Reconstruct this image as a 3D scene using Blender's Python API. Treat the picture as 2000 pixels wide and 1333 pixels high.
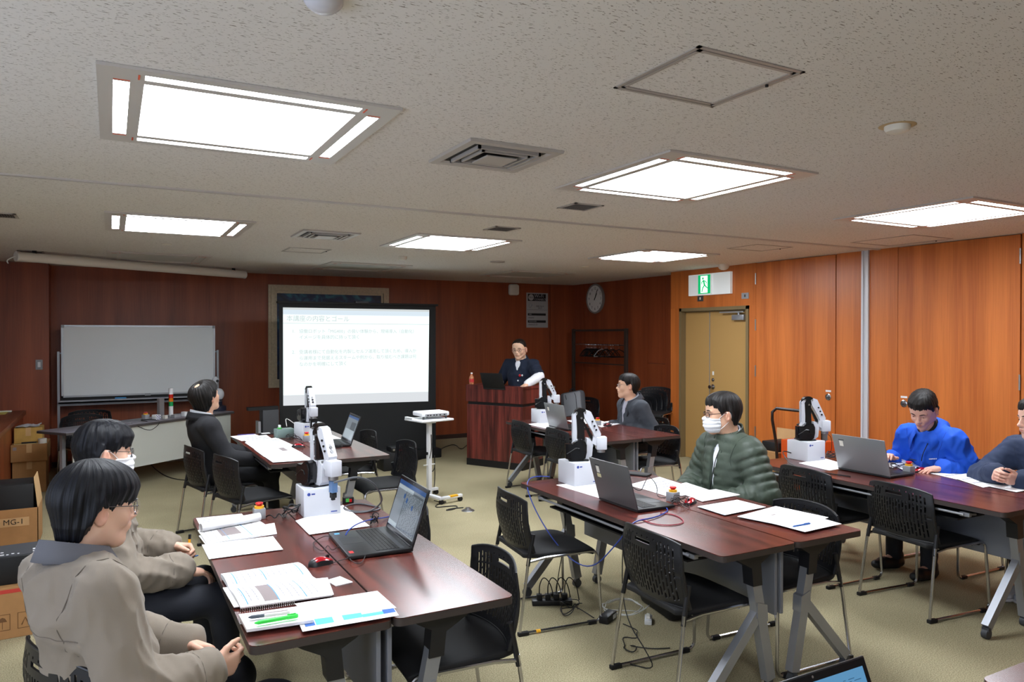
import bpy, bmesh, math, random
import numpy as np
from mathutils import Vector, Matrix

# ------------------------------------------------------------------ camera, world, exposure
SC = bpy.context.scene
for o in list(bpy.data.objects):
    bpy.data.objects.remove(o)
F_PX, YAW, PIT, EYE = 1438.2, math.radians(28.57), math.radians(-0.52), 1.75
cd = bpy.data.cameras.new('camera')
cd.sensor_width = 36.0
cd.lens = F_PX / 2000 * 36.0
cd.clip_start = 0.05
cam = bpy.data.objects.new('camera', cd)
SC.collection.objects.link(cam)
cam.location = (0, 0, EYE)
cam.rotation_euler = (math.pi / 2 + PIT, 0, -YAW)
SC.camera = cam
w = bpy.data.worlds.new('world')
w.use_nodes = True
w.node_tree.nodes['Background'].inputs[0].default_value = (0.75, 0.85, 1.0, 1)
w.node_tree.nodes['Background'].inputs[1].default_value = 0.35
SC.world = w
SC.view_settings.view_transform = 'Standard'
SC.view_settings.look = 'None'
SC.view_settings.exposure = 0.0
SC.view_settings.gamma = 1.0
SC.view_settings.use_curve_mapping = False
SC.cycles.max_bounces = 6
SC.cycles.diffuse_bounces = 4
SC.cycles.glossy_bounces = 3
SC.cycles.transmission_bounces = 6
SC.cycles.caustics_reflective = False
SC.cycles.caustics_refractive = False
SC.cycles.sample_clamp_indirect = 6.0
LAMP = 27.0         # radiance of the lit ceiling panels
COOL_FILL = 85.0          # added cool light from the unseen left side (watts)
def area_light(name, loc, rot, sx, sy, power, col):
    l = bpy.data.lights.new(name, 'AREA')
    l.shape = 'RECTANGLE'; l.size = sx; l.size_y = sy; l.energy = power; l.color = col
    o = bpy.data.objects.new(name, l)
    SC.collection.objects.link(o)
    o.location = loc; o.rotation_euler = rot
    return o
area_light('cool_left_fill', (-2.45, 1.0, 1.5), (0, -math.pi / 2, 0), 1.4, 4.5, COOL_FILL, (0.70, 0.80, 1.0))  # added lamp just inside the left wall, cool light for the foreground

# ------------------------------------------------------------------ helpers
R = math.radians
V = Vector
COL = SC.collection
_f = np.array([math.sin(YAW) * math.cos(PIT), math.cos(YAW) * math.cos(PIT), math.sin(PIT)])
_r = np.array([math.cos(YAW), -math.sin(YAW), 0.0])
_d = np.cross(_f, _r)

def at(u, v, z):
    """point of the plane at height z seen at photo pixel u, v (used to read positions off the photo)"""
    q = _f + _r * (u - 1000) / F_PX + _d * (v - 666.5) / F_PX
    t = (z - EYE) / q[2]
    return float(q[0] * t), float(q[1] * t)

def srgb(c):
    return tuple(((x / 255) / 12.92 if x / 255 <= 0.04045 else ((x / 255 + 0.055) / 1.055) ** 2.4) for x in c)

MATS = {}
def mat(name, c=(128, 128, 128), rough=0.6, metal=0.0, spec=0.5, coat=0.0, noise=None, bump=None, emit=None, trans=0.0, alpha=1.0, sheen=0.0, ior=1.45):
    """c in sRGB 0-255; noise=(scale, amount, (sx,sy,sz)); bump=(scale, strength, (sx,sy,sz))"""
    if name in MATS:
        return MATS[name]
    m = bpy.data.materials.new(name); m.use_nodes = True
    nt = m.node_tree; b = nt.nodes['Principled BSDF']
    rgb = srgb(c)
    b.inputs['Base Color'].default_value = (*rgb, 1)
    b.inputs['Roughness'].default_value = rough
    b.inputs['Metallic'].default_value = metal
    b.inputs['Specular IOR Level'].default_value = spec
    b.inputs['Coat Weight'].default_value = coat
    b.inputs['Sheen Weight'].default_value = sheen
    b.inputs['Transmission Weight'].default_value = trans
    b.inputs['IOR'].default_value = ior
    b.inputs['Alpha'].default_value = alpha
    if emit:
        b.inputs['Emission Color'].default_value = (*srgb(emit[0]), 1)
        b.inputs['Emission Strength'].default_value = emit[1]
    if noise or bump:
        tc = nt.nodes.new('ShaderNodeTexCoord')
    if noise:
        mp = nt.nodes.new('ShaderNodeMapping'); mp.inputs['Scale'].default_value = noise[2] if len(noise) > 2 else (1, 1, 1)
        nz = nt.nodes.new('ShaderNodeTexNoise'); nz.inputs['Scale'].default_value = noise[0]; nz.inputs['Detail'].default_value = 4
        nt.links.new(tc.outputs['Object'], mp.inputs[0]); nt.links.new(mp.outputs[0], nz.inputs['Vector'])
        mx = nt.nodes.new('ShaderNodeMix'); mx.data_type = 'RGBA'
        a = noise[1]
        mx.inputs[6].default_value = (*[x * (1 - a) for x in rgb], 1)
        mx.inputs[7].default_value = (*[min(1, x * (1 + a)) for x in rgb], 1)
        rp = nt.nodes.new('ShaderNodeMapRange'); rp.inputs[1].default_value = 0.3; rp.inputs[2].default_value = 0.7
        nt.links.new(nz.outputs['Fac'], rp.inputs[0]); nt.links.new(rp.outputs[0], mx.inputs[0])
        nt.links.new(mx.outputs[2], b.inputs['Base Color'])
    if bump:
        mp = nt.nodes.new('ShaderNodeMapping'); mp.inputs['Scale'].default_value = bump[2] if len(bump) > 2 else (1, 1, 1)
        nz = nt.nodes.new('ShaderNodeTexNoise'); nz.inputs['Scale'].default_value = bump[0]; nz.inputs['Detail'].default_value = 3
        nt.links.new(tc.outputs['Object'], mp.inputs[0]); nt.links.new(mp.outputs[0], nz.inputs['Vector'])
        bp = nt.nodes.new('ShaderNodeBump'); bp.inputs['Strength'].default_value = bump[1]; bp.inputs['Distance'].default_value = 0.003
        nt.links.new(nz.outputs['Fac'], bp.inputs['Height']); nt.links.new(bp.outputs[0], b.inputs['Normal'])
    MATS[name] = m
    return m

def wood(name, dark, light, grain=(9, 9, 0.5), rough=0.42, coat=0.0, fine=(90, 90, 2.0), spec=0.5, lo=0.5, hi=0.98):
    if name in MATS:
        return MATS[name]
    m = bpy.data.materials.new(name); m.use_nodes = True
    nt = m.node_tree; b = nt.nodes['Principled BSDF']; L = nt.links.new
    tc = nt.nodes.new('ShaderNodeTexCoord')
    outs = []
    for sc, det in ((grain, 5), (fine, 3)):
        mp = nt.nodes.new('ShaderNodeMapping'); mp.inputs['Scale'].default_value = sc
        nz = nt.nodes.new('ShaderNodeTexNoise'); nz.inputs['Scale'].default_value = 1.0; nz.inputs['Detail'].default_value = det
        nz.inputs['Distortion'].default_value = 0.6 if sc is grain else 0.0
        L(tc.outputs['Object'], mp.inputs[0]); L(mp.outputs[0], nz.inputs['Vector']); outs.append(nz.outputs['Fac'])
    ad = nt.nodes.new('ShaderNodeMath'); ad.operation = 'MULTIPLY_ADD'
    L(outs[1], ad.inputs[0]); ad.inputs[1].default_value = 0.45; L(outs[0], ad.inputs[2])
    mr = nt.nodes.new('ShaderNodeMapRange'); mr.inputs[1].default_value = lo; mr.inputs[2].default_value = hi
    L(ad.outputs[0], mr.inputs[0])
    mx = nt.nodes.new('ShaderNodeMix'); mx.data_type = 'RGBA'
    mx.inputs[6].default_value = (*srgb(dark), 1); mx.inputs[7].default_value = (*srgb(light), 1)
    L(mr.outputs[0], mx.inputs[0]); L(mx.outputs[2], b.inputs['Base Color'])
    b.inputs['Roughness'].default_value = rough; b.inputs['Coat Weight'].default_value = coat; b.inputs['Coat Roughness'].default_value = 0.15
    b.inputs['Specular IOR Level'].default_value = spec
    MATS[name] = m
    return m

class MB:
    """collects shapes into one mesh"""
    def __init__(s): s.v = []; s.f = []; s.m = []; s.M = Matrix.Identity(4)
    def add(s, vs, fs, mi=0):
        n = len(s.v)
        s.v += [tuple(s.M @ V(p)) for p in vs]
        s.f += [tuple(i + n for i in f) for f in fs]
        s.m += [mi] * len(fs)
        return s
    def box(s, lo, hi, mi=0, bev=0.0):
        if bev <= 0:
            x0, y0, z0 = lo; x1, y1, z1 = hi
            vs = [(x0, y0, z0), (x1, y0, z0), (x1, y1, z0), (x0, y1, z0), (x0, y0, z1), (x1, y0, z1), (x1, y1, z1), (x0, y1, z1)]
            return s.add(vs, [(0, 3, 2, 1), (4, 5, 6, 7), (0, 1, 5, 4), (1, 2, 6, 5), (2, 3, 7, 6), (3, 0, 4, 7)], mi)
        bm = bmesh.new(); bmesh.ops.create_cube(bm, size=1)
        for v in bm.verts:
            v.co = V([(lo[i] + hi[i]) / 2 + v.co[i] * (hi[i] - lo[i]) for i in range(3)])
        bev = min(bev, min(hi[i] - lo[i] for i in range(3)) * 0.45)
        bmesh.ops.bevel(bm, geom=list(bm.edges) + list(bm.verts), offset=bev, segments=2, affect='EDGES', profile=0.5)
        return s.bm(bm, mi)
    def bm(s, bm, mi=0):
        bm.verts.ensure_lookup_table()
        for i, v in enumerate(bm.verts): v.index = i
        s.add([v.co[:] for v in bm.verts], [[v.index for v in f.verts] for f in bm.faces], mi); bm.free()
        return s
    def cyl(s, a, b, r0, r1=None, n=16, mi=0, cap=True):
        a = V(a); b = V(b); r1 = r0 if r1 is None else r1
        d = (b - a).normalized(); x = d.orthogonal().normalized(); y = d.cross(x)
        vs = []
        for p, r in ((a, r0), (b, r1)):
            vs += [p + x * math.cos(2 * math.pi * i / n) * r + y * math.sin(2 * math.pi * i / n) * r for i in range(n)]
        fs = [(i, (i + 1) % n, n + (i + 1) % n, n + i) for i in range(n)]
        if cap: fs += [tuple(range(n - 1, -1, -1)), tuple(range(n, 2 * n))]
        return s.add(vs, fs, mi)
    def tube(s, pts, r, n=8, mi=0, closed=False, smooth=0):
        P = [V(p) for p in pts]
        for _ in range(smooth):
            Q = [P[0]] if not closed else []
            rng = range(len(P) - 1) if not closed else range(len(P))
            for i in rng:
                a, b = P[i], P[(i + 1) % len(P)]
                Q += [a * 0.75 + b * 0.25, a * 0.25 + b * 0.75]
            if not closed: Q.append(P[-1])
            P = Q
        vs = []; m = len(P); up = None
        for i, p in enumerate(P):
            a = P[i - 1] if i or closed else P[i]; b = P[(i + 1) % m] if i < m - 1 or closed else P[i]
            d = (b - a)
            d = d.normalized() if d.length > 1e-9 else V((0, 0, 1))
            if up is None: up = d.orthogonal().normalized()
            up = (up - d * up.dot(d)); up = up.normalized() if up.length > 1e-6 else d.orthogonal().normalized()
            y = d.cross(up)
            rr = r[i] if isinstance(r, (list, tuple)) else r
            vs += [p + up * math.cos(2 * math.pi * k / n) * rr + y * math.sin(2 * math.pi * k / n) * rr for k in range(n)]
        fs = []
        for i in range(m if closed else m - 1):
            j = (i + 1) % m
            fs += [(i * n + k, i * n + (k + 1) % n, j * n + (k + 1) % n, j * n + k) for k in range(n)]
        if not closed: fs += [tuple(range(n - 1, -1, -1)), tuple(range((m - 1) * n, m * n))]
        return s.add(vs, fs, mi)
    def prism(s, poly, lo, hi, axis='y', mi=0):
        """poly in the two other axes, extruded along axis from lo to hi"""
        def p3(a, b, c): return {'y': (a, c, b), 'x': (c, a, b), 'z': (a, b, c)}[axis]
        n = len(poly)
        vs = [p3(a, b, lo) for a, b in poly] + [p3(a, b, hi) for a, b in poly]
        fs = [tuple(range(n)), tuple(range(2 * n - 1, n - 1, -1))] + [(i, n + i, n + (i + 1) % n, (i + 1) % n) for i in range(n)]
        return s.add(vs, fs, mi)
    def lathe(s, prof, c=(0, 0, 0), n=24, mi=0):
        vs = []; k = len(prof)
        for i in range(n):
            a = 2 * math.pi * i / n
            vs += [(c[0] + r * math.cos(a), c[1] + r * math.sin(a), c[2] + z) for r, z in prof]
        fs = []
        for i in range(n):
            j = (i + 1) % n
            fs += [(i * k + t, j * k + t, j * k + t + 1, i * k + t + 1) for t in range(k - 1)]
        return s.add(vs, fs, mi)
    def ball(s, c, r, n=12, mi=0):
        rx, ry, rz = (r, r, r) if not isinstance(r, (tuple, list)) else r
        m = n; vs = []; fs = []
        for i in range(n + 1):
            th = math.pi * i / n
            for j in range(m):
                ph = 2 * math.pi * j / m
                vs.append((c[0] + rx * math.sin(th) * math.cos(ph), c[1] + ry * math.sin(th) * math.sin(ph), c[2] + rz * math.cos(th)))
        for i in range(n):
            for j in range(m):
                fs.append((i * m + j, (i + 1) * m + j, (i + 1) * m + (j + 1) % m, i * m + (j + 1) % m))
        return s.add(vs, fs, mi)
    def build(s, name, mats, parent=None, smooth=35, fixn=True, label=None):
        me = bpy.data.meshes.new(name)
        me.from_pydata(s.v, [], s.f)
        if not isinstance(mats, (list, tuple)): mats = [mats]
        for m in mats: me.materials.append(m)
        me.polygons.foreach_set('material_index', s.m)
        if fixn or smooth:
            bm = bmesh.new(); bm.from_mesh(me)
            bmesh.ops.remove_doubles(bm, verts=bm.verts, dist=1e-6)
            if fixn: bmesh.ops.recalc_face_normals(bm, faces=bm.faces)
            bm.to_mesh(me); bm.free()
        if smooth:
            me.shade_smooth(); me.set_sharp_from_angle(angle=R(smooth))
        o = bpy.data.objects.new(name, me); COL.objects.link(o)
        if parent is not None: o.parent = parent
        if label: o['label'] = label
        return o

def tag(o, label, cat, group=None, kind=None):
    o['label'] = label; o['category'] = cat
    if group: o['group'] = group
    if kind: o['kind'] = kind
    return o
def struct(o):
    o['kind'] = 'structure'; return o
def thing(name, label, cat, loc=(0, 0, 0), rz=0.0, group=None):
    o = bpy.data.objects.new(name, None); COL.objects.link(o)
    o.empty_display_size = 0.1
    o.location = loc; o.rotation_euler = (0, 0, rz)
    return tag(o, label, cat, group)
def dup(root, loc=None, rz=None, label=None, group=None):
    def rec(o, par):
        c = o.copy(); COL.objects.link(c)
        if par is not None:
            c.parent = par
        for ch in KIDS.get(o.name, []) or [k for k in o.children]:
            rec(ch, c)
        return c
    r = rec(root, None)
    if loc is not None: r.location = loc
    if rz is not None: r.rotation_euler = (0, 0, rz)
    if label: r['label'] = label
    if group: r['group'] = group
    return r
KIDS = {}
def text(body, size, mat_, parent, M, name='lettering', align='LEFT', extrude=0.0004, sx=1.0):
    """real lettering as a thin mesh, M places its x-right y-up plane"""
    cu = bpy.data.curves.new(name, 'FONT'); cu.body = body; cu.size = size; cu.align_x = align; cu.align_y = 'CENTER'; cu.extrude = extrude
    cu.resolution_u = 2
    o = bpy.data.objects.new(name + '_curve', cu); COL.objects.link(o)
    bpy.context.view_layer.update()
    me = bpy.data.meshes.new_from_object(o.evaluated_get(bpy.context.evaluated_depsgraph_get()))
    bpy.data.objects.remove(o)
    me.name = name
    me.materials.clear(); me.materials.append(mat_)
    me.transform(M @ Matrix.Diagonal((sx, 1, 1, 1)))
    r = bpy.data.objects.new(name, me); COL.objects.link(r)
    if parent is not None: r.parent = parent
    return r
def frame(o, x, y):
    """matrix whose x axis is x, y axis is y, z their cross, at o"""
    x = V(x).normalized(); y = V(y).normalized(); z = x.cross(y)
    return Matrix(((x.x, y.x, z.x, o[0]), (x.y, y.y, z.y, o[1]), (x.z, y.z, z.z, o[2]), (0, 0, 0, 1)))

# materials
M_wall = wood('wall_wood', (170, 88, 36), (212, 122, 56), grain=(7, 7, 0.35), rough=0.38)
M_walld = wood('wall_wood_shaded', (120, 54, 28), (160, 80, 44), grain=(5, 5, 0.3), rough=0.4)  # same wood, darker: the dimness at the back is put into its colour
M_top = wood('mahogany_top', (54, 23, 20), (114, 52, 42), grain=(20, 1.5, 20), rough=0.25, fine=(150, 6, 150), spec=0.85, lo=0.54, hi=0.98)
M_edge = mat('dark_edge', (60, 52, 50), 0.45)
M_lect = wood('lectern_wood', (56, 22, 22), (128, 58, 50), grain=(16, 16, 0.9), rough=0.3, fine=(120, 120, 4), lo=0.56, hi=0.94)
M_silver = mat('silver_paint', (150, 152, 158), 0.38, 0.55)
M_panel = mat('grey_panel', (120, 122, 130), 0.5)
M_blackpl = mat('black_plastic', (24, 24, 27), 0.42)
M_black = mat('matt_black', (16, 16, 18), 0.6)
M_seat = mat('black_upholstery', (26, 26, 28), 0.75, bump=(400, 0.15))
M_chrome = mat('chrome', (190, 190, 195), 0.22, 1.0)
M_steel = mat('brushed_steel', (165, 165, 165), 0.35, 0.9)
M_white = mat('white_plastic', (232, 233, 236), 0.35)
M_paper = mat('paper', (244, 244, 246), 0.7)
M_ink = mat('print_grey', (160, 160, 166), 0.7)
M_inkd = mat('print_dark', (138, 126, 126), 0.7)
M_blue = mat('print_blue', (84, 150, 205), 0.6)
M_red = mat('red_plastic', (200, 30, 35), 0.3)
M_yel = mat('yellow_plastic', (245, 180, 40), 0.4)
M_grey = mat('grey_plastic', (150, 151, 155), 0.45)
M_card = mat('cardboard', (168, 124, 78), 0.8, noise=(9, 0.08))
M_cardl = mat('cardboard_light', (196, 158, 112), 0.8, noise=(9, 0.06))
M_alu = mat('aluminium', (178, 180, 186), 0.35, 0.7)
M_darkgrey = mat('dark_grey', (60, 62, 66), 0.5)
M_glass = mat('glass', (255, 255, 255), 0.02, 0, trans=1.0, ior=1.1)

# ------------------------------------------------------------------ room shell
CEIL = 2.65
def ceiling_mat():
    m = bpy.data.materials.new('ceiling_board'); m.use_nodes = True
    nt = m.node_tree; b = nt.nodes['Principled BSDF']; L = nt.links.new
    b.inputs['Roughness'].default_value = 0.95; b.inputs['Specular IOR Level'].default_value = 0.1
    tc = nt.nodes.new('ShaderNodeTexCoord'); prev = None
    for k, (sc, rot, th) in enumerate((((30, 150, 1), 0.10, 0.70), ((60, 150, 1), 0.6, 0.715), ((50, 170, 1), -0.5, 0.71))):
        mp = nt.nodes.new('ShaderNodeMapping'); mp.inputs['Scale'].default_value = sc; mp.inputs['Rotation'].default_value = (0, 0, rot); mp.inputs['Location'].default_value = (k * 7.3, k * 3.1, 0)
        nz = nt.nodes.new('ShaderNodeTexNoise'); nz.noise_dimensions = '2D'; nz.inputs['Scale'].default_value = 1; nz.inputs['Detail'].default_value = 1.5
        L(tc.outputs['Object'], mp.inputs[0]); L(mp.outputs[0], nz.inputs['Vector'])
        mr = nt.nodes.new('ShaderNodeMapRange'); mr.inputs[1].default_value = th; mr.inputs[2].default_value = th + 0.05; L(nz.outputs['Fac'], mr.inputs[0])
        if prev is None: prev = mr.outputs[0]
        else:
            mx = nt.nodes.new('ShaderNodeMath'); mx.operation = 'MAXIMUM'; L(prev, mx.inputs[0]); L(mr.outputs[0], mx.inputs[1]); prev = mx.outputs[0]
    mx = nt.nodes.new('ShaderNodeMix'); mx.data_type = 'RGBA'
    mx.inputs[6].default_value = (*srgb((232, 230, 230)), 1); mx.inputs[7].default_value = (*srgb((150, 142, 136)), 1)
    L(prev, mx.inputs[0])
    big = nt.nodes.new('ShaderNodeTexNoise'); big.inputs['Scale'].default_value = 0.7; L(tc.outputs['Object'], big.inputs['Vector'])
    m2 = nt.nodes.new('ShaderNodeMix'); m2.data_type = 'RGBA'; m2.blend_type = 'MULTIPLY'; m2.inputs[7].default_value = (0.90, 0.88, 0.84, 1)
    L(big.outputs['Fac'], m2.inputs[0]); L(mx.outputs[2], m2.inputs[6]); L(m2.outputs[2], b.inputs['Base Color'])
    bp = nt.nodes.new('ShaderNodeBump'); bp.inputs['Strength'].default_value = 0.5; bp.inputs['Distance'].default_value = 0.002; bp.invert = True
    L(prev, bp.inputs['Height']); L(bp.outputs[0], b.inputs['Normal'])
    return m
M_ceil = ceiling_mat()
def carpet_mat():
    m = bpy.data.materials.new('carpet'); m.use_nodes = True
    nt = m.node_tree; b = nt.nodes['Principled BSDF']; L = nt.links.new
    b.inputs['Roughness'].default_value = 0.95; b.inputs['Specular IOR Level'].default_value = 0.08
    tc = nt.nodes.new('ShaderNodeTexCoord')
    n1 = nt.nodes.new('ShaderNodeTexNoise'); n1.inputs['Scale'].default_value = 170; n1.inputs['Detail'].default_value = 2
    n2 = nt.nodes.new('ShaderNodeTexNoise'); n2.inputs['Scale'].default_value = 1.3; n2.inputs['Detail'].default_value = 5
    L(tc.outputs['Object'], n1.inputs['Vector']); L(tc.outputs['Object'], n2.inputs['Vector'])
    mx = nt.nodes.new('ShaderNodeMix'); mx.data_type = 'RGBA'
    mx.inputs[6].default_value = (*srgb((126, 117, 90)), 1); mx.inputs[7].default_value = (*srgb((190, 179, 146)), 1)
    mr = nt.nodes.new('ShaderNodeMapRange'); mr.inputs[1].default_value = 0.3; mr.inputs[2].default_value = 0.7; L(n1.outputs['Fac'], mr.inputs[0]); L(mr.outputs[0], mx.inputs[0])
    m2 = nt.nodes.new('ShaderNodeMix'); m2.data_type = 'RGBA'; m2.blend_type = 'MULTIPLY'; m2.inputs[7].default_value = (0.80, 0.80, 0.78, 1)
    mr2 = nt.nodes.new('ShaderNodeMapRange'); mr2.inputs[1].default_value = 0.42; mr2.inputs[2].default_value = 0.72; L(n2.outputs['Fac'], mr2.inputs[0])
    L(mr2.outputs[0], m2.inputs[0]); L(mx.outputs[2], m2.inputs[6]); L(m2.outputs[2], b.inputs['Base Color'])
    bp = nt.nodes.new('ShaderNodeBump'); bp.inputs['Strength'].default_value = 0.35; bp.inputs['Distance'].default_value = 0.004
    L(n1.outputs['Fac'], bp.inputs['Height']); L(bp.outputs[0], b.inputs['Normal'])
    return m
M_carpet = carpet_mat()
def sbox(name, lo, hi, m, parent=None, bev=0):
    o = MB().box((0, 0, 0), [hi[i] - lo[i] for i in range(3)], bev=bev).build(name, m, smooth=30)
    o.location = lo
    if parent is not None: o.parent = parent; return o
    return struct(o)
XL, YB, XR, YF = -2.6, -3.0, 7.13, 11.35
sbox('floor', (XL - 0.1, YB - 0.1, -0.1), (7.6, YF + 0.1, 0), M_carpet)
sbox('ceiling', (XL - 0.1, YB - 0.1, CEIL), (7.6, YF + 0.1, CEIL + 0.1), M_ceil)
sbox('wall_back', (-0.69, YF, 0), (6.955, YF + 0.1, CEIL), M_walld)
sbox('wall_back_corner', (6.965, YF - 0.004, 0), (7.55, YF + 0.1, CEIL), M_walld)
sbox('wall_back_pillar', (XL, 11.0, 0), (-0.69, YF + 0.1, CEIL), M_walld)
M_plain = mat('painted_wall', (196, 190, 180), 0.9)
# rear and left walls (behind the camera), the left one with a window added for the cool light
sbox('wall_rear', (XL - 0.1, YB - 0.1, 0), (7.6, YB, CEIL), M_plain)
wl = MB()
wl.box((XL - 0.1, YB, 0), (XL, YF, 0.8)).box((XL - 0.1, YB, 2.2), (XL, YF, CEIL)).box((XL - 0.1, YB, 0.8), (XL, -1.3, 2.2)).box((XL - 0.1, 3.3, 0.8), (XL, YF, 2.2))
struct(wl.build('wall_left', M_plain, smooth=0))
wf = MB()
for y in (-1.3, 0.22, 1.74, 3.26): wf.box((XL - 0.08, y, 0.8), (XL - 0.03, y + 0.04, 2.2))
for z_ in (0.8, 2.16): wf.box((XL - 0.08, -1.3, z_), (XL - 0.03, 3.3, z_ + 0.04))
struct(wf.build('added_window_1', M_alu, smooth=0))
# wall beside the door, cupboard fronts and posts: every board is a board of its own
G = 0.004
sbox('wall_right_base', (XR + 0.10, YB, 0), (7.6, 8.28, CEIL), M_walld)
def board(name, y0, y1, z0=0.0, z1=CEIL, x=XR, m=None):
    return sbox(name, (x, y0 + G / 2, z0), (x + 0.10, y1 - G / 2, z1), m or M_wall)
board('wall_right_header', 6.675, 8.28, 2.118)
board('wall_right_jamb', 6.675, 6.785, 0, 2.118)
board('wall_right_end', 8.085, 8.28, 0, 2.118)
board('wall_right_pilaster', 5.18, 5.505)
board('wall_right_panel', 4.77, 5.098)
board('wall_right_panel', 0.6, 3.595)
board('wall_right_panel', YB, 0.6)
M_post = mat('post_aluminium', (212, 212, 216), 0.4, 0.15)
sbox('trim_1', (XR - 0.02, 5.098, 0), (XR + 0.05, 5.118, CEIL), M_post)
sbox('trim_2', (XR - 0.02, 5.160, 0), (XR + 0.05, 5.180, CEIL), M_post)
sbox('trim_3', (XR - 0.005, 5.118, 0), (XR + 0.05, 5.160, CEIL), M_post)
def cup_door(n, y0, y1, knob_y, hinge_y, hz, label_sign=True):
    d = sbox('door_%d' % n, (XR - 0.004, y0, 0.02), (XR + 0.09, y1, CEIL - 0.006), M_wall)
    k = MB(); ky = knob_y - y0
    k.M = Matrix.Translation((0, ky, 1.02)) @ Matrix.Rotation(-math.pi / 2, 4, 'Y')
    k.lathe([(0, 0.0), (0.037, 0.0), (0.037, 0.006), (0.03, 0.009), (0.027, 0.004), (0.02, 0.004), (0.018, 0.012), (0, 0.014)], n=28)
    k.build('ring_pull', M_chrome, d, label='round chrome recessed pull')
    MB().box((-0.003, ky - 0.035, 1.078), (0.0, ky + 0.035, 1.098)).build('name_plate', M_white, d, smooth=0)
    for h in hz:
        hh = MB(); hh.cyl((-0.006, hinge_y - y0, h - 0.07), (-0.006, hinge_y - y0, h + 0.07), 0.008, n=10)
        hh.build('hinge', M_steel, d)
    return d
cup_door(2, 5.512, 6.670, 5.60, 6.672, (2.43, 1.85, 1.27, 0.5))
cup_door(3, 3.605, 4.765, 4.695, 3.603, (2.43, 1.30, 0.5))
# recessed rear part of the right wall
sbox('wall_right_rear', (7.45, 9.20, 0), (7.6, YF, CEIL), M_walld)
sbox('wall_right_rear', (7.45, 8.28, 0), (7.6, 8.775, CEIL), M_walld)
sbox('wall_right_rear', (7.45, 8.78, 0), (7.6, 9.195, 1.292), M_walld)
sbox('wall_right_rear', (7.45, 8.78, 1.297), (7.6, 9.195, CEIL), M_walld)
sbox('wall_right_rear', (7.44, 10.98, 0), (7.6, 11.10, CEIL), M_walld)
M_base = mat('baseboard_brown', (52, 30, 22), 0.5)
sbox('baseboard_back', (-0.69, YF - 0.012, 0), (7.45, YF, 0.07), M_base)
sbox('baseboard_right', (7.438, 8.28, 0), (7.45, YF, 0.07), M_base)
# double door
M_door = mat('door_beige', (178, 140, 84), 0.55, bump=(60, 0.1))
M_frame = mat('door_frame_bronze', (128, 110, 78), 0.45, 0.1)
df = MB()
df.box((7.115, 6.785, 0), (7.24, 6.830, 2.118)).box((7.115, 8.04, 0), (7.24, 8.085, 2.118)).box((7.115, 6.785, 2.073), (7.24, 8.085, 2.118))
df.box((7.19, 6.83, 2.06), (7.24, 8.04, 2.073))
struct(df.build('door_1_frame', M_frame, smooth=0))
d1 = sbox('door_1', (7.20, 6.832, 0.005), (7.235, 7.560, 2.06), M_door)
sbox('door_4', (7.20, 7.566, 0.005), (7.235, 8.038, 2.06), M_door)
MB().box((-0.006, 0.722, 0), (0.0, 0.732, 2.055)).build('astragal', M_alu, d1, smooth=0)
k = MB(); k.M = Matrix.Translation((0, 0.66, 1.03)) @ Matrix.Rotation(-math.pi / 2, 4, 'Y')
k.lathe([(0, 0), (0.034, 0), (0.034, 0.008), (0.014, 0.012), (0.014, 0.035), (0.026, 0.04), (0.03, 0.055), (0.024, 0.07), (0, 0.074)])
k.build('door_knob', M_chrome, d1)
k = MB(); k.M = Matrix.Translation((0, 0.66, 1.125)) @ Matrix.Rotation(-math.pi / 2, 4, 'Y')
k.lathe([(0, 0), (0.024, 0), (0.024, 0.008), (0.01, 0.01), (0.01, 0.022), (0, 0.022)]); k.build('lock', M_chrome, d1)
MB().box((-0.002, 0.645, 1.19), (0, 0.675, 1.24)).build('door_sticker', M_white, d1, smooth=0)
cl = MB(); cl.box((-0.06, 0.06, 1.93), (0, 0.27, 2.0), bev=0.006)
cl.box((-0.075, 0.05, 2.028), (-0.055, 0.47, 2.045)); cl.cyl((-0.05, 0.15, 2.0), (-0.05, 0.15, 2.04), 0.015); cl.box((-0.07, 0.13, 2.02), (-0.05, 0.16, 2.04))
cl.build('door_closer', M_alu, d1)

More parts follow.
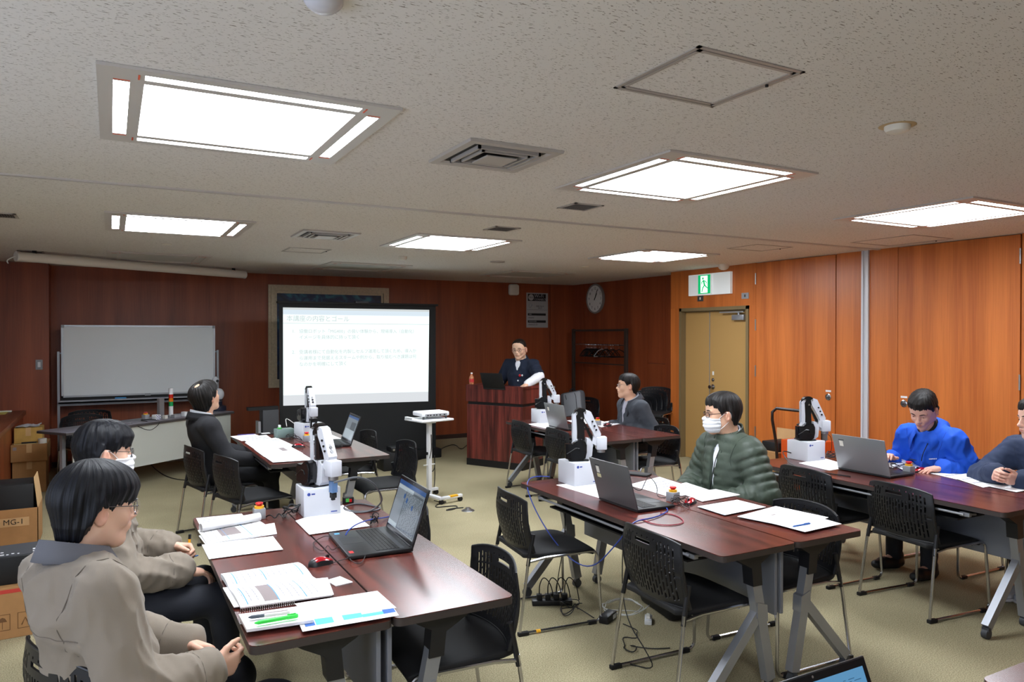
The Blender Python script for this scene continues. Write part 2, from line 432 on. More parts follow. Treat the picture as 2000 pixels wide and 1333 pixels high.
# ------------------------------------------------------------------ ceiling fittings
M_lit = mat('lamp_diffuser_lit', (255, 255, 255), 0.5, emit=((240, 247, 255), LAMP))
M_off = mat('lamp_diffuser_off', (196, 198, 194), 0.4)
M_lf = mat('lamp_frame', (205, 200, 196), 0.4, 0.1)
M_mark = mat('lamp_marks', (225, 95, 60), 0.5)
def ceiling_lamp(x, y, lit, label):
    S = 1.06
    t = thing('ceiling_light', label, 'ceiling light', (x, y, CEIL), group='lit ceiling panels' if lit else 'unlit ceiling panels')
    fr = MB()
    a, b_, c = 0.050, 0.102, 0.148
    z0, z1 = -0.012, -0.001
    fr.box((0, 0, z0), (S, a, z1)).box((0, S - a, z0), (S, S, z1)).box((0, a, z0), (a, S - a, z1)).box((S - a, a, z0), (S, S - a, z1))
    for (p, q) in ((a, c), (S - c, S - a)):
        for (r_, s_) in ((a, c), (S - c, S - a)): fr.box((p, r_, z0), (q, s_, z1))
    for p in (b_, S - c): 
        fr.box((p, c, z0), (p + c - b_, S - c, z1)); fr.box((c, p, z0), (S - c, p + c - b_, z1))
    fr.build('frame', M_lf, t, smooth=0)
    m = M_lit if lit else M_off
    MB().box((c, c, -0.007), (S - c, S - c, -0.002)).build('diffuser', m, t, smooth=0)
    for lo, hi in (((a, c), (b_, S - c)), ((S - b_, c), (S - a, S - c)), ((c, a), (S - c, b_)), ((c, S - b_), (S - c, S - a))):
        MB().box((*lo, -0.007), (*hi, -0.002)).build('side_diffuser', m, t, smooth=0)
    for p in (a, S - b_):
        for q in (c - 0.022, S - c + 0.016):
            MB().box((p, q, -0.0135), (p + 0.052, q + 0.006, -0.012)).build('orange_mark', M_mark, t, smooth=0); MB().box((q, p, -0.0135), (q + 0.006, p + 0.052, -0.012)).build('orange_mark', M_mark, t, smooth=0)
    return t
XC = (-0.04, 2.39, 4.93)
names = ('left', 'middle', 'right')
for i, x in enumerate(XC):
    for j, y in enumerate((2.78, 6.13, 9.03)):
        row = ('nearest row', 'second row', '')[j]
        if j < 2: ceiling_lamp(x, y, True, 'bright square ceiling light panel, %s one of the %s' % (names[i], row))
        else: ceiling_lamp(x, y, False, 'switched-off square ceiling light panel near the back wall, %s one' % names[i])
    if i == 0: ceiling_lamp(x, -0.57, True, 'bright square ceiling light panel just behind the camera, out of the photo')
rl = MB(); rl.box((XL, 4.965, CEIL - 0.010), (XR, 4.978, CEIL)).box((XL, 4.992, CEIL - 0.010), (XR, 5.005, CEIL)); 
struct(rl.build('trim_4', M_lf, smooth=0))
struct(MB().box((XL, 4.978, CEIL - 0.002), (XR, 4.992, CEIL)).build('trim_5', M_darkgrey, smooth=0))
M_hatch = mat('hatch_frame', (170, 163, 158), 0.4, 0.1)
def hatch(x0, y0, x1, y1, label, fw=0.018):
    t = thing('ceiling_hatch', label, 'hatch', (x0, y0, CEIL), group='ceiling access hatches')
    X, Y = x1 - x0, y1 - y0; m = MB()
    for q in (0, fw + 0.003):
        m.box((q, q, -0.004), (X - q, q + fw * 0.8, 0)).box((q, Y - q - fw * 0.8, -0.004), (X - q, Y - q, 0)).box((q, q, -0.004), (q + fw * 0.8, Y - q, 0)).box((X - q - fw * 0.8, q, -0.004), (X - q, Y - q, 0))
    m.build('frame', M_hatch, t, smooth=0)
    MB().cyl((X - 0.02, 0.15, -0.012), (X - 0.02, 0.15, -0.004), 0.006).build('latch', M_black, t)
hatch(1.61, 1.74, 2.09, 2.185, 'square ceiling access hatch with thin grey frame, nearest to the camera')
hatch(1.62, 7.78, 2.06, 8.20, 'square ceiling access hatch between the second and unlit light rows', 0.010)
hatch(5.66, 5.28, 6.17, 5.70, 'square ceiling access hatch near the wood cupboard wall', 0.006)
hatch(6.35, 4.10, 6.95, 4.75, 'faint ceiling access hatch beside the right light panel and wood wall', 0.006)
M_vent = mat('vent_grey', (185, 180, 176), 0.45, 0.1)
def anemo(x, y, label):
    t = thing('air_diffuser', label, 'air vent', (x, y, CEIL), group='square air diffusers'); S = 0.51
    m = MB()
    def ring(a, z0, b, z1):   # sloping square ring
        vs = [(a, a, z0), (S - a, a, z0), (S - a, S - a, z0), (a, S - a, z0), (b, b, z1), (S - b, b, z1), (S - b, S - b, z1), (b, S - b, z1)]
        m.add(vs, [(i, (i + 1) % 4, 4 + (i + 1) % 4, 4 + i) for i in range(4)])
    ring(0, -0.001, 0.004, -0.014); ring(0.004, -0.014, 0.045, -0.014); ring(0.045, -0.014, 0.055, -0.003); 
    m.build('frame', M_vent, t, smooth=20, fixn=False)
    MB().box((0.05, 0.05, -0.002), (S - 0.05, S - 0.05, -0.0005)).build('opening', M_black, t, smooth=0)
    c = MB()
    for a in (0.085, 0.125):
        for (lo, hi) in (((a, a), (S - a, a + 0.012)), ((a, S - a - 0.012), (S - a, S - a)), ((a, a), (a + 0.012, S - a)), ((S - a - 0.012, a), (S - a, S - a))):
            c.box((*lo, -0.016 - a * 0.05), (*hi, -0.002))
    c.box((0.17, 0.17, -0.030), (S - 0.17, S - 0.17, -0.022), bev=0.003)
    c.build('cone', M_vent, t, smooth=0)
anemo(1.445, 3.05, 'square air diffuser in the ceiling between the two nearest light panels')
anemo(1.445, 6.38, 'square air diffuser in the ceiling between second row light panels')
def vent(x, y, label):
    t = thing('vent_grille', label, 'air vent', (x, y, CEIL), group='small ceiling grilles'); S = 0.24; m = MB()
    m.box((0, 0, -0.006), (S, 0.02, 0)).box((0, S - 0.02, -0.006), (S, S, 0)).box((0, 0, -0.006), (0.02, S, 0)).box((S - 0.02, 0, -0.006), (S, S, 0))
    m.build('frame', M_vent, t, smooth=0)
    s = MB()
    for i in range(12): s.box((0.02 + i * 0.0168, 0.02, -0.005), (0.026 + i * 0.0168, S - 0.02, -0.001))
    s.build('slats', mat('vent_slats', (96, 92, 90), 0.5), t, smooth=0)
    MB().box((0.02, 0.02, -0.0012), (S - 0.02, S - 0.02, -0.0004)).build('opening', M_black, t, smooth=0)
vent(2.785, 4.21, 'small dark ceiling grille just before the ceiling rail')
vent(2.805, 5.43, 'small dark ceiling grille just beyond the ceiling rail')
vent(-0.86, 6.60, 'small ceiling grille at the left edge of the photo')
vent(-0.88, 9.44, 'small ceiling grille above the rolled-up screen')
def disc(name, x, y, prof, label, cat, m, grp=None):
    o = MB().lathe([(r, -z_) for r, z_ in prof], n=28).build(name, m); o.location = (x, y, CEIL); tag(o, label, cat, grp); return o
M_det = mat('detector_white', (226, 222, 212), 0.45)
sm = thing('smoke_detector', 'round white smoke detector with brownish stain, right of the hatch', 'smoke detector', (2.98, 2.0, CEIL))
MB().lathe([(0, -0.001), (0.075, -0.001), (0.072, -0.002), (0, -0.002)]).build('stain', mat('detector_stain', (196, 170, 132), 0.9), sm, label='brown stain on the ceiling')
MB().lathe([(0.052, -0.002), (0.052, -0.014), (0.044, -0.026), (0.02, -0.034), (0, -0.036)]).build('cap', M_det, sm)
disc('smoke_detector', 2.97, 8.10, [(0.05, 0), (0.05, 0.02), (0.042, 0.038), (0.02, 0.045), (0, 0.046)], 'round cream smoke detector near the middle unlit panel', 'smoke detector', M_det)
disc('ceiling_speaker', 4.19, 8.07, [(0.09, 0), (0.09, 0.012), (0.075, 0.016), (0, 0.016)], 'flat grey round ceiling fitting above the presenter', 'ceiling fitting', M_vent)
disc('ceiling_sensor', 0.49, 8.10, [(0.05, 0), (0.05, 0.006), (0.03, 0.010), (0, 0.010)], 'flat white disc in the ceiling behind the second left light', 'ceiling fitting', M_det)
disc('dome_detector', 6.93, 7.03, [(0.075, 0), (0.07, 0.03), (0.055, 0.055), (0.03, 0.07), (0, 0.075)], 'white dome on the ceiling above the exit sign', 'ceiling fitting', M_det)
x_, y_ = at(632, -2, CEIL)
disc('dome_camera', x_, y_, [(0.052, 0), (0.052, 0.01), (0.045, 0.02), (0.03, 0.032), (0, 0.036)], 'white dome at the top edge above the nearest left light', 'ceiling fitting', mat('dome_white', (205, 205, 215), 0.25))
x_, y_ = at(1142, 521, CEIL)
disc('ceiling_sensor', x_, y_, [(0.05, 0), (0.05, 0.006), (0.03, 0.010), (0, 0.010)], 'flat white disc in the ceiling near the clock', 'ceiling fitting', M_det)

# rolled-up projection screen hung under the ceiling
rs = thing('roll_screen', 'white rolled-up projection screen tube hanging under the ceiling', 'projection screen')
A_, B_ = V((-0.87, 9.35, 2.575)), V((1.62, 10.72, 2.575))
m = MB(); m.tube([A_, B_], 0.052, n=20); m.build('case', mat('case_white', (238, 235, 230), 0.4), rs)
dv = (B_ - A_).normalized()
for p in (A_ - dv * 0.012, B_): MB().tube([p, p + dv * 0.012], 0.054, n=20).build('end_cap', M_white, rs)
for f in (0.06, 0.94):
    p = A_.lerp(B_, f); MB().box((p.x - 0.02, p.y - 0.02, 2.6), (p.x + 0.02, p.y + 0.02, CEIL)).build('bracket', M_black, rs, smooth=0)
MB().tube([A_ - dv * 0.012, A_ + V((-0.05, -0.02, -0.02)), A_ + V((-0.09, -0.02, -0.05)), A_ + V((-0.075, -0.02, -0.08))], 0.006, smooth=2).build('cord', M_white, rs)

# ------------------------------------------------------------------ things on the walls
# clock
ck = thing('wall_clock', 'round white wall clock on the wood wall above the coat rack', 'clock')
CM = frame((7.45, 10.60, 2.372), (0, -1, 0), (0, 0, 1))    # x to the right seen from the room, y up, z into the room
def cbuild(mb, n, m_): mb.M = Matrix.Identity(4); 
q = MB(); q.M = CM; q.lathe([(0, 0.0), (0.255, 0.0), (0.262, 0.02), (0.258, 0.04), (0.235, 0.045), (0.232, 0.028), (0, 0.028)], n=48); q.build('rim', mat('clock_rim', (150, 146, 142), 0.35, 0.2), ck)
q = MB(); q.M = CM; q.lathe([(0, 0.030), (0.231, 0.030), (0.231, 0.0285)], n=48); q.build('dial', mat('clock_dial', (244, 244, 242), 0.5), ck)
for h in range(1, 13):
    a = math.radians(90 - 30 * h)
    text(str(h), 0.062, M_black, ck, CM @ Matrix.Translation((0.178 * math.cos(a), 0.178 * math.sin(a), 0.031)), name='numeral', align='CENTER')
for nm, ang, ln, wd in (('hour_hand', 32, 0.11, 0.010), ('minute_hand', 27, 0.175, 0.007)):
    a = math.radians(90 - ang); q = MB(); q.M = CM @ Matrix.Rotation(a, 4, 'Z')
    q.box((-0.03, -wd, 0.034), (ln, wd, 0.037)); q.build(nm, M_black, ck, smooth=0)
# exit sign
ex = thing('exit_sign', 'lit green and white running man exit sign above the door', 'exit sign', (7.13, 7.86, 2.283))
EM = frame((0, 0, 0), (0, -1, 0), (0, 0, 1))
M_exw = mat('exit_white', (225, 228, 228), 0.4, emit=((235, 240, 240), 0.25)); M_exg = mat('exit_green', (0, 150, 90), 0.4, emit=((0, 190, 110), 0.75))
M_exl = mat('exit_bright', (240, 255, 248), 0.4, emit=((235, 255, 245), 1.0))
q = MB(); q.M = EM; q.box((0, 0, 0), (0.79, 0.289, 0.045), bev=0.004); q.build('housing', M_exw, ex, smooth=0)
q = MB(); q.M = EM; q.box((0.215, 0.012, 0.045), (0.475, 0.285, 0.07)); q.build('lamp_box', M_exw, ex, smooth=0)
q = MB(); q.M = EM; q.box((0.222, 0.018, 0.070), (0.455, 0.272, 0.072)); q.build('green_panel', M_exg, ex, smooth=0)
q = MB(); q.M = EM; q.prism([(0.272, 0.03), (0.405, 0.03), (0.405, 0.26), (0.272, 0.26)], 0.072, 0.0728, 'z'); q.build('doorway', M_exl, ex, smooth=0)
q = MB(); q.M = EM
def seg(a, b, r): q.tube([(a[0], a[1], 0.0732), (b[0], b[1], 0.0732)], r, n=6)
q.ball((0.318, 0.225, 0.0732), (0.016, 0.016, 0.003))
for a, b, r in (((0.33, 0.2), (0.35, 0.135), 0.013), ((0.335, 0.195), (0.375, 0.18), 0.006), ((0.375, 0.18), (0.39, 0.155), 0.006), ((0.33, 0.195), (0.295, 0.175), 0.006), ((0.295, 0.175), (0.3, 0.145), 0.006),
                ((0.35, 0.135), (0.315, 0.095), 0.009), ((0.315, 0.095), (0.3, 0.045), 0.008), ((0.35, 0.135), (0.385, 0.105), 0.009), ((0.385, 0.105), (0.42, 0.085), 0.007)): seg(a, b, r)
q.build('running_figure', M_exg, ex)
for (y0, y1, z0, z1, lb) in ((7.61, 7.72, 2.205, 2.280, 'small dark wall plate with lit square under the exit sign'), (6.79, 6.91, 2.205, 2.282, 'small grey wall plate right of the exit sign')):
    t = thing('wall_plate', lb, 'wall plate', (7.13, y1, z0))
    q = MB(); q.M = EM; q.box((0, 0, 0), (y1 - y0, z1 - z0, 0.008), bev=0.002); q.build('plate', M_darkgrey if y0 > 7 else M_grey, t, smooth=0)
    q = MB(); q.M = EM; cx_ = (y1 - y0) / 2; q.box((cx_ - 0.012, 0.022, 0.008), (cx_ + 0.012, 0.055, 0.010)); q.build('indicator', M_det if y0 > 7 else M_darkgrey, t, smooth=0)
# framed picture on back wall
pf = thing('framed_picture', 'large dark blue painting in a silver gilt frame behind the screen', 'picture', (2.05, YF, 0.953))
W_, H_ = 1.864, 1.537
m = MB()
for a, b_, z_ in ((0, 0.035, 0.04), (0.035, 0.09, 0.055), (0.09, 0.125, 0.03)):
    m.box((a, -z_, a), (W_ - a, 0, b_)).box((a, -z_, H_ - b_), (W_ - a, 0, H_ - a)).box((a, -z_, b_), (b_, 0, H_ - b_)).box((W_ - b_, -z_, b_), (W_ - a, 0, H_ - b_))
m.build('frame', mat('gilt_silver', (196, 180, 152), 0.45, 0.15, noise=(30, 0.12)), pf, smooth=0)
def paint_mat():
    m = bpy.data.materials.new('painting'); m.use_nodes = True; nt = m.node_tree; b = nt.nodes['Principled BSDF']; L = nt.links.new
    tc = nt.nodes.new('ShaderNodeTexCoord'); nz = nt.nodes.new('ShaderNodeTexNoise'); nz.inputs['Scale'].default_value = 4; nz.inputs['Detail'].default_value = 8; nz.inputs['Distortion'].default_value = 1.4
    cr = nt.nodes.new('ShaderNodeValToRGB'); e = cr.color_ramp.elements
    e[0].position = 0.35; e[0].color = (*srgb((8, 18, 44)), 1); e[1].position = 0.75; e[1].color = (*srgb((60, 130, 150)), 1)
    x = cr.color_ramp.elements.new(0.55); x.color = (*srgb((14, 44, 86)), 1)
    L(tc.outputs['Object'], nz.inputs['Vector']); L(nz.outputs['Fac'], cr.inputs[0]); L(cr.outputs[0], b.inputs['Base Color']); b.inputs['Roughness'].default_value = 0.4
    return m
MB().box((0.12, -0.025, 0.12), (W_ - 0.12, -0.005, H_ - 0.12)).build('canvas', paint_mat(), pf, smooth=0)
# wifi poster
po = thing('poster', 'black and white Wi-Fi notice on the back wall', 'poster', (6.47, YF, 1.870))
q = MB(); q.box((0, -0.003, 0), (0.446, 0, 0.62)); q.build('sheet', mat('poster_paper', (170, 168, 168), 0.6), po, smooth=0)
M_pk = mat('poster_black', (28, 24, 24), 0.6); M_pg = mat('poster_white', (176, 174, 174), 0.6)
q = MB(); q.box((0.03, -0.005, 0.475), (0.40, -0.003, 0.60)).box((0.03, -0.005, 0.215), (0.40, -0.003, 0.255)).box((0.03, -0.005, 0.088), (0.40, -0.003, 0.13)).box((0.01, -0.0045, 0.315), (0.436, -0.003, 0.318)); q.build('black_bars', M_pk, po, smooth=0)
q = MB(); q.cyl((0.095, -0.0052, 0.537), (0.095, -0.0065, 0.537), 0.056, n=28); q.build('badge', M_pg, po)
PF = lambda x, z_, y=-0.0055: frame((x, y, z_), (1, 0, 0), (0, 0, 1))
text('Wi-Fi', 0.085, M_pg, po, PF(0.16, 0.562)); text('CONNECT', 0.05, M_pg, po, PF(0.16, 0.502)); text('Wi-Fi', 0.038, M_pk, po, PF(0.055, 0.537, -0.0068))
text('FREE Wi-Fi', 0.035, M_pk, po, PF(0.20, 0.38)); text('SPOT', 0.035, M_pk, po, PF(0.24, 0.345))
q = MB(); q.tube([(0.09 + 0.035 * math.cos(a), -0.004, 0.385 + 0.035 * math.sin(a)) for a in [i * 0.4 for i in range(13)]], 0.005); q.tube([(0.09, -0.004, 0.36), (0.11, -0.004, 0.4)], 0.006); q.build('logo', M_ink, po)
text('room', 0.05, M_pk, po, PF(0.04, 0.178)); text('mado2121', 0.045, M_pk, po, PF(0.04, 0.055))
text('SSID', 0.03, M_pg, po, PF(0.05, 0.235)); text('PASSWORD', 0.03, M_pg, po, PF(0.05, 0.11))
# wireless access point
o = MB().box((0, 0, 0), (0.20, 0.09, 0.20), bev=0.04).build('access_point', M_det); o.location = (6.09, YF - 0.09, 2.43); tag(o, 'white rounded box high on the back wall, left of the notice', 'wireless box')
# switch on pillar
t = thing('light_switch', 'white light switch plate on the wood pillar', 'switch', (-0.835, 11.0, 1.305))
MB().box((0, -0.006, 0), (0.075, 0, 0.125), bev=0.002).build('plate', M_grey, t, smooth=0)
MB().box((0.022, -0.010, 0.03), (0.053, -0.006, 0.095), bev=0.002).build('rocker', M_white, t, smooth=0)

# ------------------------------------------------------------------ flip-top tables
TZ = 0.745
TW, TL = 0.48, 1.90
def caster(m, x, y, s=1):
    m.cyl((x, y - 0.016, 0.028), (x, y + 0.016, 0.028), 0.028, n=18)
    m.box((x - 0.012, y - 0.02, 0.045), (x + 0.012, y + 0.02, 0.066))
def make_table(label, loc, rz, user, group=None):
    """long axis local y (0..TL), width local x (0..TW); user = -1: sitter on the low-x side"""
    t = thing('folding_table', label, 'table', loc, rz, group)
    def X(x): return x if user < 0 else TW - x       # x measured from the sitter's side
    m = MB(); bm = bmesh.new()
    poly = []
    rc = 0.03
    for cx, cy, a0 in ((TW - rc, TL - rc, 0), (rc, TL - rc, 90), (rc, rc, 180), (TW - rc, rc, 270)):
        for k in range(5):
            a = R(a0 + 22.5 * k); poly.append((cx + rc * math.cos(a), cy + rc * math.sin(a)))
    bm.free()
    m.prism(poly, TZ - 0.003, TZ, 'z'); top = m.build('tabletop', M_top, t, smooth=40)
    m = MB(); poly2 = [((x - TW / 2) * 1.002 + TW / 2, (y - TL / 2) * 1.001 + TL / 2) for x, y in poly]
    m.prism(poly2, TZ - 0.030, TZ - 0.0031, 'z'); m.build('edge_band', M_edge, t, smooth=40)
    # modesty panel on the far side
    m = MB(); m.box((min(X(TW - 0.008), X(TW - 0.026)), 0.11, 0.36), (max(X(TW - 0.008), X(TW - 0.026)), TL - 0.11, TZ - 0.032), bev=0.003)
    m.build('modesty_panel', M_panel, t, smooth=0)
    # shelf and rail
    m = MB()
    xs = sorted((X(0.06), X(0.34)))
    m.box((xs[0], 0.30, TZ - 0.115), (xs[1], TL - 0.30, TZ - 0.105))
    m.build('shelf', M_black, t, smooth=0)
    m = MB(); xr = X(0.022); zr = TZ - 0.062
    m.tube([(xr, 0.24, zr), (xr, TL - 0.24, zr)], 0.008, n=8)
    for y in (0.24, TL - 0.24):
        m.box((min(xr, X(0.05)), y - 0.03, zr - 0.012), (max(xr, X(0.05)), y + 0.03, zr + 0.012), bev=0.003)
        m.tube([(xr, y, zr), (X(0.14), y, zr - 0.012)], 0.007, n=8)
    m.build('pull_rail', M_silver, t)
    for k, y in enumerate((0.10, TL - 0.10)):
        yy = (y - 0.022, y + 0.022)
        m = MB()
        px = X(0.26)
        m.prism([(X(0.12), TZ - 0.03), (X(0.41), TZ - 0.03), (X(0.37), TZ - 0.065), (X(0.315), TZ - 0.095), (X(0.325), TZ - 0.20), (X(0.265), TZ - 0.20), (X(0.255), TZ - 0.11), (X(0.18), TZ - 0.07)], yy[0] - 0.01, yy[1] + 0.01, 'y')
        m.build('leg_bracket', M_blackpl, t, smooth=0)
        m = MB()
        def bar(p, q, wd, y0, y1):
            d = V((q[0] - p[0], q[1] - p[1])); n = V((-d.y, d.x)).normalized() * wd / 2
            m.prism([(p[0] + n.x, p[1] + n.y), (q[0] + n.x, q[1] + n.y), (q[0] - n.x, q[1] - n.y), (p[0] - n.x, p[1] - n.y)], y0, y1, 'y')
        bar((X(0.292), TZ - 0.16), (X(0.40), 0.065), 0.055, *yy)
        bar((X(0.340), 0.42), (X(0.005), 0.065), 0.05, yy[0] + 0.002, yy[1] - 0.002)
        m.prism([(X(0.30), 0.46), (X(0.365), 0.44), (X(0.37), 0.36), (X(0.30), 0.385)], yy[0] - 0.004, yy[1] + 0.004, 'y')
        m.build('leg', M_silver, t, smooth=0)
        for xx in (0.40, 0.005):
            c = MB(); caster(c, X(xx), y); c.build('caster', M_darkgrey, t)
    return t
GRP = 'wood-topped folding training tables'
tabs = {}
def pair(key, x, y, rz, near, la, lb):
    """two tables back to back; x, y = near-left corner"""
    c, s = math.cos(rz), math.sin(rz)
    g = 0.008
    tabs[key] = (x, y, rz)
    make_table(la, (x, y, 0), rz, -1, GRP)
    make_table(lb, (x + c * (TW + g), y + s * (TW + g), 0), rz, 1, GRP)
pair('A', 0.388, 2.468, 0.0, 0, 'mahogany folding table in the foreground on the side of the two men in taupe jackets', 'mahogany folding table in the foreground carrying the open laptop, right half of the pair')
pair('B', 1.072, 5.85, R(0.8), 0, 'mahogany folding table in front of the man in the black suit', 'mahogany folding table beside the man in the suit, half nearer the projector cart')
pair('C', 2.418, 2.455, R(-0.3), 0, 'mahogany folding table in the middle with the grey laptop, near half', 'mahogany folding table in front of the man in the green puffer jacket')
pair('D', 4.02, 5.62, R(0.5), 0, 'mahogany folding table near the lectern with silver laptop, left half', 'mahogany folding table in front of the man in the grey blazer')
pair('E', 4.405, 2.30, R(-0.5), 0, 'mahogany folding table at the right with laptop, half away from the man in blue', 'mahogany folding table in front of the man in the bright blue jacket')
tb = make_table('mahogany folding table at the bottom right corner of the photo', (2.22, 1.225 - TL, 0), 0, -1, GRP)
tb2 = make_table('mahogany folding table under the laptop at the bottom edge', (1.16, 1.10 - TL, 0), 0, 1, GRP)

# ------------------------------------------------------------------ sled chairs with slotted plastic backs
def back_mesh():
    W, H, NC = 0.45, 0.32, 19
    pitch = 0.0206; sw = 0.0088
    xs = [-W / 2, -W / 2 + 0.012]
    x0 = -pitch * NC / 2
    cols = []
    for i in range(NC):
        a = x0 + i * pitch + (pitch - sw) / 2
        xs += [a, a + sw]; cols.append((a, a + sw, i))
    xs += [W / 2 - 0.012, W / 2]
    rows = 37; zs = [H * i / rows for i in range(rows + 1)]
    def slot(ci, r):
        if r < 3 or r > 33: return False
        i = ci
        if 28 <= r <= 32 and 5 <= i <= 13: return False
        ph = (r + (0 if i % 2 else 3)) % 6 
        if r > 26: return ph not in (0,) and r < 34 and r != 27
        return ph != 0
    def P(x, z_):
        u = x / (W / 2); s = z_ / H
        wsc = 1 - 0.10 * max(0, s - 0.75) / 0.25 * 0.6 + 0.0
        dep = 0.052 * (u * u) - 0.030 * math.sin(math.pi * s) * 0.7      # wraps round the sitter
        dep += 0.0
        lean = -0.05 * s - 0.02 * s * s
        zz = z_ - 0.018 * (abs(u) ** 3) * (s if s > 0.5 else 0) * 1.6
        return (dep + lean * 0.55, x * wsc, zz)
    bm = bmesh.new(); vg = {}
    for a, x in enumerate(xs):
        for b, z_ in enumerate(zs): vg[a, b] = bm.verts.new(P(x, z_))
    for a in range(len(xs) - 1):
        col = None
        for (p, q, i) in cols:
            if abs(xs[a] - p) < 1e-6 and abs(xs[a + 1] - q) < 1e-6: col = i
        mid = (xs[a] + xs[a + 1]) / 2
        for b in range(rows):
            if col is not None and slot(col, b): continue
            if 30 <= b <= 31 and abs(mid) < 0.060: continue
            bm.faces.new((vg[a, b], vg[a + 1, b], vg[a + 1, b + 1], vg[a, b + 1]))
    bmesh.ops.delete(bm, geom=[v for v in bm.verts if not v.link_faces], context='VERTS')
    me = bpy.data.meshes.new('backrest'); bm.to_mesh(me); bm.free()
    return me
def solid(me, th):
    o = bpy.data.objects.new('tmp', me); COL.objects.link(o)
    md = o.modifiers.new('s', 'SOLIDIFY'); md.thickness = th; md.offset = 0
    dg = bpy.context.evaluated_depsgraph_get(); r = bpy.data.meshes.new_from_object(o.evaluated_get(dg)); bpy.data.objects.remove(o); return r
_bk = solid(back_mesh(), 0.007)
def make_chair(name, label):
    """faces local +x, origin on the floor under the seat centre"""
    t = thing(name, label, 'chair')
    bk = _bk.copy(); bk.name = 'backrest'; bk.materials.clear(); bk.materials.append(M_blackpl)
    bk.transform(Matrix.Translation((-0.215, 0, 0.452)))
    bk.shade_smooth(); bk.set_sharp_from_angle(angle=R(50))
    o = bpy.data.objects.new('backrest', bk); COL.objects.link(o); o.parent = t
    rim = MB(); W = 0.45; H = 0.32
    for s in (-1, 1):
        pts = []
        for k in range(13):
            z_ = H * k / 12; sg = k / 12
            wsc = 1 - 0.10 * max(0, sg - 0.75) / 0.25 * 0.6
            pts.append((-0.215 + 0.052 - 0.021 * math.sin(math.pi * sg) + (-0.05 * sg - 0.02 * sg * sg) * 0.55, s * W / 2 * wsc, 0.452 + z_ - (0.018 * sg * 1.6 if sg > 0.5 else 0)))
        rim.tube(pts, [0.011] * 6 + [0.010, 0.009, 0.008, 0.007, 0.006, 0.006, 0.006], n=8)
    tp = []
    for k in range(15):
        u = -1 + 2 * k / 14; s_ = 1
        tp.append((-0.215 + 0.052 * u * u - 0.07 * 0.55, u * W / 2 * 0.94, 0.452 + H - 0.018 * abs(u) ** 3 * 1.6))
    rim.tube(tp, 0.0055, n=8)
    bt = [(-0.215 + 0.052 * u * u, u * W / 2, 0.452) for u in [-1 + 2 * k / 14 for k in range(15)]]
    rim.tube(bt, 0.006, n=8)
    rim.build('backrest_rim', M_blackpl, t)
    for s in (-1, 1): sk = MB(); sk.cyl((-0.168, s * 0.224, 0.56), (-0.203, s * 0.231, 0.385), 0.013, 0.011, n=10); sk.build('back_socket', M_blackpl, t)
    # seat
    bm = bmesh.new(); N = 14; vs = {}
    for i in range(N + 1):
        for j in range(N + 1):
            u = i / N; v = -1 + 2 * j / N
            x = -0.215 + 0.455 * u; hw = 0.218 + 0.012 * u
            r = 1 - 0.13 * (max(0, abs(2 * u - 1) - 0.55) / 0.45) ** 2.2
            y = v * hw * r
            zz = 0.452 - 0.012 * (1 - v * v) * math.sin(math.pi * min(1, u * 1.1)) - 0.055 * max(0, u - 0.72) ** 2 / 0.078 * 0.55 - 0.006 * v ** 6
            vs[i, j] = bm.verts.new((x, y, zz))
    for i in range(N):
        for j in range(N): bm.faces.new((vs[i, j], vs[i + 1, j], vs[i + 1, j + 1], vs[i, j + 1]))
    me = bpy.data.meshes.new('seat'); bm.to_mesh(me); bm.free()
    o = bpy.data.objects.new('tmp', me); COL.objects.link(o)
    md = o.modifiers.new('s', 'SOLIDIFY'); md.thickness = 0.030; md.offset = -1
    md = o.modifiers.new('b', 'BEVEL'); md.width = 0.008; md.segments = 2; md.limit_method = 'ANGLE'
    me2 = bpy.data.meshes.new_from_object(o.evaluated_get(bpy.context.evaluated_depsgraph_get())); bpy.data.objects.remove(o)
    me2.materials.clear(); me2.materials.append(M_seat); me2.shade_smooth(); me2.set_sharp_from_angle(angle=R(60))
    me2.transform(Matrix.Translation((0, 0, 0)))
    # keep the cushion just above the rails
    o = bpy.data.objects.new('seat', me2); COL.objects.link(o); o.parent = t
    # side frames: rear leg, runner, front leg, seat rail in one bent tube
    for s in (-1, 1):
        y = s * 0.232; yf = s * 0.245
        m = MB()
        def corner(a, b, c, r=0.045, n=5):
            a, b, c = V(a), V(b), V(c); p = b + (a - b).normalized() * r; q = b + (c - b).normalized() * r
            return [p.lerp(b, k / n).lerp(b.lerp(q, k / n), k / n) for k in range(n + 1)]
        path = [V((-0.200, y, 0.42)), V((-0.255, yf, 0.04))]
        P0, P1, P2, P3, P4, P5 = (-0.198, y, 0.43), (-0.258, yf, 0.012), (0.252, yf, 0.012), (0.232, s * 0.228, 0.425), (-0.10, s * 0.226, 0.418), (-0.205, s * 0.230, 0.405)
        path = [V(P0)] + corner(P0, P1, P2, 0.02) + corner(P1, P2, P3, 0.05) + corner(P2, P3, P4, 0.05) + [V(P4), V(P5)]
        m.tube(path, 0.0085, n=8)
        m.build('side_frame', M_chrome, t)
        f = MB(); f.box((-0.268, yf - 0.013, 0.0), (-0.205, yf + 0.013, 0.022), bev=0.004); f.build('floor_glide', M_black, t); f = MB(); f.box((0.165, yf - 0.013, 0.0), (0.215, yf + 0.013, 0.022), bev=0.004)
        f.build('floor_glide', M_black, t)
    m = MB(); m.tube([(0.12, -0.226, 0.415), (0.12, 0.226, 0.415)], 0.0075, n=8); m.tube([(-0.12, -0.226, 0.412), (-0.12, 0.226, 0.412)], 0.0075, n=8)
    m.build('crossbar', M_chrome, t)
    return t
chair0 = make_chair('stacking_chair', 'x')
chair0.scale = (1.06, 1.06, 1.03)
_first = [True]
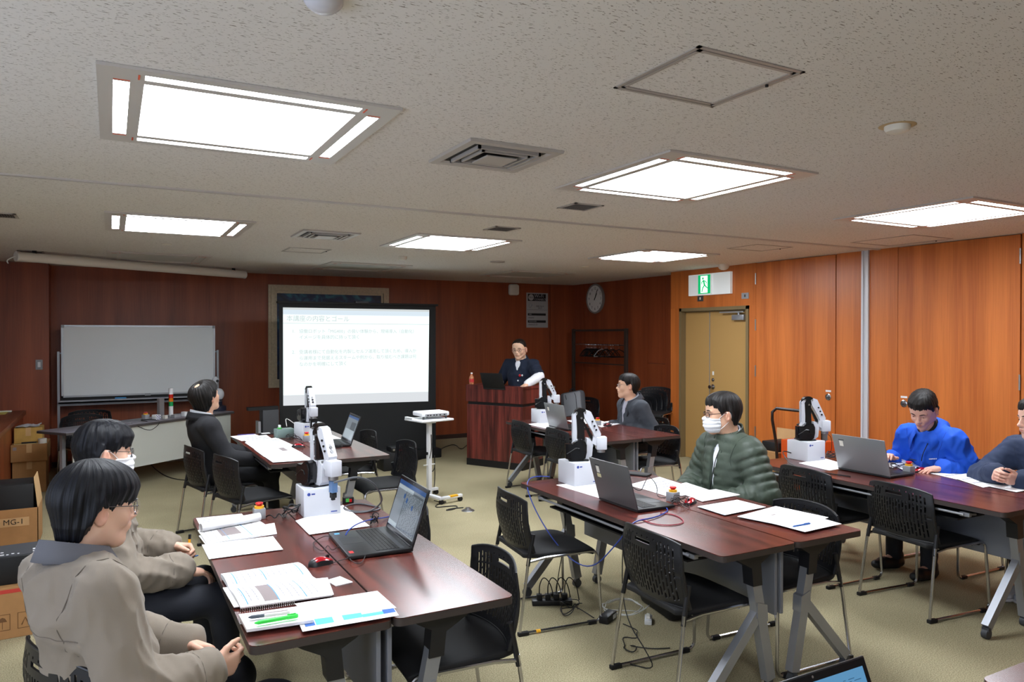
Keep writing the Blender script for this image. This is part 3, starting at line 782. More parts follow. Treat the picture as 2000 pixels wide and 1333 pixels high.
def chair(x, y, deg, label, group='black slotted-back stacking chairs', z=0.0):
    if _first[0]:
        _first[0] = False; c = chair0; c.location = (x, y, z); c.rotation_euler = (0, 0, R(deg)); c['label'] = label; c['group'] = group; return c
    return dup(chair0, (x, y, z), R(deg), label, group)
chair(2.37, 3.94, -6, 'black slotted-back chair left of the middle table, with yellow tape on its runner')
yt = MB(); yt.tube([(-0.16, -0.245, 0.0125), (-0.135, -0.245, 0.0125)], 0.0100, n=8); o = yt.build('yellow_tape', M_yel, None); o.parent = chair0; o['label'] = 'yellow tape on the runner'
_keep_tape = o
def chair_copy(x, y, deg, label, group='black slotted-back stacking chairs', z=0.0):
    c = chair(x, y, deg, label, group, z)
    for k in list(c.children):
        if k.name.startswith('yellow_tape'): bpy.data.objects.remove(k)
    return c
chair_copy(2.55, 2.84, -3, 'black slotted-back chair in the centre foreground, tucked under the near side of the middle table')
chair_copy(1.25, 2.87, 178, 'black slotted-back chair at the front right of the foreground table, behind its near end')
chair_copy(1.28, 3.93, 182, 'black slotted-back chair mostly hidden behind the open foreground laptop')
chair_copy(0.05, 2.74, 26, 'black slotted-back chair under the man in the foreground at the lower left')
chair_copy(0.02, 3.74, 4, 'black chair under the masked man in the taupe jacket')
chair_copy(0.83, 6.88, 14, 'black slotted-back chair under the man in the black suit')
chair_copy(1.00, 6.26, 16, 'empty black slotted-back chair with a briefcase under it, beside the suited man')
chair_copy(2.01, 7.05, 182, 'empty black slotted-back chair right of the rear left table, the one nearer the screen')
chair_copy(2.09, 6.20, 182, 'empty black slotted-back chair right of the rear left table, the one nearer the camera')
chair_copy(4.20, 7.10, -3, 'black slotted-back chair before the lectern, at the far end of its table')
chair_copy(4.20, 6.35, -2, 'black slotted-back chair behind the middle robot arm, at the table near the lectern')
chair_copy(5.28, 6.62, 172, 'black chair under the man in the grey blazer')
chair_copy(4.86, 5.98, 173, 'empty black slotted-back chair right of the table before the beige door')
chair_copy(3.62, 3.72, 172, 'black chair under the man in the green puffer jacket')
chair_copy(3.23, 2.87, 178, 'empty black slotted-back chair tucked under the far side of the middle table')
chair_copy(4.60, 3.63, -3, 'empty black slotted-back chair in front of the right robot arm, left of its laptop')
chair_copy(4.64, 2.92, -6, 'empty black slotted-back chair in the right foreground, in front of the right laptop')
chair_copy(5.56, 3.32, 178, 'black chair under the man in the bright blue jacket')
chair_copy(5.60, 2.52, 178, 'black chair under the man in the navy jacket at the right edge')
chair_copy(-0.22, 9.92, -66, 'black slotted-back chair under the left end of the whiteboard, nearer the camera')
chair_copy(-0.24, 10.46, -90, 'black slotted-back chair just below the whiteboard tray')
chair_copy(6.10, 9.15, 205, 'black chair holding the grey backpack beside the coat rack')
for i in range(5):
    chair_copy(6.62 + 0.055 * i, 8.55 - 0.05 * i, 212, ['lowest', 'second', 'middle', 'fourth', 'topmost'][i] + ' black chair of the stack by the beige door', 'stacked black chairs', z=0.045 * i)

# ------------------------------------------------------------------ lectern
lz = 1.075
P0_, P1_ = V((4.196, 8.97)), V((4.62, 8.20))
ux = (P1_ - P0_).normalized(); az = math.atan2(ux.y, ux.x)
lt = thing('lectern', 'dark mahogany lectern with a black band, in front of the presenter', 'lectern', (P0_.x, P0_.y, 0), az)
LW, LD = (P1_ - P0_).length, 0.52
def ring(m, x0, y0, x1, y1, z0, z1, th): m.box((x0, y0, z0), (x1, y0 + th, z1)).box((x0, y0 + th, z0), (x0 + th, y1, z1)).box((x1 - th, y0 + th, z0), (x1, y1, z1))
m = MB(); ring(m, 0, 0, LW, LD, 0.09, 0.815, 0.03); m.build('lower_body', M_lect, lt, smooth=0)
m = MB(); ring(m, -0.01, -0.01, LW + 0.01, LD, 0.855, lz - 0.03, 0.03); m.box((-0.01, -0.01, lz - 0.03), (LW + 0.01, LD + 0.02, lz - 0.10 + 0.05)); m.build('upper_body', M_lect, lt, smooth=0)
m = MB(); m.box((-0.01, -0.012, lz - 0.05), (LW + 0.01, 0.10, lz)); m.box((-0.01, 0.10, lz - 0.05), (0.03, LD, lz)); m.box((LW - 0.03, 0.10, lz - 0.05), (LW + 0.01, LD, lz)); m.build('top_rim', M_lect, lt, smooth=0)
m = MB(); ring(m, 0.012, 0.012, LW - 0.012, LD, 0.815, 0.855, 0.03); m.build('black_band', M_black, lt, smooth=0)
m = MB(); ring(m, -0.004, -0.004, LW + 0.004, LD, 0, 0.09, 0.03); m.build('plinth', M_black, lt, smooth=0)
m = MB(); m.box((-0.02, 0.05, 0.735), (0.0, 0.08, 0.765)); m.build('side_hook', M_white, lt, smooth=0)
# ------------------------------------------------------------------ whiteboard
wb = thing('whiteboard', 'large blank whiteboard on a silver wheeled stand by the back wall', 'whiteboard', (-0.56, 11.02, 0))
WW = 1.835; z0w, z1w = 0.94, 1.87
MB().box((0.02, -0.018, z0w + 0.02), (WW - 0.02, -0.006, z1w - 0.02)).build('writing_surface', mat('whiteboard_white', (236, 241, 244), 0.3), wb, smooth=0)
m = MB(); m.box((0, -0.025, z0w), (WW, 0.005, z0w + 0.022)).box((0, -0.025, z1w - 0.022), (WW, 0.005, z1w)).box((0, -0.025, z0w), (0.022, 0.005, z1w)).box((WW - 0.022, -0.025, z0w), (WW, 0.005, z1w))
m.build('frame', M_alu, wb, smooth=0)
m = MB()
for x in (0.0, WW - 0.035):
    for z_ in (z1w - 0.035, ): m.box((x, -0.028, z_), (x + 0.035, 0.006, z_ + 0.036), bev=0.004)
m.box((WW * 0.52, -0.03, z0w - 0.01), (WW * 0.52 + 0.07, -0.02, z0w + 0.02))
m.build('corner_cap', M_grey, wb, smooth=0)
m = MB(); m.box((-0.03, -0.075, z0w - 0.075), (WW + 0.03, -0.005, z0w - 0.055)).box((-0.03, -0.075, z0w - 0.075), (WW + 0.03, -0.07, z0w - 0.035)).box((-0.03, 0, z0w - 0.11), (WW + 0.03, 0.02, z0w - 0.05)); m.build('pen_tray', M_silver, wb, smooth=0)
MB().box((-0.01, -0.003, z0w - 0.06), (WW + 0.01, 0.012, z0w)).build('lower_rail', M_black, wb, smooth=0)
m = MB()
for x in (-0.045, WW + 0.02): m.box((x, -0.01, 0.07), (x + 0.028, 0.02, 1.53))
m.box((-0.045, -0.005, 1.50), (0.01, 0.01, 1.515)).box((WW - 0.01, -0.005, 1.50), (WW + 0.045, 0.01, 1.515))
m.build('post', M_silver, wb, smooth=0)
m = MB()
for x in (-0.045, WW + 0.02): m.box((x - 0.004, -0.30, 0.05), (x + 0.03, 0.30, 0.08), bev=0.006); m.cyl((x, -0.27, 0.025), (x + 0.025, -0.27, 0.025), 0.025).cyl((x, 0.27, 0.025), (x + 0.025, 0.27, 0.025), 0.025)
m.build('foot', M_silver, wb, smooth=40)
zt = z0w - 0.055
o = MB().box((0, 0, 0), (0.135, 0.045, 0.035), bev=0.01).build('board_eraser', mat('eraser_blue', (60, 150, 215), 0.6)); o.location = (0.04, 10.955, zt); tag(o, 'blue board eraser on the whiteboard tray', 'eraser')
for i, (x, c, nm) in enumerate(((-0.10, (70, 60, 130), 'purple'), (-0.03, (170, 30, 50), 'red'))):
    o = MB().cyl((0, 0, 0), (0.10, 0, 0), 0.009, n=12).build('board_marker', mat('marker_' + nm, c, 0.4)); o.location = (x - 0.08 * i - 0.02, 10.968, zt + 0.009); tag(o, '%s marker lying on the whiteboard tray' % nm, 'marker', 'markers on the tray')
# ------------------------------------------------------------------ freestanding projection screen showing a slide
sc = thing('projection_screen', 'black floor-standing projection screen showing a white Japanese slide', 'projection screen', (1.90, 9.75, 0))
SW = 2.17
M_sb = mat('screen_black', (22, 24, 26), 0.7)
MB().box((0, 0, 0.10), (SW, 0.006, 2.15)).build('fabric', M_sb, sc, smooth=0)
MB().box((-0.03, -0.03, 2.15), (SW + 0.03, 0.04, 2.18), bev=0.008).build('top_bar', M_black, sc)
MB().box((-0.05, -0.10, 0), (SW + 0.05, 0.10, 0.13), bev=0.015).build('floor_case', M_black, sc)
m = MB(); m.box((SW / 2 - 0.02, 0.01, 0.1), (SW / 2 + 0.02, 0.035, 2.18)); m.box((SW / 2 - 0.09, -0.04, 2.175), (SW / 2 + 0.09, 0.04, 2.195)); m.build('mast', M_darkgrey, sc, smooth=0)
def slide_mat(n, c, e):
    return mat(n, (30, 30, 30), 0.9, spec=0.1, emit=(c, e))
SE = 1.15
M_s1 = slide_mat('slide_white', (240, 254, 252), SE); M_s2 = slide_mat('slide_blue', (222, 236, 246), 1.0); M_s3 = slide_mat('slide_grey', (222, 226, 230), 1.0)
M_st = slide_mat('slide_text', (200, 210, 210), 1.0); M_sg = slide_mat('slide_top', (214, 220, 220), 1.0)
a0, a1 = (0.048, 2.100), (2.118 - 0.10 + 0.05, 2.100)
BL, BR, TR, TL_ = (0.048, 0.828), (2.053, 0.798), (2.070, 2.097), (0.048, 2.097)
def sp(s, t_):   # s right 0..1, t down 0..1 on the slide
    a = V(TL_).lerp(V(TR), s); b = V(BL).lerp(V(BR), s); p = a.lerp(b, t_); return p
def squad(s0, t0, s1, t1, y, m_, nm):
    q = MB(); pts = [sp(s0, t0), sp(s1, t0), sp(s1, t1), sp(s0, t1)]
    q.add([(p.x, y, p.y) for p in pts], [(0, 3, 2, 1)]); return q.build(nm, m_, sl_img, smooth=0, fixn=False)
q = MB(); q.prism([(BL[0], BL[1]), (BR[0], BR[1]), (TR[0], TR[1]), (TL_[0], TL_[1])], -0.003, 0.0, 'y'); sl_img = q.build('slide', M_s1, sc, smooth=0, label='bright projected slide')
squad(0, 0, 1, 0.022, -0.0035, M_sg, 'top_line'); squad(0.0, 0.022, 1.0, 0.07, -0.0035, M_s2, 'title_band'); squad(0, 0.895, 1, 1, -0.0035, M_s3, 'footer_band'); squad(0.0, 0.158, 1, 0.162, -0.0035, M_st, 'rule')
for s, t_, sz, tx, wd in ((0.02, 0.115, 0.083, '本講座の内容とゴール', 1), (0.055, 0.243, 0.058, '1.', 1), (0.10, 0.243, 0.058, '協働ロボット「MG400」の扱い体験から、現場導入（自動化）', 1), (0.10, 0.305, 0.058, 'イメージを具体的に持って頂く', 1),
        (0.055, 0.457, 0.058, '2.', 1), (0.10, 0.457, 0.058, '受講者様にて自動化を内製しセルフ運用して頂くため、導入か', 1), (0.10, 0.52, 0.058, 'ら運用まで見据えるスキームや例から、取り組むべき課題は何', 1), (0.10, 0.583, 0.058, 'なのかを明確にして頂く', 1)):
    p = sp(s, t_); text(tx, sz, M_st, sl_img, frame((p.x, -0.004, p.y), (1, 0, 0), (0, 0, 1)), name='slide_text')
# ------------------------------------------------------------------ projector cart
pt = thing('projector_cart', 'white height-adjustable projector cart on wheels in the middle of the room', 'cart', (2.93, 7.20, 0), R(12))
ph = 0.868
def cartp():
    m = MB(); m.box((-0.20, -0.17, ph - 0.022), (0.20, 0.17, ph), bev=0.008); m.box((-0.20, 0.02, ph), (-0.17, 0.16, ph + 0.018), bev=0.004); m.build('tray', M_white, pt)
    m = MB(); m.box((-0.022, -0.022, 0.04), (0.022, 0.022, ph - 0.05), bev=0.004); m.box((-0.015, -0.015, ph - 0.3), (0.015, 0.015, ph - 0.02)); m.box((-0.06, -0.04, ph - 0.05), (0.06, 0.04, ph - 0.022)); m.build('post', M_white, pt)
    m = MB(); m.box((-0.02, -0.24, 0.045), (0.26, -0.20, 0.075), bev=0.005); m.box((-0.02, 0.20, 0.045), (0.26, 0.24, 0.075), bev=0.005); m.box((-0.03, -0.24, 0.045), (0.02, 0.24, 0.075), bev=0.005)
    m.build('base', M_white, pt)
    MB().box((0.10, -0.241, 0.06), (0.20, -0.205, 0.0765)).build('warning_label', M_yel, pt, smooth=0)
    for x, y in ((0.24, -0.22), (0.24, 0.22), (0.0, -0.22), (0.0, 0.22)): MB().cyl((x, y - 0.014, 0.024), (x, y + 0.014, 0.024), 0.024).build('caster', M_black, pt)
    m = MB(); m.cyl((-0.035, 0, 0.50), (0.0, 0, 0.50), 0.016); m.build('knob', M_black, pt)
    MB().tube([(-0.07, 0, 0.38), (0.07, 0, 0.38)], 0.006).build('cord_hook', M_white, pt)
cartp()
pj = thing('projector', 'slim white projector on the cart with cables at its back', 'projector', (2.95, 7.20, ph), R(4))
m = MB(); m.box((-0.16, -0.115, 0.03), (0.16, 0.115, 0.075), bev=0.012); m.build('body', M_white, pj)
m = MB(); m.box((-0.12, -0.117, 0.034), (0.13, -0.110, 0.058)); 
m.build('port_panel', M_grey, pj, smooth=0)
m = MB(); 
for x in (-0.10, -0.07, -0.03, 0.0, 0.04, 0.09): m.box((x, -0.1185, 0.038), (x + 0.018, -0.117, 0.050))
m.build('ports', M_black, pj, smooth=0)
for x, y in ((-0.13, -0.09), (0.13, -0.09), (0, 0.09)): MB().cyl((x, y, 0), (x, y, 0.03), 0.010, n=10).build('foot', M_darkgrey, pj)
MB().cyl((0.08, 0.11, 0.052), (0.08, 0.125, 0.052), 0.02).build('lens', M_black, pj)
# ------------------------------------------------------------------ coat rack with hangers
cr = thing('coat_rack', 'dark metal coat rack on the wood wall behind the seated man', 'coat rack', (7.22, 9.45, 0), 0)
# runs along the wall (y direction)
RL = 1.52
m = MB()
for y in (0, RL): m.box((-0.025, y - 0.028, 0.03), (0.025, y + 0.028, 1.845), bev=0.004)
m.build('upright', mat('rack_bronze', (72, 62, 56), 0.4, 0.4), cr)
m = MB(); m.box((-0.02, 0.03, 1.80), (0.02, RL - 0.03, 1.835)); m.box((-0.01, 0.03, 1.245), (0.01, RL - 0.03, 1.265)); m.build('crossbar', MATS['rack_bronze'], cr, smooth=0)
MB().tube([(0, 0, 1.575), (0, RL, 1.575)], 0.011).build('hanging_rail', M_chrome, cr)
m = MB(); m.box((-0.20, -0.03, 0), (0.20, 0.03, 0.035), bev=0.005); m.box((-0.20, RL - 0.03, 0), (0.20, RL + 0.03, 0.035), bev=0.005); m.build('foot', M_black, cr)
def hanger(y, tilt, white, label, grp):
    t = thing('coat_hanger', label, 'hanger', (7.22, 9.45 + y, 1.575), R(tilt), grp)
    pts = [(0.0, 0, -0.075), (0, 0, -0.045)] + [(0.024 * math.sin(a), 0, 0.0 - 0.013 + 0.026 * -math.cos(a) + 0.0) for a in [0.2 * k for k in range(1, 20)]]
    h = MB(); h.tube([(0, 0, -0.07), (0, 0, -0.04), (0.022, 0, -0.018), (0.022, 0, 0.004), (0.0, 0, 0.017), (-0.02, 0, 0.008), (-0.022, 0, -0.008)], 0.0028, n=6, smooth=2); h.build('hook', M_chrome, t)
    h = MB(); h.tube([(0, 0, -0.07), (0.10, 0, -0.10), (0.21, 0, -0.18), (0.205, 0, -0.195), (0, 0, -0.195), (-0.205, 0, -0.195), (-0.21, 0, -0.18), (-0.10, 0, -0.10), (0, 0, -0.07)], 0.0075, n=6); h.build('shoulder_bar', M_grey if white else M_black, t)
rnd = random.Random(5)
ys = [1.12, 1.09, 1.05, 1.02, 0.98, 0.95, 0.92, 0.89, 0.86, 0.82, 0.74, 0.66, 0.57, 0.52, 0.40, 0.34, 0.19]
for i, y in enumerate(ys):
    wht = y == 0.66
    hanger(y, 20 + rnd.uniform(-5, 8), wht, 'light grey hanger among the black ones on the rack' if wht else 'black hanger on the coat rack rail, %s from the left' % ('first', 'second', 'third', 'fourth', 'fifth', 'sixth', 'seventh', 'eighth', 'ninth', 'tenth', 'eleventh', 'twelfth', 'thirteenth', 'fourteenth', 'fifteenth', 'sixteenth', 'seventeenth')[i], 'grey hanger' if wht else 'black hangers on the coat rack')
# ------------------------------------------------------------------ table by the whiteboard
Tb0, Tb1 = V((-0.41, 8.82)), V((1.42, 10.27)); tu = (Tb1 - Tb0); tl = tu.length; tu.normalize(); ta = math.atan2(tu.y, tu.x)
bt = thing('equipment_table', 'grey-topped table with light panel by the whiteboard', 'table', (Tb0.x, Tb0.y, 0), ta)
TW2 = 0.45
MB().box((0, 0, 0.712), (tl, TW2, 0.738), bev=0.006).build('tabletop', mat('grey_top', (128, 126, 136), 0.4), bt)
MB().box((-0.001, -0.002, 0.708), (tl + 0.001, TW2 + 0.002, 0.732)).build('edge_band', mat('edge_darkgrey', (70, 66, 66), 0.5), bt, smooth=0)
MB().box((0.10, 0.03, 0.24), (tl - 0.12, 0.045, 0.70)).build('front_panel', mat('panel_lightgrey', (190, 192, 184), 0.5), bt, smooth=0)
MB().box((tl - 0.12, 0.03, 0.24), (tl - 0.03, 0.06, 0.70)).build('end_panel', MATS['panel_lightgrey'], bt, smooth=0)
for x in (0.12, tl - 0.1):
    m = MB(); m.box((x - 0.02, 0.20, 0.05), (x + 0.02, 0.24, 0.71)); m.box((x - 0.025, 0.02, 0.03), (x + 0.025, 0.44, 0.06), bev=0.005); m.build('leg', M_grey, bt)
# ------------------------------------------------------------------ counter and boxes at the left
ct = thing('side_counter', 'wood-faced low counter at the left edge below the light switch', 'counter', (-2.0, 6.5, 0))
MB().box((0, 0, 0), (1.03, 4.49, 0.745)).build('body', M_walld, ct, smooth=0)
MB().box((0, -0.01, 0.745), (1.06, 4.495, 0.80), bev=0.004).build('counter_top', wood('counter_top_wood', (96, 48, 30), (150, 88, 58), grain=(8, 0.7, 8), rough=0.35, fine=(60, 4, 60)), ct)
x_, y_ = at(18, 795, 0.8)
o = MB().box((0, 0, 0), (0.19, 0.05, 0.018), bev=0.006).build('remote_control', M_det); o.location = (-1.26, 10.82, 0.8); tag(o, 'white remote lying on the wood counter', 'remote')
x_, y_ = at(0, 808, 0.8)
o = MB().box((0, 0, 0), (0.22, 0.31, 0.004)).build('yellow_folder', mat('folder_yellow', (225, 215, 120), 0.6)); o.location = (x_ - 0.15, y_ - 0.15, 0.8); tag(o, 'yellow paper folder on the counter at the left edge', 'folder')
def carton(name, x0, y0, x1, y1, z0, z1, label, m_=None, rz=0, tape=True, grp=None):
    t = thing(name, label, 'box', (x0, y0, z0), rz, grp); X, Y, Z = x1 - x0, y1 - y0, z1 - z0
    MB().box((0, 0, 0), (X, Y, Z), bev=0.003).build('carton', m_ or M_card, t, smooth=0)
    if tape: MB().box((X / 2 - 0.025, -0.001, Z - 0.09), (X / 2 + 0.025, Y + 0.001, Z + 0.001)).build('tape', M_cardl, t, smooth=0)
    return t
carton('cardboard_box', -0.955, 9.66, -0.64, 10.06, 0, 0.352, 'cardboard box on the floor by the counter, bottom of the stack', grp='cardboard boxes by the counter')
b2 = carton('cardboard_box', -0.965, 9.62, -0.625, 10.08, 0.352, 0.54, 'cardboard box with a small black logo, middle of the stack by the counter', mat('cardboard_tan', (160, 116, 70), 0.8, noise=(9, 0.08)), grp='cardboard boxes by the counter')
MB().box((0.02, -0.001, 0.13), (0.055, 0, 0.165)).build('logo', M_inkd, b2, smooth=0)
b3 = carton('cardboard_box', -0.945, 9.75, -0.68, 10.02, 0.54, 0.71, 'yellowish cardboard box topped with a crumpled plastic bag', mat('cardboard_yellow', (186, 148, 76), 0.8, noise=(9, 0.15)), grp='cardboard boxes by the counter')
def crumple(nx, ny, X, Y, amp, seed, name, m_, thick=0.002):
    rg = random.Random(seed); bm = bmesh.new(); g = {}
    for i in range(nx + 1):
        for j in range(ny + 1): g[i, j] = bm.verts.new((X * i / nx + rg.uniform(-.3, .3) * X / nx, Y * j / ny + rg.uniform(-.3, .3) * Y / ny, abs(rg.gauss(0, amp)) + 0.003))
    for i in range(nx):
        for j in range(ny): bm.faces.new((g[i, j], g[i + 1, j], g[i + 1, j + 1], g[i, j + 1]))
    me = bpy.data.meshes.new(name); bm.to_mesh(me); bm.free(); me = solid(me, thick); me.materials.clear(); me.materials.append(m_)
    o = bpy.data.objects.new(name, me); COL.objects.link(o); return o
o = crumple(7, 7, 0.22, 0.22, 0.012, 3, 'plastic_bag', mat('bag_grey', (176, 176, 180), 0.35)); o.location = (-0.93, 9.78, 0.71); tag(o, 'crumpled grey plastic bag on the top cardboard box', 'plastic bag')
o = MB().cyl((0, 0, 0), (0, 0, 0.052), 0.042, n=28).build('tape_roll', M_det); o.location = (-0.675, 9.68, 0.54); tag(o, 'white roll of tape on the middle cardboard box', 'tape roll')
t = thing('cutter_knife', 'black cutter lying on the middle cardboard box', 'tool', (-0.87, 9.665, 0.54), 0.03)
MB().box((0, 0, 0.006), (0.14, 0.025, 0.022), bev=0.004).build('handle', M_black, t); MB().box((-0.07, 0.0, 0), (0.15, 0.03, 0.006)).build('ruler', mat('ruler_wood', (200, 180, 120), 0.5), t, smooth=0)
# open carton MG-1
ob = thing('open_carton', 'open cardboard carton marked MG-1 holding black equipment', 'box', (-1.02, 7.235, 0))
Xo, Yo, Zo = 0.483, 0.42, 0.315
m = MB(); m.box((0, 0, 0), (Xo, 0.006, Zo)).box((Xo - 0.006, 0, 0), (Xo, Yo, Zo)).box((0, Yo - 0.006, 0), (Xo, Yo, Zo)).box((0, 0, 0), (0.006, Yo, Zo)).box((0, 0, 0), (Xo, Yo, 0.006)); m.build('carton', M_card, ob, smooth=0)
m = MB(); m.add([(Xo, 0, Zo), (Xo, Yo, Zo), (Xo - 0.03, Yo - 0.04, Zo + 0.24), (Xo - 0.03, 0.06, Zo + 0.24), (Xo - 0.005, 0, Zo), (Xo - 0.005, Yo, Zo), (Xo - 0.035, Yo - 0.04, Zo + 0.24), (Xo - 0.035, 0.06, Zo + 0.24)], [(0, 1, 2, 3), (7, 6, 5, 4), (0, 3, 7, 4), (1, 5, 6, 2), (3, 2, 6, 7), (0, 4, 5, 1)]); m.build('flap', M_cardl, ob, smooth=0)
MB().box((0.21, -0.0015, 0.175), (0.42, 0, 0.245)).build('paper_label', M_cardl, ob, smooth=0)
text('MG-1', 0.062, M_black, ob, frame((0.24, -0.003, 0.21), (1, 0, 0), (0, 0, 1)), name='marking')
m = MB()
for i in range(4): m.box((0.02, -0.001, 0.27 - i * 0.02 - (0.12 if i > 1 else 0)), (0.20 - 0.03 * (i % 2), 0, 0.275 - i * 0.02 - (0.12 if i > 1 else 0)))
m.build('print', mat('carton_print', (110, 76, 44), 0.8), ob, smooth=0)
o = MB().box((0, 0, 0), (0.43, 0.34, 0.50), bev=0.01).build('black_case', M_black); o.location = (-1.0, 7.27, 0.008); tag(o, 'black equipment case standing in the MG-1 carton', 'case')
# near left carton with black device
cb = thing('cardboard_box', 'cardboard box with umbrella mark on the floor behind the foreground man', 'box', (-0.95, 5.06, 0), R(3), 'cardboard boxes by the counter')
del cb['group']
MB().box((0, 0, 0), (0.56, 0.42, 0.295), bev=0.003).build('carton', M_card, cb, smooth=0)
m = MB()
for x in (0.36, 0.47): m.box((x, -0.001, 0.05), (x + 0.075, 0, 0.053)).box((x, -0.001, 0.14), (x + 0.075, 0, 0.143)).box((x, -0.001, 0.05), (x + 0.003, 0, 0.143)).box((x + 0.072, -0.001, 0.05), (x + 0.075, 0, 0.143))
m.prism([(0.375, 0.10), (0.42, 0.10), (0.41, 0.12), (0.397, 0.127), (0.385, 0.12)], -0.001, 0, 'y'); m.box((0.396, -0.001, 0.06), (0.399, 0, 0.10)); m.tube([(0.49, -0.0005, 0.07), (0.507, -0.0005, 0.11), (0.525, -0.0005, 0.07)], 0.003)
m.build('print', MATS['carton_print'], cb, smooth=0)
m = MB(); m.box((0.10, -0.0012, 0.262), (0.56, 0, 0.284)); m.build('red_tape', mat('red_print', (190, 60, 50), 0.6), cb, smooth=0)
dv_ = thing('control_unit', 'black box-shaped control unit with white icons on the near cardboard box', 'device', (-0.60, 5.13, 0.297), R(4))
MB().box((0, 0, 0), (0.24, 0.30, 0.16), bev=0.006).build('housing', M_black, dv_)
MB().box((0.012, 0.012, 0.16), (0.228, 0.288, 0.163)).build('top_panel', M_darkgrey, dv_, smooth=0)
m = MB()
for x, y, s in ((0.03, 0.04, .02), (0.06, 0.04, .012), (0.085, 0.05, .014), (0.115, 0.04, .01), (0.03, 0.10, .015), (0.19, 0.05, .02), (0.19, 0.10, .026), (0.205, 0.15, .018)): m.box((x, y, 0.163), (x + s, y + s, 0.1645))
m.build('icons', M_white, dv_, smooth=0)
o = MB().ball((0, 0, 0.075), (0.16, 0.14, 0.075), n=16).build('black_pouch', M_seat); o.location = (-0.80, 5.25, 0.297); tag(o, 'black pouch on the near cardboard box at the left edge', 'pouch')

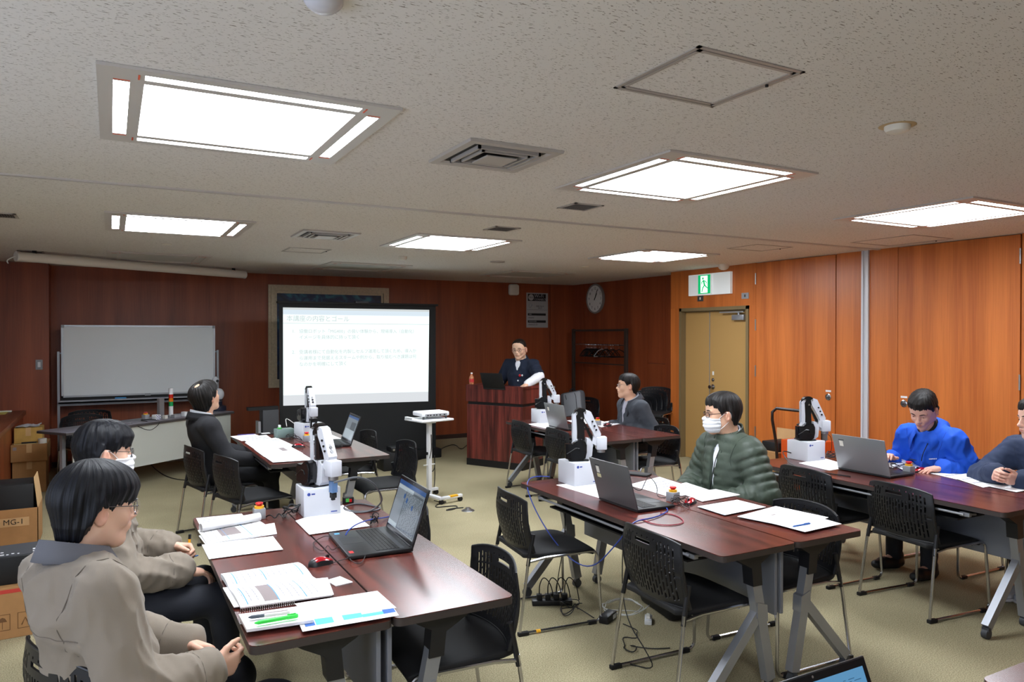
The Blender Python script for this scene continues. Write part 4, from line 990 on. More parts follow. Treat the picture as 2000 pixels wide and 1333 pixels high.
# ------------------------------------------------------------------ robot arms
M_rw = mat('robot_white', (208, 210, 217), 0.35)
M_rb = mat('robot_black', (18, 18, 20), 0.22, coat=0.4)
def robot(x, y, rz, arm_deg, label, tool='suction', stain=False):
    """origin = centre of the base box on the table; arm_deg = heading of the arm in the world"""
    t = thing('robot_arm', label, 'robot arm', (x, y, TZ), rz, 'small white desktop robot arms')
    B = 0.102; H = 0.155
    MB().box((-B, -B, 0), (B, B, H), bev=0.006).build('base_box', M_rw, t)
    q = MB(); q.cyl((-B + 0.028, -B - 0.0006, H - 0.028), (-B + 0.028, -B, H - 0.028), 0.009, n=18); q.box((-B + 0.042, -B - 0.0006, H - 0.032), (-B + 0.062, -B, H - 0.024))
    q.box((B - 0.055, -B - 0.0006, 0.018), (B - 0.02, -B, 0.024))
    q.build('logo', mat('logo_blue', (50, 70, 150), 0.5), t, smooth=0)
    A = Matrix.Translation((0, 0, H)) @ Matrix.Rotation(R(arm_deg) - rz, 4, 'Z')
    def P(): q = MB(); q.M = A; return q
    q = P(); q.box((-0.075, -0.06, 0), (0.06, 0.06, 0.010), bev=0.004); q.build('turntable', M_black, t)
    # white housing
    q = P(); q.prism([(-0.045, 0.008), (0.060, 0.008), (0.085, 0.03), (0.092, 0.10), (0.088, 0.125), (0.066, 0.148), (0.050, 0.148), (0.045, 0.075), (0.02, 0.07), (0.018, 0.14), (-0.035, 0.14), (-0.048, 0.10)], -0.030, 0.036, 'y'); q.build('shoulder_housing', M_rw, t, smooth=0)
    # black side cover, bulging
    poly = [(-0.100, 0.020), (-0.100, 0.118), (-0.050, 0.118), (-0.030, 0.135), (0.0, 0.146), (0.030, 0.136), (0.042, 0.11), (0.042, 0.06), (0.034, 0.022), (0.01, 0.008), (-0.03, 0.006)]
    q = P(); q.prism(poly, -0.072, -0.0305, 'y'); q.prism([(p[0] * 0.86 - 0.004, p[1] * 0.86 + 0.010) for p in poly], -0.082, -0.0722, 'y'); o = q.build('motor_cover', M_rb, t, smooth=0)
    q = P(); q.tube([(-0.095, -0.083, 0.055), (-0.035, -0.083, 0.092), (-0.012, -0.083, 0.088), (-0.004, -0.083, 0.07)], 0.0035, n=6); q.build('cover_ridge', M_rb, t)
    q = P(); q.prism([(-0.055, 0.02), (-0.055, 0.12), (0.0, 0.146), (0.040, 0.12), (0.042, 0.03)], 0.0365, 0.058, 'y'); q.build('motor_cover', M_rb, t, smooth=0)
    # upper arm
    q = P(); q.prism([(-0.010, 0.11), (0.040, 0.11), (0.032, 0.30), (0.028, 0.335), (-0.018, 0.335), (-0.016, 0.28)], -0.012, 0.018, 'y'); q.build('upper_arm', M_rb, t, smooth=0)
    q = P(); q.prism([(-0.040, 0.120), (-0.018, 0.130), (-0.016, 0.19), (-0.022, 0.30), (-0.012, 0.315), (-0.022, 0.327), (-0.045, 0.305), (-0.044, 0.15)], -0.022, -0.014, 'y')
    q.prism([(-0.040, 0.120), (-0.018, 0.130), (-0.016, 0.19), (-0.022, 0.30), (-0.012, 0.315), (-0.022, 0.327), (-0.045, 0.305), (-0.044, 0.15)], 0.020, 0.028, 'y')
    q.cyl((-0.028, -0.022, 0.16), (-0.028, 0.028, 0.16), 0.005).cyl((-0.03, -0.022, 0.24), (-0.03, 0.028, 0.24), 0.005)
    q.build('rear_link', M_rw, t, smooth=0)
    # elbow: rounded black head
    pts = []
    for k in range(13):
        a = R(-20 + 220 * k / 12); pts.append((0.012 + 0.048 * math.cos(a), 0.300 + 0.052 * math.sin(a)))
    q = P(); q.prism(pts, -0.020, 0.026, 'y'); q.build('elbow', M_rb, t, smooth=30)
    q = P()
    for (x_, z_) in ((-0.018, 0.322), (0.040, 0.322), (0.015, 0.285), (-0.026, 0.135), (0.075, 0.14)): q.cyl((x_, -0.026, z_), (x_, 0.032, z_), 0.007, n=10)
    q.build('joint_pins', M_steel, t)
    # forearm: white, tilted forward and down
    q = P(); q.prism([(0.030, 0.322), (0.052, 0.336), (0.080, 0.326), (0.149, 0.176), (0.142, 0.154), (0.104, 0.156), (0.092, 0.190), (0.036, 0.285)], -0.024, 0.030, 'y'); fo = q.build('forearm', M_rw, t, smooth=0)
    # knobs along the outer face of the forearm, on both the edge and the side
    nrm = V((0.896, 0, 0.443)).normalized()
    for k, (fx, fz) in enumerate(((0.101, 0.262), (0.110, 0.243), (0.121, 0.222), (0.131, 0.200))):
        q = P(); c = V((fx, 0.002, fz))
        if k == 0: 
            q.box((fx - 0.012, -0.010, fz + 0.012), (fx - 0.004, 0.014, fz + 0.024)); q.build('display', mat('lcd', (170, 170, 120), 0.3), t, smooth=0)
        else:
            q.cyl(c - nrm * 0.004, c + nrm * 0.010, 0.009, n=14); q.build('button', M_rb if k != 1 else M_steel, t)
    for k, (fx, fz) in enumerate(((0.088, 0.262), (0.102, 0.232), (0.114, 0.206))):
        q = P(); q.cyl((fx, -0.0245, fz), (fx, -0.031, fz), 0.0065, n=12); q.build('button', M_rb, t)
    q = P(); q.prism([(0.020, 0.27), (0.035, 0.262), (0.105, 0.14), (0.085, 0.125)], -0.006, 0.010, 'y'); q.build('parallel_link', M_rb, t, smooth=0)
    # wrist, end box, flange
    q = P(); q.prism([(0.095, 0.155), (0.125, 0.165), (0.150, 0.158), (0.150, 0.11), (0.120, 0.095), (0.085, 0.115)], -0.022, 0.028, 'y'); q.build('wrist', M_rw, t, smooth=0)
    q = P(); q.box((0.118, -0.032, 0.070), (0.188, 0.036, 0.157), bev=0.006); q.build('end_box', M_rw, t)
    q = P(); q.cyl((0.153, 0.002, 0.050), (0.153, 0.002, 0.070), 0.027, n=24); q.build('flange', M_steel, t)
    if tool == 'suction':
        q = P(); q.box((0.138, -0.014, -0.005), (0.168, 0.018, 0.050)); q.cyl((0.153, 0.002, -0.02), (0.153, 0.002, 0.0), 0.009); q.build('tool', M_steel, t, smooth=0)
        q = P(); q.tube([(0.168, 0.002, 0.045), (0.20, 0.002, 0.03), (0.215, 0.01, -0.02), (0.21, 0.01, -0.10), (0.18, 0.03, -0.12)], 0.0022, n=6, smooth=2); q.build('hose', M_black, t)
    elif tool == 'pen':
        q = P(); q.box((0.135, -0.016, -0.02), (0.170, 0.02, 0.045), bev=0.003); q.build('tool_body', mat('tool_blue', (90, 120, 160), 0.3), t, smooth=0)
        q = P(); q.box((0.138, -0.013, -0.050), (0.166, 0.017, -0.020), bev=0.003); q.box((0.144, -0.008, -0.062), (0.160, 0.010, -0.048)); q.build('tool_tip', M_black, t, smooth=0)
    elif tool == 'gripper':
        q = P(); q.box((0.12, -0.032, 0.018), (0.18, 0.036, 0.050), bev=0.004); q.build('gripper_body', M_rb, t, smooth=0)
        for y0, y1 in ((-0.030, -0.014), (0.018, 0.034)):
            q = P(); q.prism([(0.142, 0.018), (0.168, 0.018), (0.164, -0.04), (0.146, -0.04)], y0, y1, 'y'); q.build('finger', M_rb, t, smooth=0)
    return t
robA = robot(1.021, 4.165, 0, -72, 'white robot arm with pen-like blue tool in the foreground, left of the laptop', 'pen')
robB = robot(1.672, 7.19, R(12), -86, 'white robot arm with black gripper in front of the projection screen', 'gripper')
robC = robot(2.777, 4.155, 0, -24, 'white robot arm behind the grey laptop at the middle table', 'none')
robD = robot(4.336, 7.215, 0, -26, 'white robot arm standing in front of the lectern', 'none')
robE = robot(4.911, 4.068, 0, -28, 'white robot arm with suction tool at the right table', 'suction')

# ------------------------------------------------------------------ laptops
def screen_mat(n, bg, dim=1.0):
    return mat(n, (10, 10, 12), 0.12, emit=(bg, dim))
M_key = mat('laptop_keys', (20, 20, 22), 0.5)
def laptop(x, y, deg, label, body, lid, open_deg=108, w=0.385, d=0.262, h=0.255, content=None, keys=True, z=TZ, stickers=False):
    """screen hinge along local x at y=+d/2; user at -y"""
    t = thing('laptop', label, 'laptop', (x, y, z), R(deg), 'open laptops')
    MB().box((-w / 2, -d / 2, 0.003), (w / 2, d / 2, 0.020), bev=0.005).build('base', body, t)
    MB().box((-w / 2 + 0.02, -d / 2 + 0.02, 0), (w / 2 - 0.02, d / 2 - 0.02, 0.003)).build('feet', M_black, t, smooth=0)
    if keys:
        MB().box((-w / 2 + 0.02, -0.020, 0.020), (w / 2 - 0.02, d / 2 - 0.035, 0.0205)).build('keyboard_deck', M_darkgrey, t, smooth=0)
        m = MB(); nx = 17; ny = 6; kw = (w - 0.05) / nx; kh = (d / 2 - 0.020 - 0.020) / ny
        for j in range(ny):
            for i in range(nx):
                m.box((-w / 2 + 0.025 + i * kw + 0.001, -0.018 + j * kh + 0.001, 0.0205), (-w / 2 + 0.025 + (i + 1) * kw - 0.001, -0.018 + (j + 1) * kh - 0.001, 0.0225))
        m.build('keyboard', M_key, t, smooth=0)
        MB().box((-0.085, -d / 2 + 0.02, 0.020), (0.025, -0.035, 0.0204)).build('touchpad', body, t, smooth=0)
    T = Matrix.Translation((0, d / 2 - 0.008, 0.018)) @ Matrix.Rotation(R(90 - open_deg), 4, 'X')
    # lid stands in the local x-z plane
    q = MB(); q.M = T; q.box((-w / 2, 0, 0), (w / 2, 0.008, h), bev=0.003); q.build('lid', lid, t)
    q = MB(); q.M = T; q.cyl((-w / 2 + 0.03, 0.002, 0.002), (w / 2 - 0.03, 0.002, 0.002), 0.006, n=10); q.build('hinge', body, t)
    q = MB(); q.M = T; q.box((-w / 2 + 0.004, -0.0012, 0.004), (w / 2 - 0.004, 0.0, h - 0.004)); bz = q.build('bezel', mat('bezel', (14, 14, 16), 0.15), t, smooth=0)
    sw_, s0, s1 = w - 0.036, 0.026, h - 0.020
    def rect(u0, v0, u1, v1, m_, nm, lift):
        q = MB(); q.M = T; q.box((-w / 2 + 0.018 + u0 * sw_, -0.0012 - lift, s0 + v0 * (s1 - s0)), (-w / 2 + 0.018 + u1 * sw_, -0.0012, s0 + v1 * (s1 - s0))); return q.build(nm, m_, sd, smooth=0)
    q = MB(); q.M = T; q.box((-w / 2 + 0.018, -0.0020, s0), (w / 2 - 0.018, -0.0012, s1)); sd = q.build('display', screen_mat('screen_grey', (150, 162, 172), 0.55) if content != 'blue' else screen_mat('screen_blue', (100, 160, 205), 0.8), t, smooth=0)
    if content == 'cad':
        rect(0, 0.91, 1, 1, screen_mat('screen_bar', (50, 96, 160), 0.6), 'title_bar', 0.0011)
        rect(0.34, 0.03, 0.98, 0.86, screen_mat('screen_panel', (110, 120, 128), 0.5), 'drawing_area', 0.0011)
        rect(0.01, 0.82, 0.6, 0.90, screen_mat('screen_light', (190, 205, 214), 0.7), 'tool_bar', 0.0011)
        rect(0.0, 0.0, 0.32, 0.10, screen_mat('screen_light', (190, 205, 214), 0.7), 'log_pane', 0.0011)
        q = MB(); q.M = T; rg = random.Random(2)
        for k in range(34):
            v0 = 0.05 + 0.77 * k / 34; u0 = 0.37; 
            while u0 < 0.94:
                l_ = rg.uniform(0.02, 0.12); q.box((-w / 2 + 0.018 + u0 * sw_, -0.0026, s0 + v0 * (s1 - s0)), (-w / 2 + 0.018 + min(0.96, u0 + l_) * sw_, -0.0024, s0 + (v0 + 0.008) * (s1 - s0))); u0 += l_ + 0.02
        q.build('program_lines', screen_mat('screen_lines', (170, 184, 194), 0.7), sd, smooth=0)
        for u0, v0 in ((0.42, 0.60), (0.66, 0.52), (0.30, 0.66)): rect(u0, v0, u0 + 0.05, v0 + 0.10, screen_mat('screen_bar', (50, 96, 160), 0.6), 'icon', 0.0016)
    if content == 'window':
        rect(0, 0.90, 1, 1, screen_mat('screen_bar', (50, 96, 160), 0.6), 'title_bar', 0.0011)
        rect(0.05, 0.03, 0.95, 0.42, screen_mat('screen_light', (190, 205, 214), 0.7), 'lower_pane', 0.0011)
        rect(0.48, 0.42, 0.92, 0.76, screen_mat('screen_panel', (110, 120, 128), 0.5), 'picture_pane', 0.0016)
    if content == 'blue':
        q = MB(); q.M = T; rg = random.Random(7)
        for k in range(6):
            u0 = 0.3
            while u0 < 0.9:
                l_ = rg.uniform(0.02, 0.1); q.box((-w / 2 + 0.018 + u0 * sw_, -0.0026, s0 + (0.90 - k * 0.03) * (s1 - s0)), (-w / 2 + 0.018 + (u0 + l_) * sw_, -0.0022, s0 + (0.907 - k * 0.03) * (s1 - s0))); u0 += l_ + 0.03
        q.build('screen_writing', screen_mat('screen_dark', (60, 110, 150), 0.5), sd, smooth=0)
    q = MB(); q.M = T; q.cyl((0, -0.0014, h - 0.010), (0, -0.0012, h - 0.010), 0.003); q.build('webcam', M_steel, t)
    if stickers:
        q = MB(); q.M = T; q.box((w / 2 - 0.085, 0.008, h - 0.085), (w / 2 - 0.055, 0.0086, h - 0.045)); q.build('sticker', M_det, t, smooth=0)
        if stickers == 2:
            q = MB(); q.M = T; q.box((w / 2 - 0.090, 0.008, h - 0.115), (w / 2 - 0.050, 0.0086, h - 0.092)); q.build('sticker', mat('sticker_cream', (222, 214, 170), 0.5), t, smooth=0, label='cream sticker')
        q = MB(); q.M = T; q.box((w / 2 - 0.095, 0.008, h - 0.040), (w / 2 - 0.05, 0.0083, h - 0.034)); q.build('maker_mark', M_darkgrey, t, smooth=0)
    else:
        MB().box((w / 2 - 0.075, -d / 2 + 0.015, 0.020), (w / 2 - 0.04, -d / 2 + 0.035, 0.0204)).build('sticker', M_red, t, smooth=0)
        MB().box((-w / 2 + 0.03, -d / 2 + 0.02, 0.020), (-w / 2 + 0.055, -d / 2 + 0.045, 0.0204)).build('sticker', M_blue, t, smooth=0)
    return t
M_lapb = mat('laptop_black', (30, 31, 33), 0.38); M_lapg = mat('laptop_grey', (112, 112, 114), 0.4, 0.5, bump=(300, 0.1)); M_laps = mat('laptop_silver', (150, 152, 154), 0.35, 0.5)
laptop(1.082, 3.415, -93, 'open black laptop with software on its screen, foreground table', M_lapb, M_lapb, 108, w=0.435, d=0.30, h=0.275, content='cad')
laptop(1.765, 6.68, -93, 'open black laptop on the rear table in front of the projection screen', M_lapb, M_lapb, 110, w=0.40, d=0.27, h=0.26, content='window')
laptop(2.725, 3.47, 89, 'open grey laptop with two stickers on its lid at the middle table', M_lapb, M_lapg, 106, w=0.385, d=0.27, h=0.26, stickers=2)
laptop(4.30, 6.62, 89, 'open silver laptop with one sticker at the table by the lectern', M_lapb, M_laps, 104, w=0.40, d=0.27, h=0.26, stickers=1)
laptop(4.875, 3.43, 90, 'open silver laptop with one small sticker before the man in blue', M_lapb, M_laps, 106, w=0.42, d=0.27, h=0.265, stickers=1)
laptop(4.50, 8.62, az * 180 / math.pi + 180, 'black laptop on the lectern in front of the presenter', M_black, M_black, 112, w=0.34, d=0.24, h=0.22, stickers=0, z=1.025)
laptop(1.395, 0.93, 0, 'open laptop with blue screen at the bottom edge of the photo', M_lapb, M_lapb, 112, w=0.37, d=0.26, h=0.235, content='blue')

# ------------------------------------------------------------------ emergency stop boxes and mice
def estop(x, y, label, rz=0, z=TZ, s=1.0):
    t = thing('emergency_stop', label, 'emergency stop button', (x, y, z), rz, 'grey boxes with red stop buttons')
    a = 0.030 * s
    MB().box((-a, -a, 0), (a, a, 0.058 * s), bev=0.004).build('housing', M_grey, t)
    MB().cyl((0, 0, 0.058 * s), (0, 0, 0.071 * s), 0.025 * s, n=24).build('collar', M_yel, t)
    MB().lathe([(0, 0.090), (0.018, 0.089), (0.021, 0.084), (0.019, 0.078), (0.013, 0.076), (0.013, 0.071), (0, 0.071)], n=24).build('button', M_red, t)
estop(0.705, 4.175, 'grey emergency stop with red button between papers and robot arm, foreground table')
estop(1.605, 6.97, 'grey emergency stop with red button beside the robot arm before the projection screen')
estop(2.965, 3.42, 'grey emergency stop with red button right of the middle laptop', R(10))
estop(4.70, 6.66, 'grey emergency stop with red button on the table of the man in the blazer')
estop(5.045, 3.285, 'grey emergency stop with red button beside the laptop of the man in blue')
def mouse(x, y, deg, label):
    t = thing('computer_mouse', label, 'mouse', (x, y, TZ), R(deg), 'red and black computer mice')
    def shell(n, m_, f):
        bm = bmesh.new(); N, M = 14, 10; g = {}
        for i in range(N + 1):
            for j in range(M + 1):
                u = i / N; v = -1 + 2 * j / M
                xx = -0.058 + 0.116 * u; hw = 0.034 * (1 - abs(2 * u - 1) ** 3.2) ** 0.5 * (1 - 0.10 * math.sin(math.pi * u))
                hh = 0.038 * (math.sin(math.pi * min(1, (u * 0.86 + 0.07))) ** 0.7) * (1 - 0.25 * u)
                zz = hh * (1 - abs(v) ** 3.0) ** 0.6
                g[i, j] = bm.verts.new((xx, hw * v, max(zz, 0.0)))
        for i in range(N):
            for j in range(M):
                red = (i > 2 and 1 <= j <= M - 2)
                if (n == 'top_shell') == red: bm.faces.new((g[i, j], g[i + 1, j], g[i + 1, j + 1], g[i, j + 1]))
        bmesh.ops.delete(bm, geom=[v for v in bm.verts if not v.link_faces], context='VERTS')
        me = bpy.data.meshes.new(n); bm.to_mesh(me); bm.free(); me = solid(me, 0.0016); me.materials.clear(); me.materials.append(m_); me.shade_smooth(); me.set_sharp_from_angle(angle=R(50))
        o = bpy.data.objects.new(n, me); COL.objects.link(o); o.parent = t
    shell('top_shell', mat('mouse_red', (170, 22, 34), 0.18, 0.3, coat=0.6), 1); shell('side_shell', M_blackpl, 0)
    MB().cyl((0.032, -0.004, 0.029), (0.032, 0.004, 0.029), 0.008, n=12).build('scroll_wheel', M_black, t)
mouse(0.80, 3.215, 14, 'red and black mouse beside the foreground laptop')
mouse(1.462, 6.66, -10, 'red and black mouse among the papers on the rear left table')
mouse(3.02, 3.33, -150, 'red mouse next to the middle emergency stop')
mouse(4.765, 6.57, 200, 'red and black mouse on the table by the lectern')
mouse(5.195, 3.29, 170, 'red mouse beside the papers of the man in blue')

# ------------------------------------------------------------------ papers, booklets, pens (corner pixels read off the photo)
LV = {}
def level(key):
    LV[key] = LV.get(key, 0) + 1; return TZ + 0.0006 + 0.0014 * (LV[key] - 1)
def sheet(key, corners, label, grp=None, lines=0, fig=None, blue=False, name='paper_sheet', cat='paper', stack=0.0008, margin=0.08, seed=1, z=None):
    z = level(key) if z is None else z
    LV[key] = LV.get(key, 0) + int(stack / 0.0016)
    P_ = [V((*at(u, v, z), 0)) for u, v in corners]      # order: a b c d around the sheet
    o0 = P_[0]
    t = thing(name, label, cat, (o0.x, o0.y, z), 0, grp)
    L = [p - o0 for p in P_]
    m = MB(); n = 8
    def bil(a, b): return (L[0].lerp(L[1], a)).lerp(L[3].lerp(L[2], a), b)
    rg = random.Random(seed)
    e = [stack] * 4
    m.add([(*L[i][:2], 0) for i in range(4)] + [(*L[i][:2], e[i]) for i in range(4)], [(3, 2, 1, 0), (4, 5, 6, 7), (0, 1, 5, 4), (1, 2, 6, 5), (2, 3, 7, 6), (3, 0, 4, 7)])
    m.build('pages' if stack > 0.002 else 'page', M_paper, t, smooth=0)
    zt_ = stack + 0.0003
    def quad(mb, a0, b0, a1, b1):
        q = [bil(a0, b0), bil(a1, b0), bil(a1, b1), bil(a0, b1)]
        mb.add([(p.x, p.y, zt_) for p in q], [(0, 1, 2, 3)])
    if lines:
        m = MB()
        for k in range(lines):
            b = margin + (1 - 2 * margin) * k / lines; a = margin; end = 1 - margin - (0.4 * rg.random() if rg.random() < 0.4 else 0.02)
            if fig and fig[1] - 0.02 < b < fig[3] + 0.02: end = min(end, fig[0] - 0.02) if fig[0] > 0.2 else margin
            while a < end:
                l_ = rg.uniform(0.03, 0.14); quad(m, a, b, min(end, a + l_), b + 0.30 / lines * 0.7); a += l_ + 0.012
        if m.v: m.build('print', M_ink, t, smooth=0, fixn=False)
    if fig:
        m = MB(); quad(m, *fig); m.build('figure', M_inkd, t, smooth=0, fixn=False, label='dark printed figure')
    if blue:
        m = MB()
        for a in blue: quad(m, a, 0.02, a + 0.015, 0.98)
        m.build('blue_rule', M_blue, t, smooth=0, fixn=False)
    return t
def booklet(key, corners, label, grp=None, fold=0.5, bow=0.014, pages=0.006, blue=(), fig=None, lines=10, seed=1, roll=False, z=None, name='booklet', cat='booklet'):
    """open booklet: surface bows up from the fold; a along 0-1, b along 0-3"""
    z = level(key) if z is None else z
    P_ = [V((*at(u, v, z), 0)) for u, v in corners]; o0 = P_[0]; L = [p - o0 for p in P_]
    t = thing(name, label, cat, (o0.x, o0.y, z), 0, grp)
    def bil(a, b): return (L[0].lerp(L[1], a)).lerp(L[3].lerp(L[2], a), b)
    def zz(b):
        s = abs(b - fold) / max(fold, 1 - fold)
        return pages * (1 - 0.3 * s) + bow * math.sin(math.pi * min(1, s * 1.0)) * (0.9 if b < fold else 0.6)
    N = 20
    m = MB(); vs = []; fs = []
    for k in range(N + 1):
        b = k / N
        for a in (0, 1):
            p = bil(a, b); vs += [(p.x, p.y, zz(b)), (p.x, p.y, 0)]
    for k in range(N):
        i = 4 * k
        fs += [(i, i + 2, i + 6, i + 4), (i + 1, i + 5, i + 7, i + 3), (i, i + 4, i + 5, i + 1), (i + 2, i + 3, i + 7, i + 6)]
    fs += [(0, 1, 3, 2), (4 * N, 4 * N + 2, 4 * N + 3, 4 * N + 1)]
    m.add(vs, fs); m.build('pages', M_paper, t, smooth=40)
    rg = random.Random(seed)
    def strip(mb, a0, b0, a1, b1):
        n = max(1, int((b1 - b0) * 24)); 
        for i in range(n):
            c0 = b0 + (b1 - b0) * i / n; c1 = b0 + (b1 - b0) * (i + 1) / n
            q = [(bil(a0, c0), c0), (bil(a1, c0), c0), (bil(a1, c1), c1), (bil(a0, c1), c1)]
            mb.add([(p.x, p.y, zz(c) + 0.0007) for p, c in q], [(0, 1, 2, 3)])
    if lines:
        m = MB()
        for half in ((0.04, fold - 0.05), (fold + 0.05, 0.95)):
            for k in range(lines):
                a = 0.06 + 0.88 * k / lines
                b = half[0]; end = half[1] - rg.random() * 0.1
                while b < end:
                    l_ = rg.uniform(0.02, 0.07)
                    if not (fig and fig[0] - 0.02 < a < fig[2] + 0.02 and fig[1] - 0.05 < b < fig[3] + 0.02): strip(m, a, b, a + 0.012, min(end, b + l_))
                    b += l_ + 0.012
        m.build('print', M_ink, t, smooth=0, fixn=False)
    if fig: m = MB(); strip(m, *fig); m.build('figure', M_inkd, t, smooth=0, fixn=False, label='dark printed figure')
    if blue:
        for (a, b0, b1) in blue: m = MB(); strip(m, a, b0, a + 0.013, b1); m.build('blue_rule', M_blue, t, smooth=0, fixn=False)
    return t
GP = 'handouts on the foreground table'
# foreground table, far to near
sheet('A', [(383, 1013), (472, 1004), (486, 1020), (392, 1030)], 'paper sheet lying under the rolled booklet', GP, lines=4)
sheet('A', [(388, 1048), (536, 1023), (541, 1044), (402, 1066)], 'printed sheet with blue lines under the rolled booklet', GP, lines=4, stack=0.003)
sheet('A', [(394, 1065), (533, 1048), (553, 1074), (408, 1093)], 'plain printed sheet at the end of the row beside the rolled booklet', GP, lines=7)
booklet('A', [(386, 1038), (502, 1016), (540, 1042), (404, 1064)], 'open booklet with a grey figure and blue rules, far end of the foreground table', GP, fold=0.05, bow=0.004, pages=0.004, blue=((0.32, 0.05, 0.95), (0.65, 0.05, 0.95)), fig=(0.26, 0.25, 0.55, 0.72), lines=8)
# the booklet's front half curled over
def rolled(key, a, b, r, label):
    z = TZ + 0.012; A = V((*at(*a, z), 0)); B = V((*at(*b, z), 0)); t = thing('rolled_booklet', label, 'booklet', (A.x, A.y, z), 0)
    d = B - A; n = V((-d.y, d.x, 0)).normalized(); m = MB(); N = 20; vs = []; fs = []
    for k in range(N + 1):
        th = R(-70 + 300 * k / N); rr = r * (1 - 0.12 * k / N)
        for e in (V((0, 0, 0)), d): p = e + n * (rr * math.cos(th)) + V((0, 0, r + rr * math.sin(th))); vs.append(p[:])
    for k in range(N): fs.append((2 * k, 2 * k + 1, 2 * k + 3, 2 * k + 2))
    m.add(vs, fs); me = m.build('pages', M_paper, t, smooth=60, fixn=False)
    md = me.modifiers.new('solid', 'SOLIDIFY'); md.thickness = 0.003; md.offset = -1
    for f in (0.12, 0.62):
        q = MB(); vs = []; fs = []
        for k in range(N + 1):
            th = R(-70 + 300 * k / N); rr = r * (1 - 0.12 * k / N) + 0.0006
            for e in (d * f, d * (f + 0.02)): p = e + n * (rr * math.cos(th)) + V((0, 0, r + rr * math.sin(th))); vs.append(p[:])
        for k in range(N): fs.append((2 * k, 2 * k + 1, 2 * k + 3, 2 * k + 2))
        q.add(vs, fs); q.build('blue_rule', M_blue, t, smooth=60, fixn=False)
    q = MB(); rg = random.Random(4)
    for f in [0.2 + 0.045 * i for i in range(16)]:
        for k in range(3, N - 6):
            if rg.random() < 0.45: continue
            vs = []
            for kk in (k, k + 0.7):
                th = R(-70 + 300 * kk / N); rr = r * (1 - 0.12 * kk / N) + 0.0006
                for e in (d * f, d * (f + 0.008)): p = e + n * (rr * math.cos(th)) + V((0, 0, r + rr * math.sin(th))); vs.append(p[:])
            q.add(vs, [(0, 1, 3, 2)])
    q.build('print', M_ink, t, smooth=0, fixn=False)
rolled('A', (392, 1040), (507, 1018), 0.021, 'curled-over white pages with blue rules at the far corner of the foreground table')
sheet('A', [(435, 1150), (640, 1130), (652, 1163), (457, 1188)], 'loose sheets under the open booklet nearest the foreground man', GP, stack=0.003)
booklet('A', [(431, 1127), (582, 1104), (649, 1165), (470, 1190)], 'open booklet with dark figure and blue rules before the foreground man', GP, fold=0.46, bow=0.016, pages=0.007, blue=((0.10, 0.04, 0.40), (0.45, 0.04, 0.40), (0.90, 0.04, 0.40), (0.08, 0.5, 0.97), (0.42, 0.5, 0.97), (0.72, 0.5, 0.97)), fig=(0.27, 0.52, 0.42, 0.95), lines=12, seed=3)
sheet('A', [(591, 1235), (779, 1203), (760, 1175), (578, 1205)], 'blue and turquoise printed flyer at the near edge of the foreground table', None, name='flyer', cat='flyer', stack=0.001)
zf = TZ + 0.0006 + 0.0014 * LV['A']
m = MB()
def fl(a0, b0, a1, b1, m_):
    q = MB(); L_ = [V((*at(u, v, TZ), 0)) for u, v in ((584, 1217), (770, 1188), (779, 1203), (591, 1235))]
    def bil(a, b): return (L_[0].lerp(L_[1], a)).lerp(L_[3].lerp(L_[2], a), b)
    o0 = flyer.location; q.add([(p.x - o0.x, p.y - o0.y, 0.0018) for p in (bil(a0, b0), bil(a1, b0), bil(a1, b1), bil(a0, b1))], [(0, 1, 2, 3)]); q.build('print', m_, flyer, smooth=0, fixn=False)
flyer = [o for o in bpy.data.objects if o.name.startswith('flyer')][0]
M_tq = mat('turquoise', (90, 200, 205), 0.6); M_nv = mat('print_navy', (50, 100, 175), 0.6)
fl(0.03, 0.15, 0.13, 0.95, M_nv); fl(0.14, 0.10, 0.32, 0.95, M_tq); fl(0.42, 0.10, 0.62, 0.9, M_tq); fl(0.84, 0.10, 0.97, 0.95, M_nv); fl(0.62, 0.6, 0.84, 0.95, M_tq)
sheet('A', [(575, 1180), (737, 1155), (774, 1188), (610, 1211)], 'printed form lying over the flyer, near end of the foreground table', GP, lines=12, seed=5)
nb = sheet('A', [(466, 1206), (606, 1187), (612, 1217), (482, 1236)], 'white spiral notebook carrying the two pens', None, name='spiral_notebook', cat='notebook', stack=0.010)
p0 = V((*at(470, 1201, TZ + 0.01), 0)) - nb.location; p1 = V((*at(574, 1184, TZ + 0.01), 0)) - nb.location
m = MB()
for k in range(26):
    c = p0.lerp(p1, k / 25); c.z = 0.006; nn = V((-(p1 - p0).y, (p1 - p0).x, 0)).normalized(); pts = [c + nn * 0.007 * math.cos(a) + V((0, 0, 0.007 * math.sin(a))) for a in [i * 0.7 for i in range(9)]]
    m.tube(pts, 0.0008, n=5)
m.build('spiral_binding', M_steel, nb)
def pen(a, b, r, mats, label, name='pen', z=TZ, cap=0.35):
    A = V((*at(*a, z + r), z + r)); B = V((*at(*b, z + r), z + r)); t = thing(name, label, name.split('_')[-1], A[:]); d = B - A
    MB().tube([V((0, 0, 0)), d * 0.08, d * (1 - cap)], [r * 0.3, r, r], n=12).build('barrel', mats[0], t)
    MB().tube([d * (1 - cap), d * 0.96, d], [r * 1.15, r * 1.15, r * 0.9], n=12).build('cap', mats[1], t)
    q = MB(); q.tube([d * (1 - cap) + V((0, 0, r * 1.4)), d * 0.95 + V((0, 0, r * 1.4))], r * 0.25, n=6); q.build('clip', mats[1], t)
zn = TZ + 0.012 + 0.0014 * LV['A'] - 0.006
pen((485, 1207), (566, 1196), 0.0060, (mat('pen_grip', (70, 78, 90), 0.5), mat('pen_clear', (228, 214, 220), 0.25)), 'ballpoint pen with dark grip on the notebook', 'ballpoint_pen', zn, 0.62)
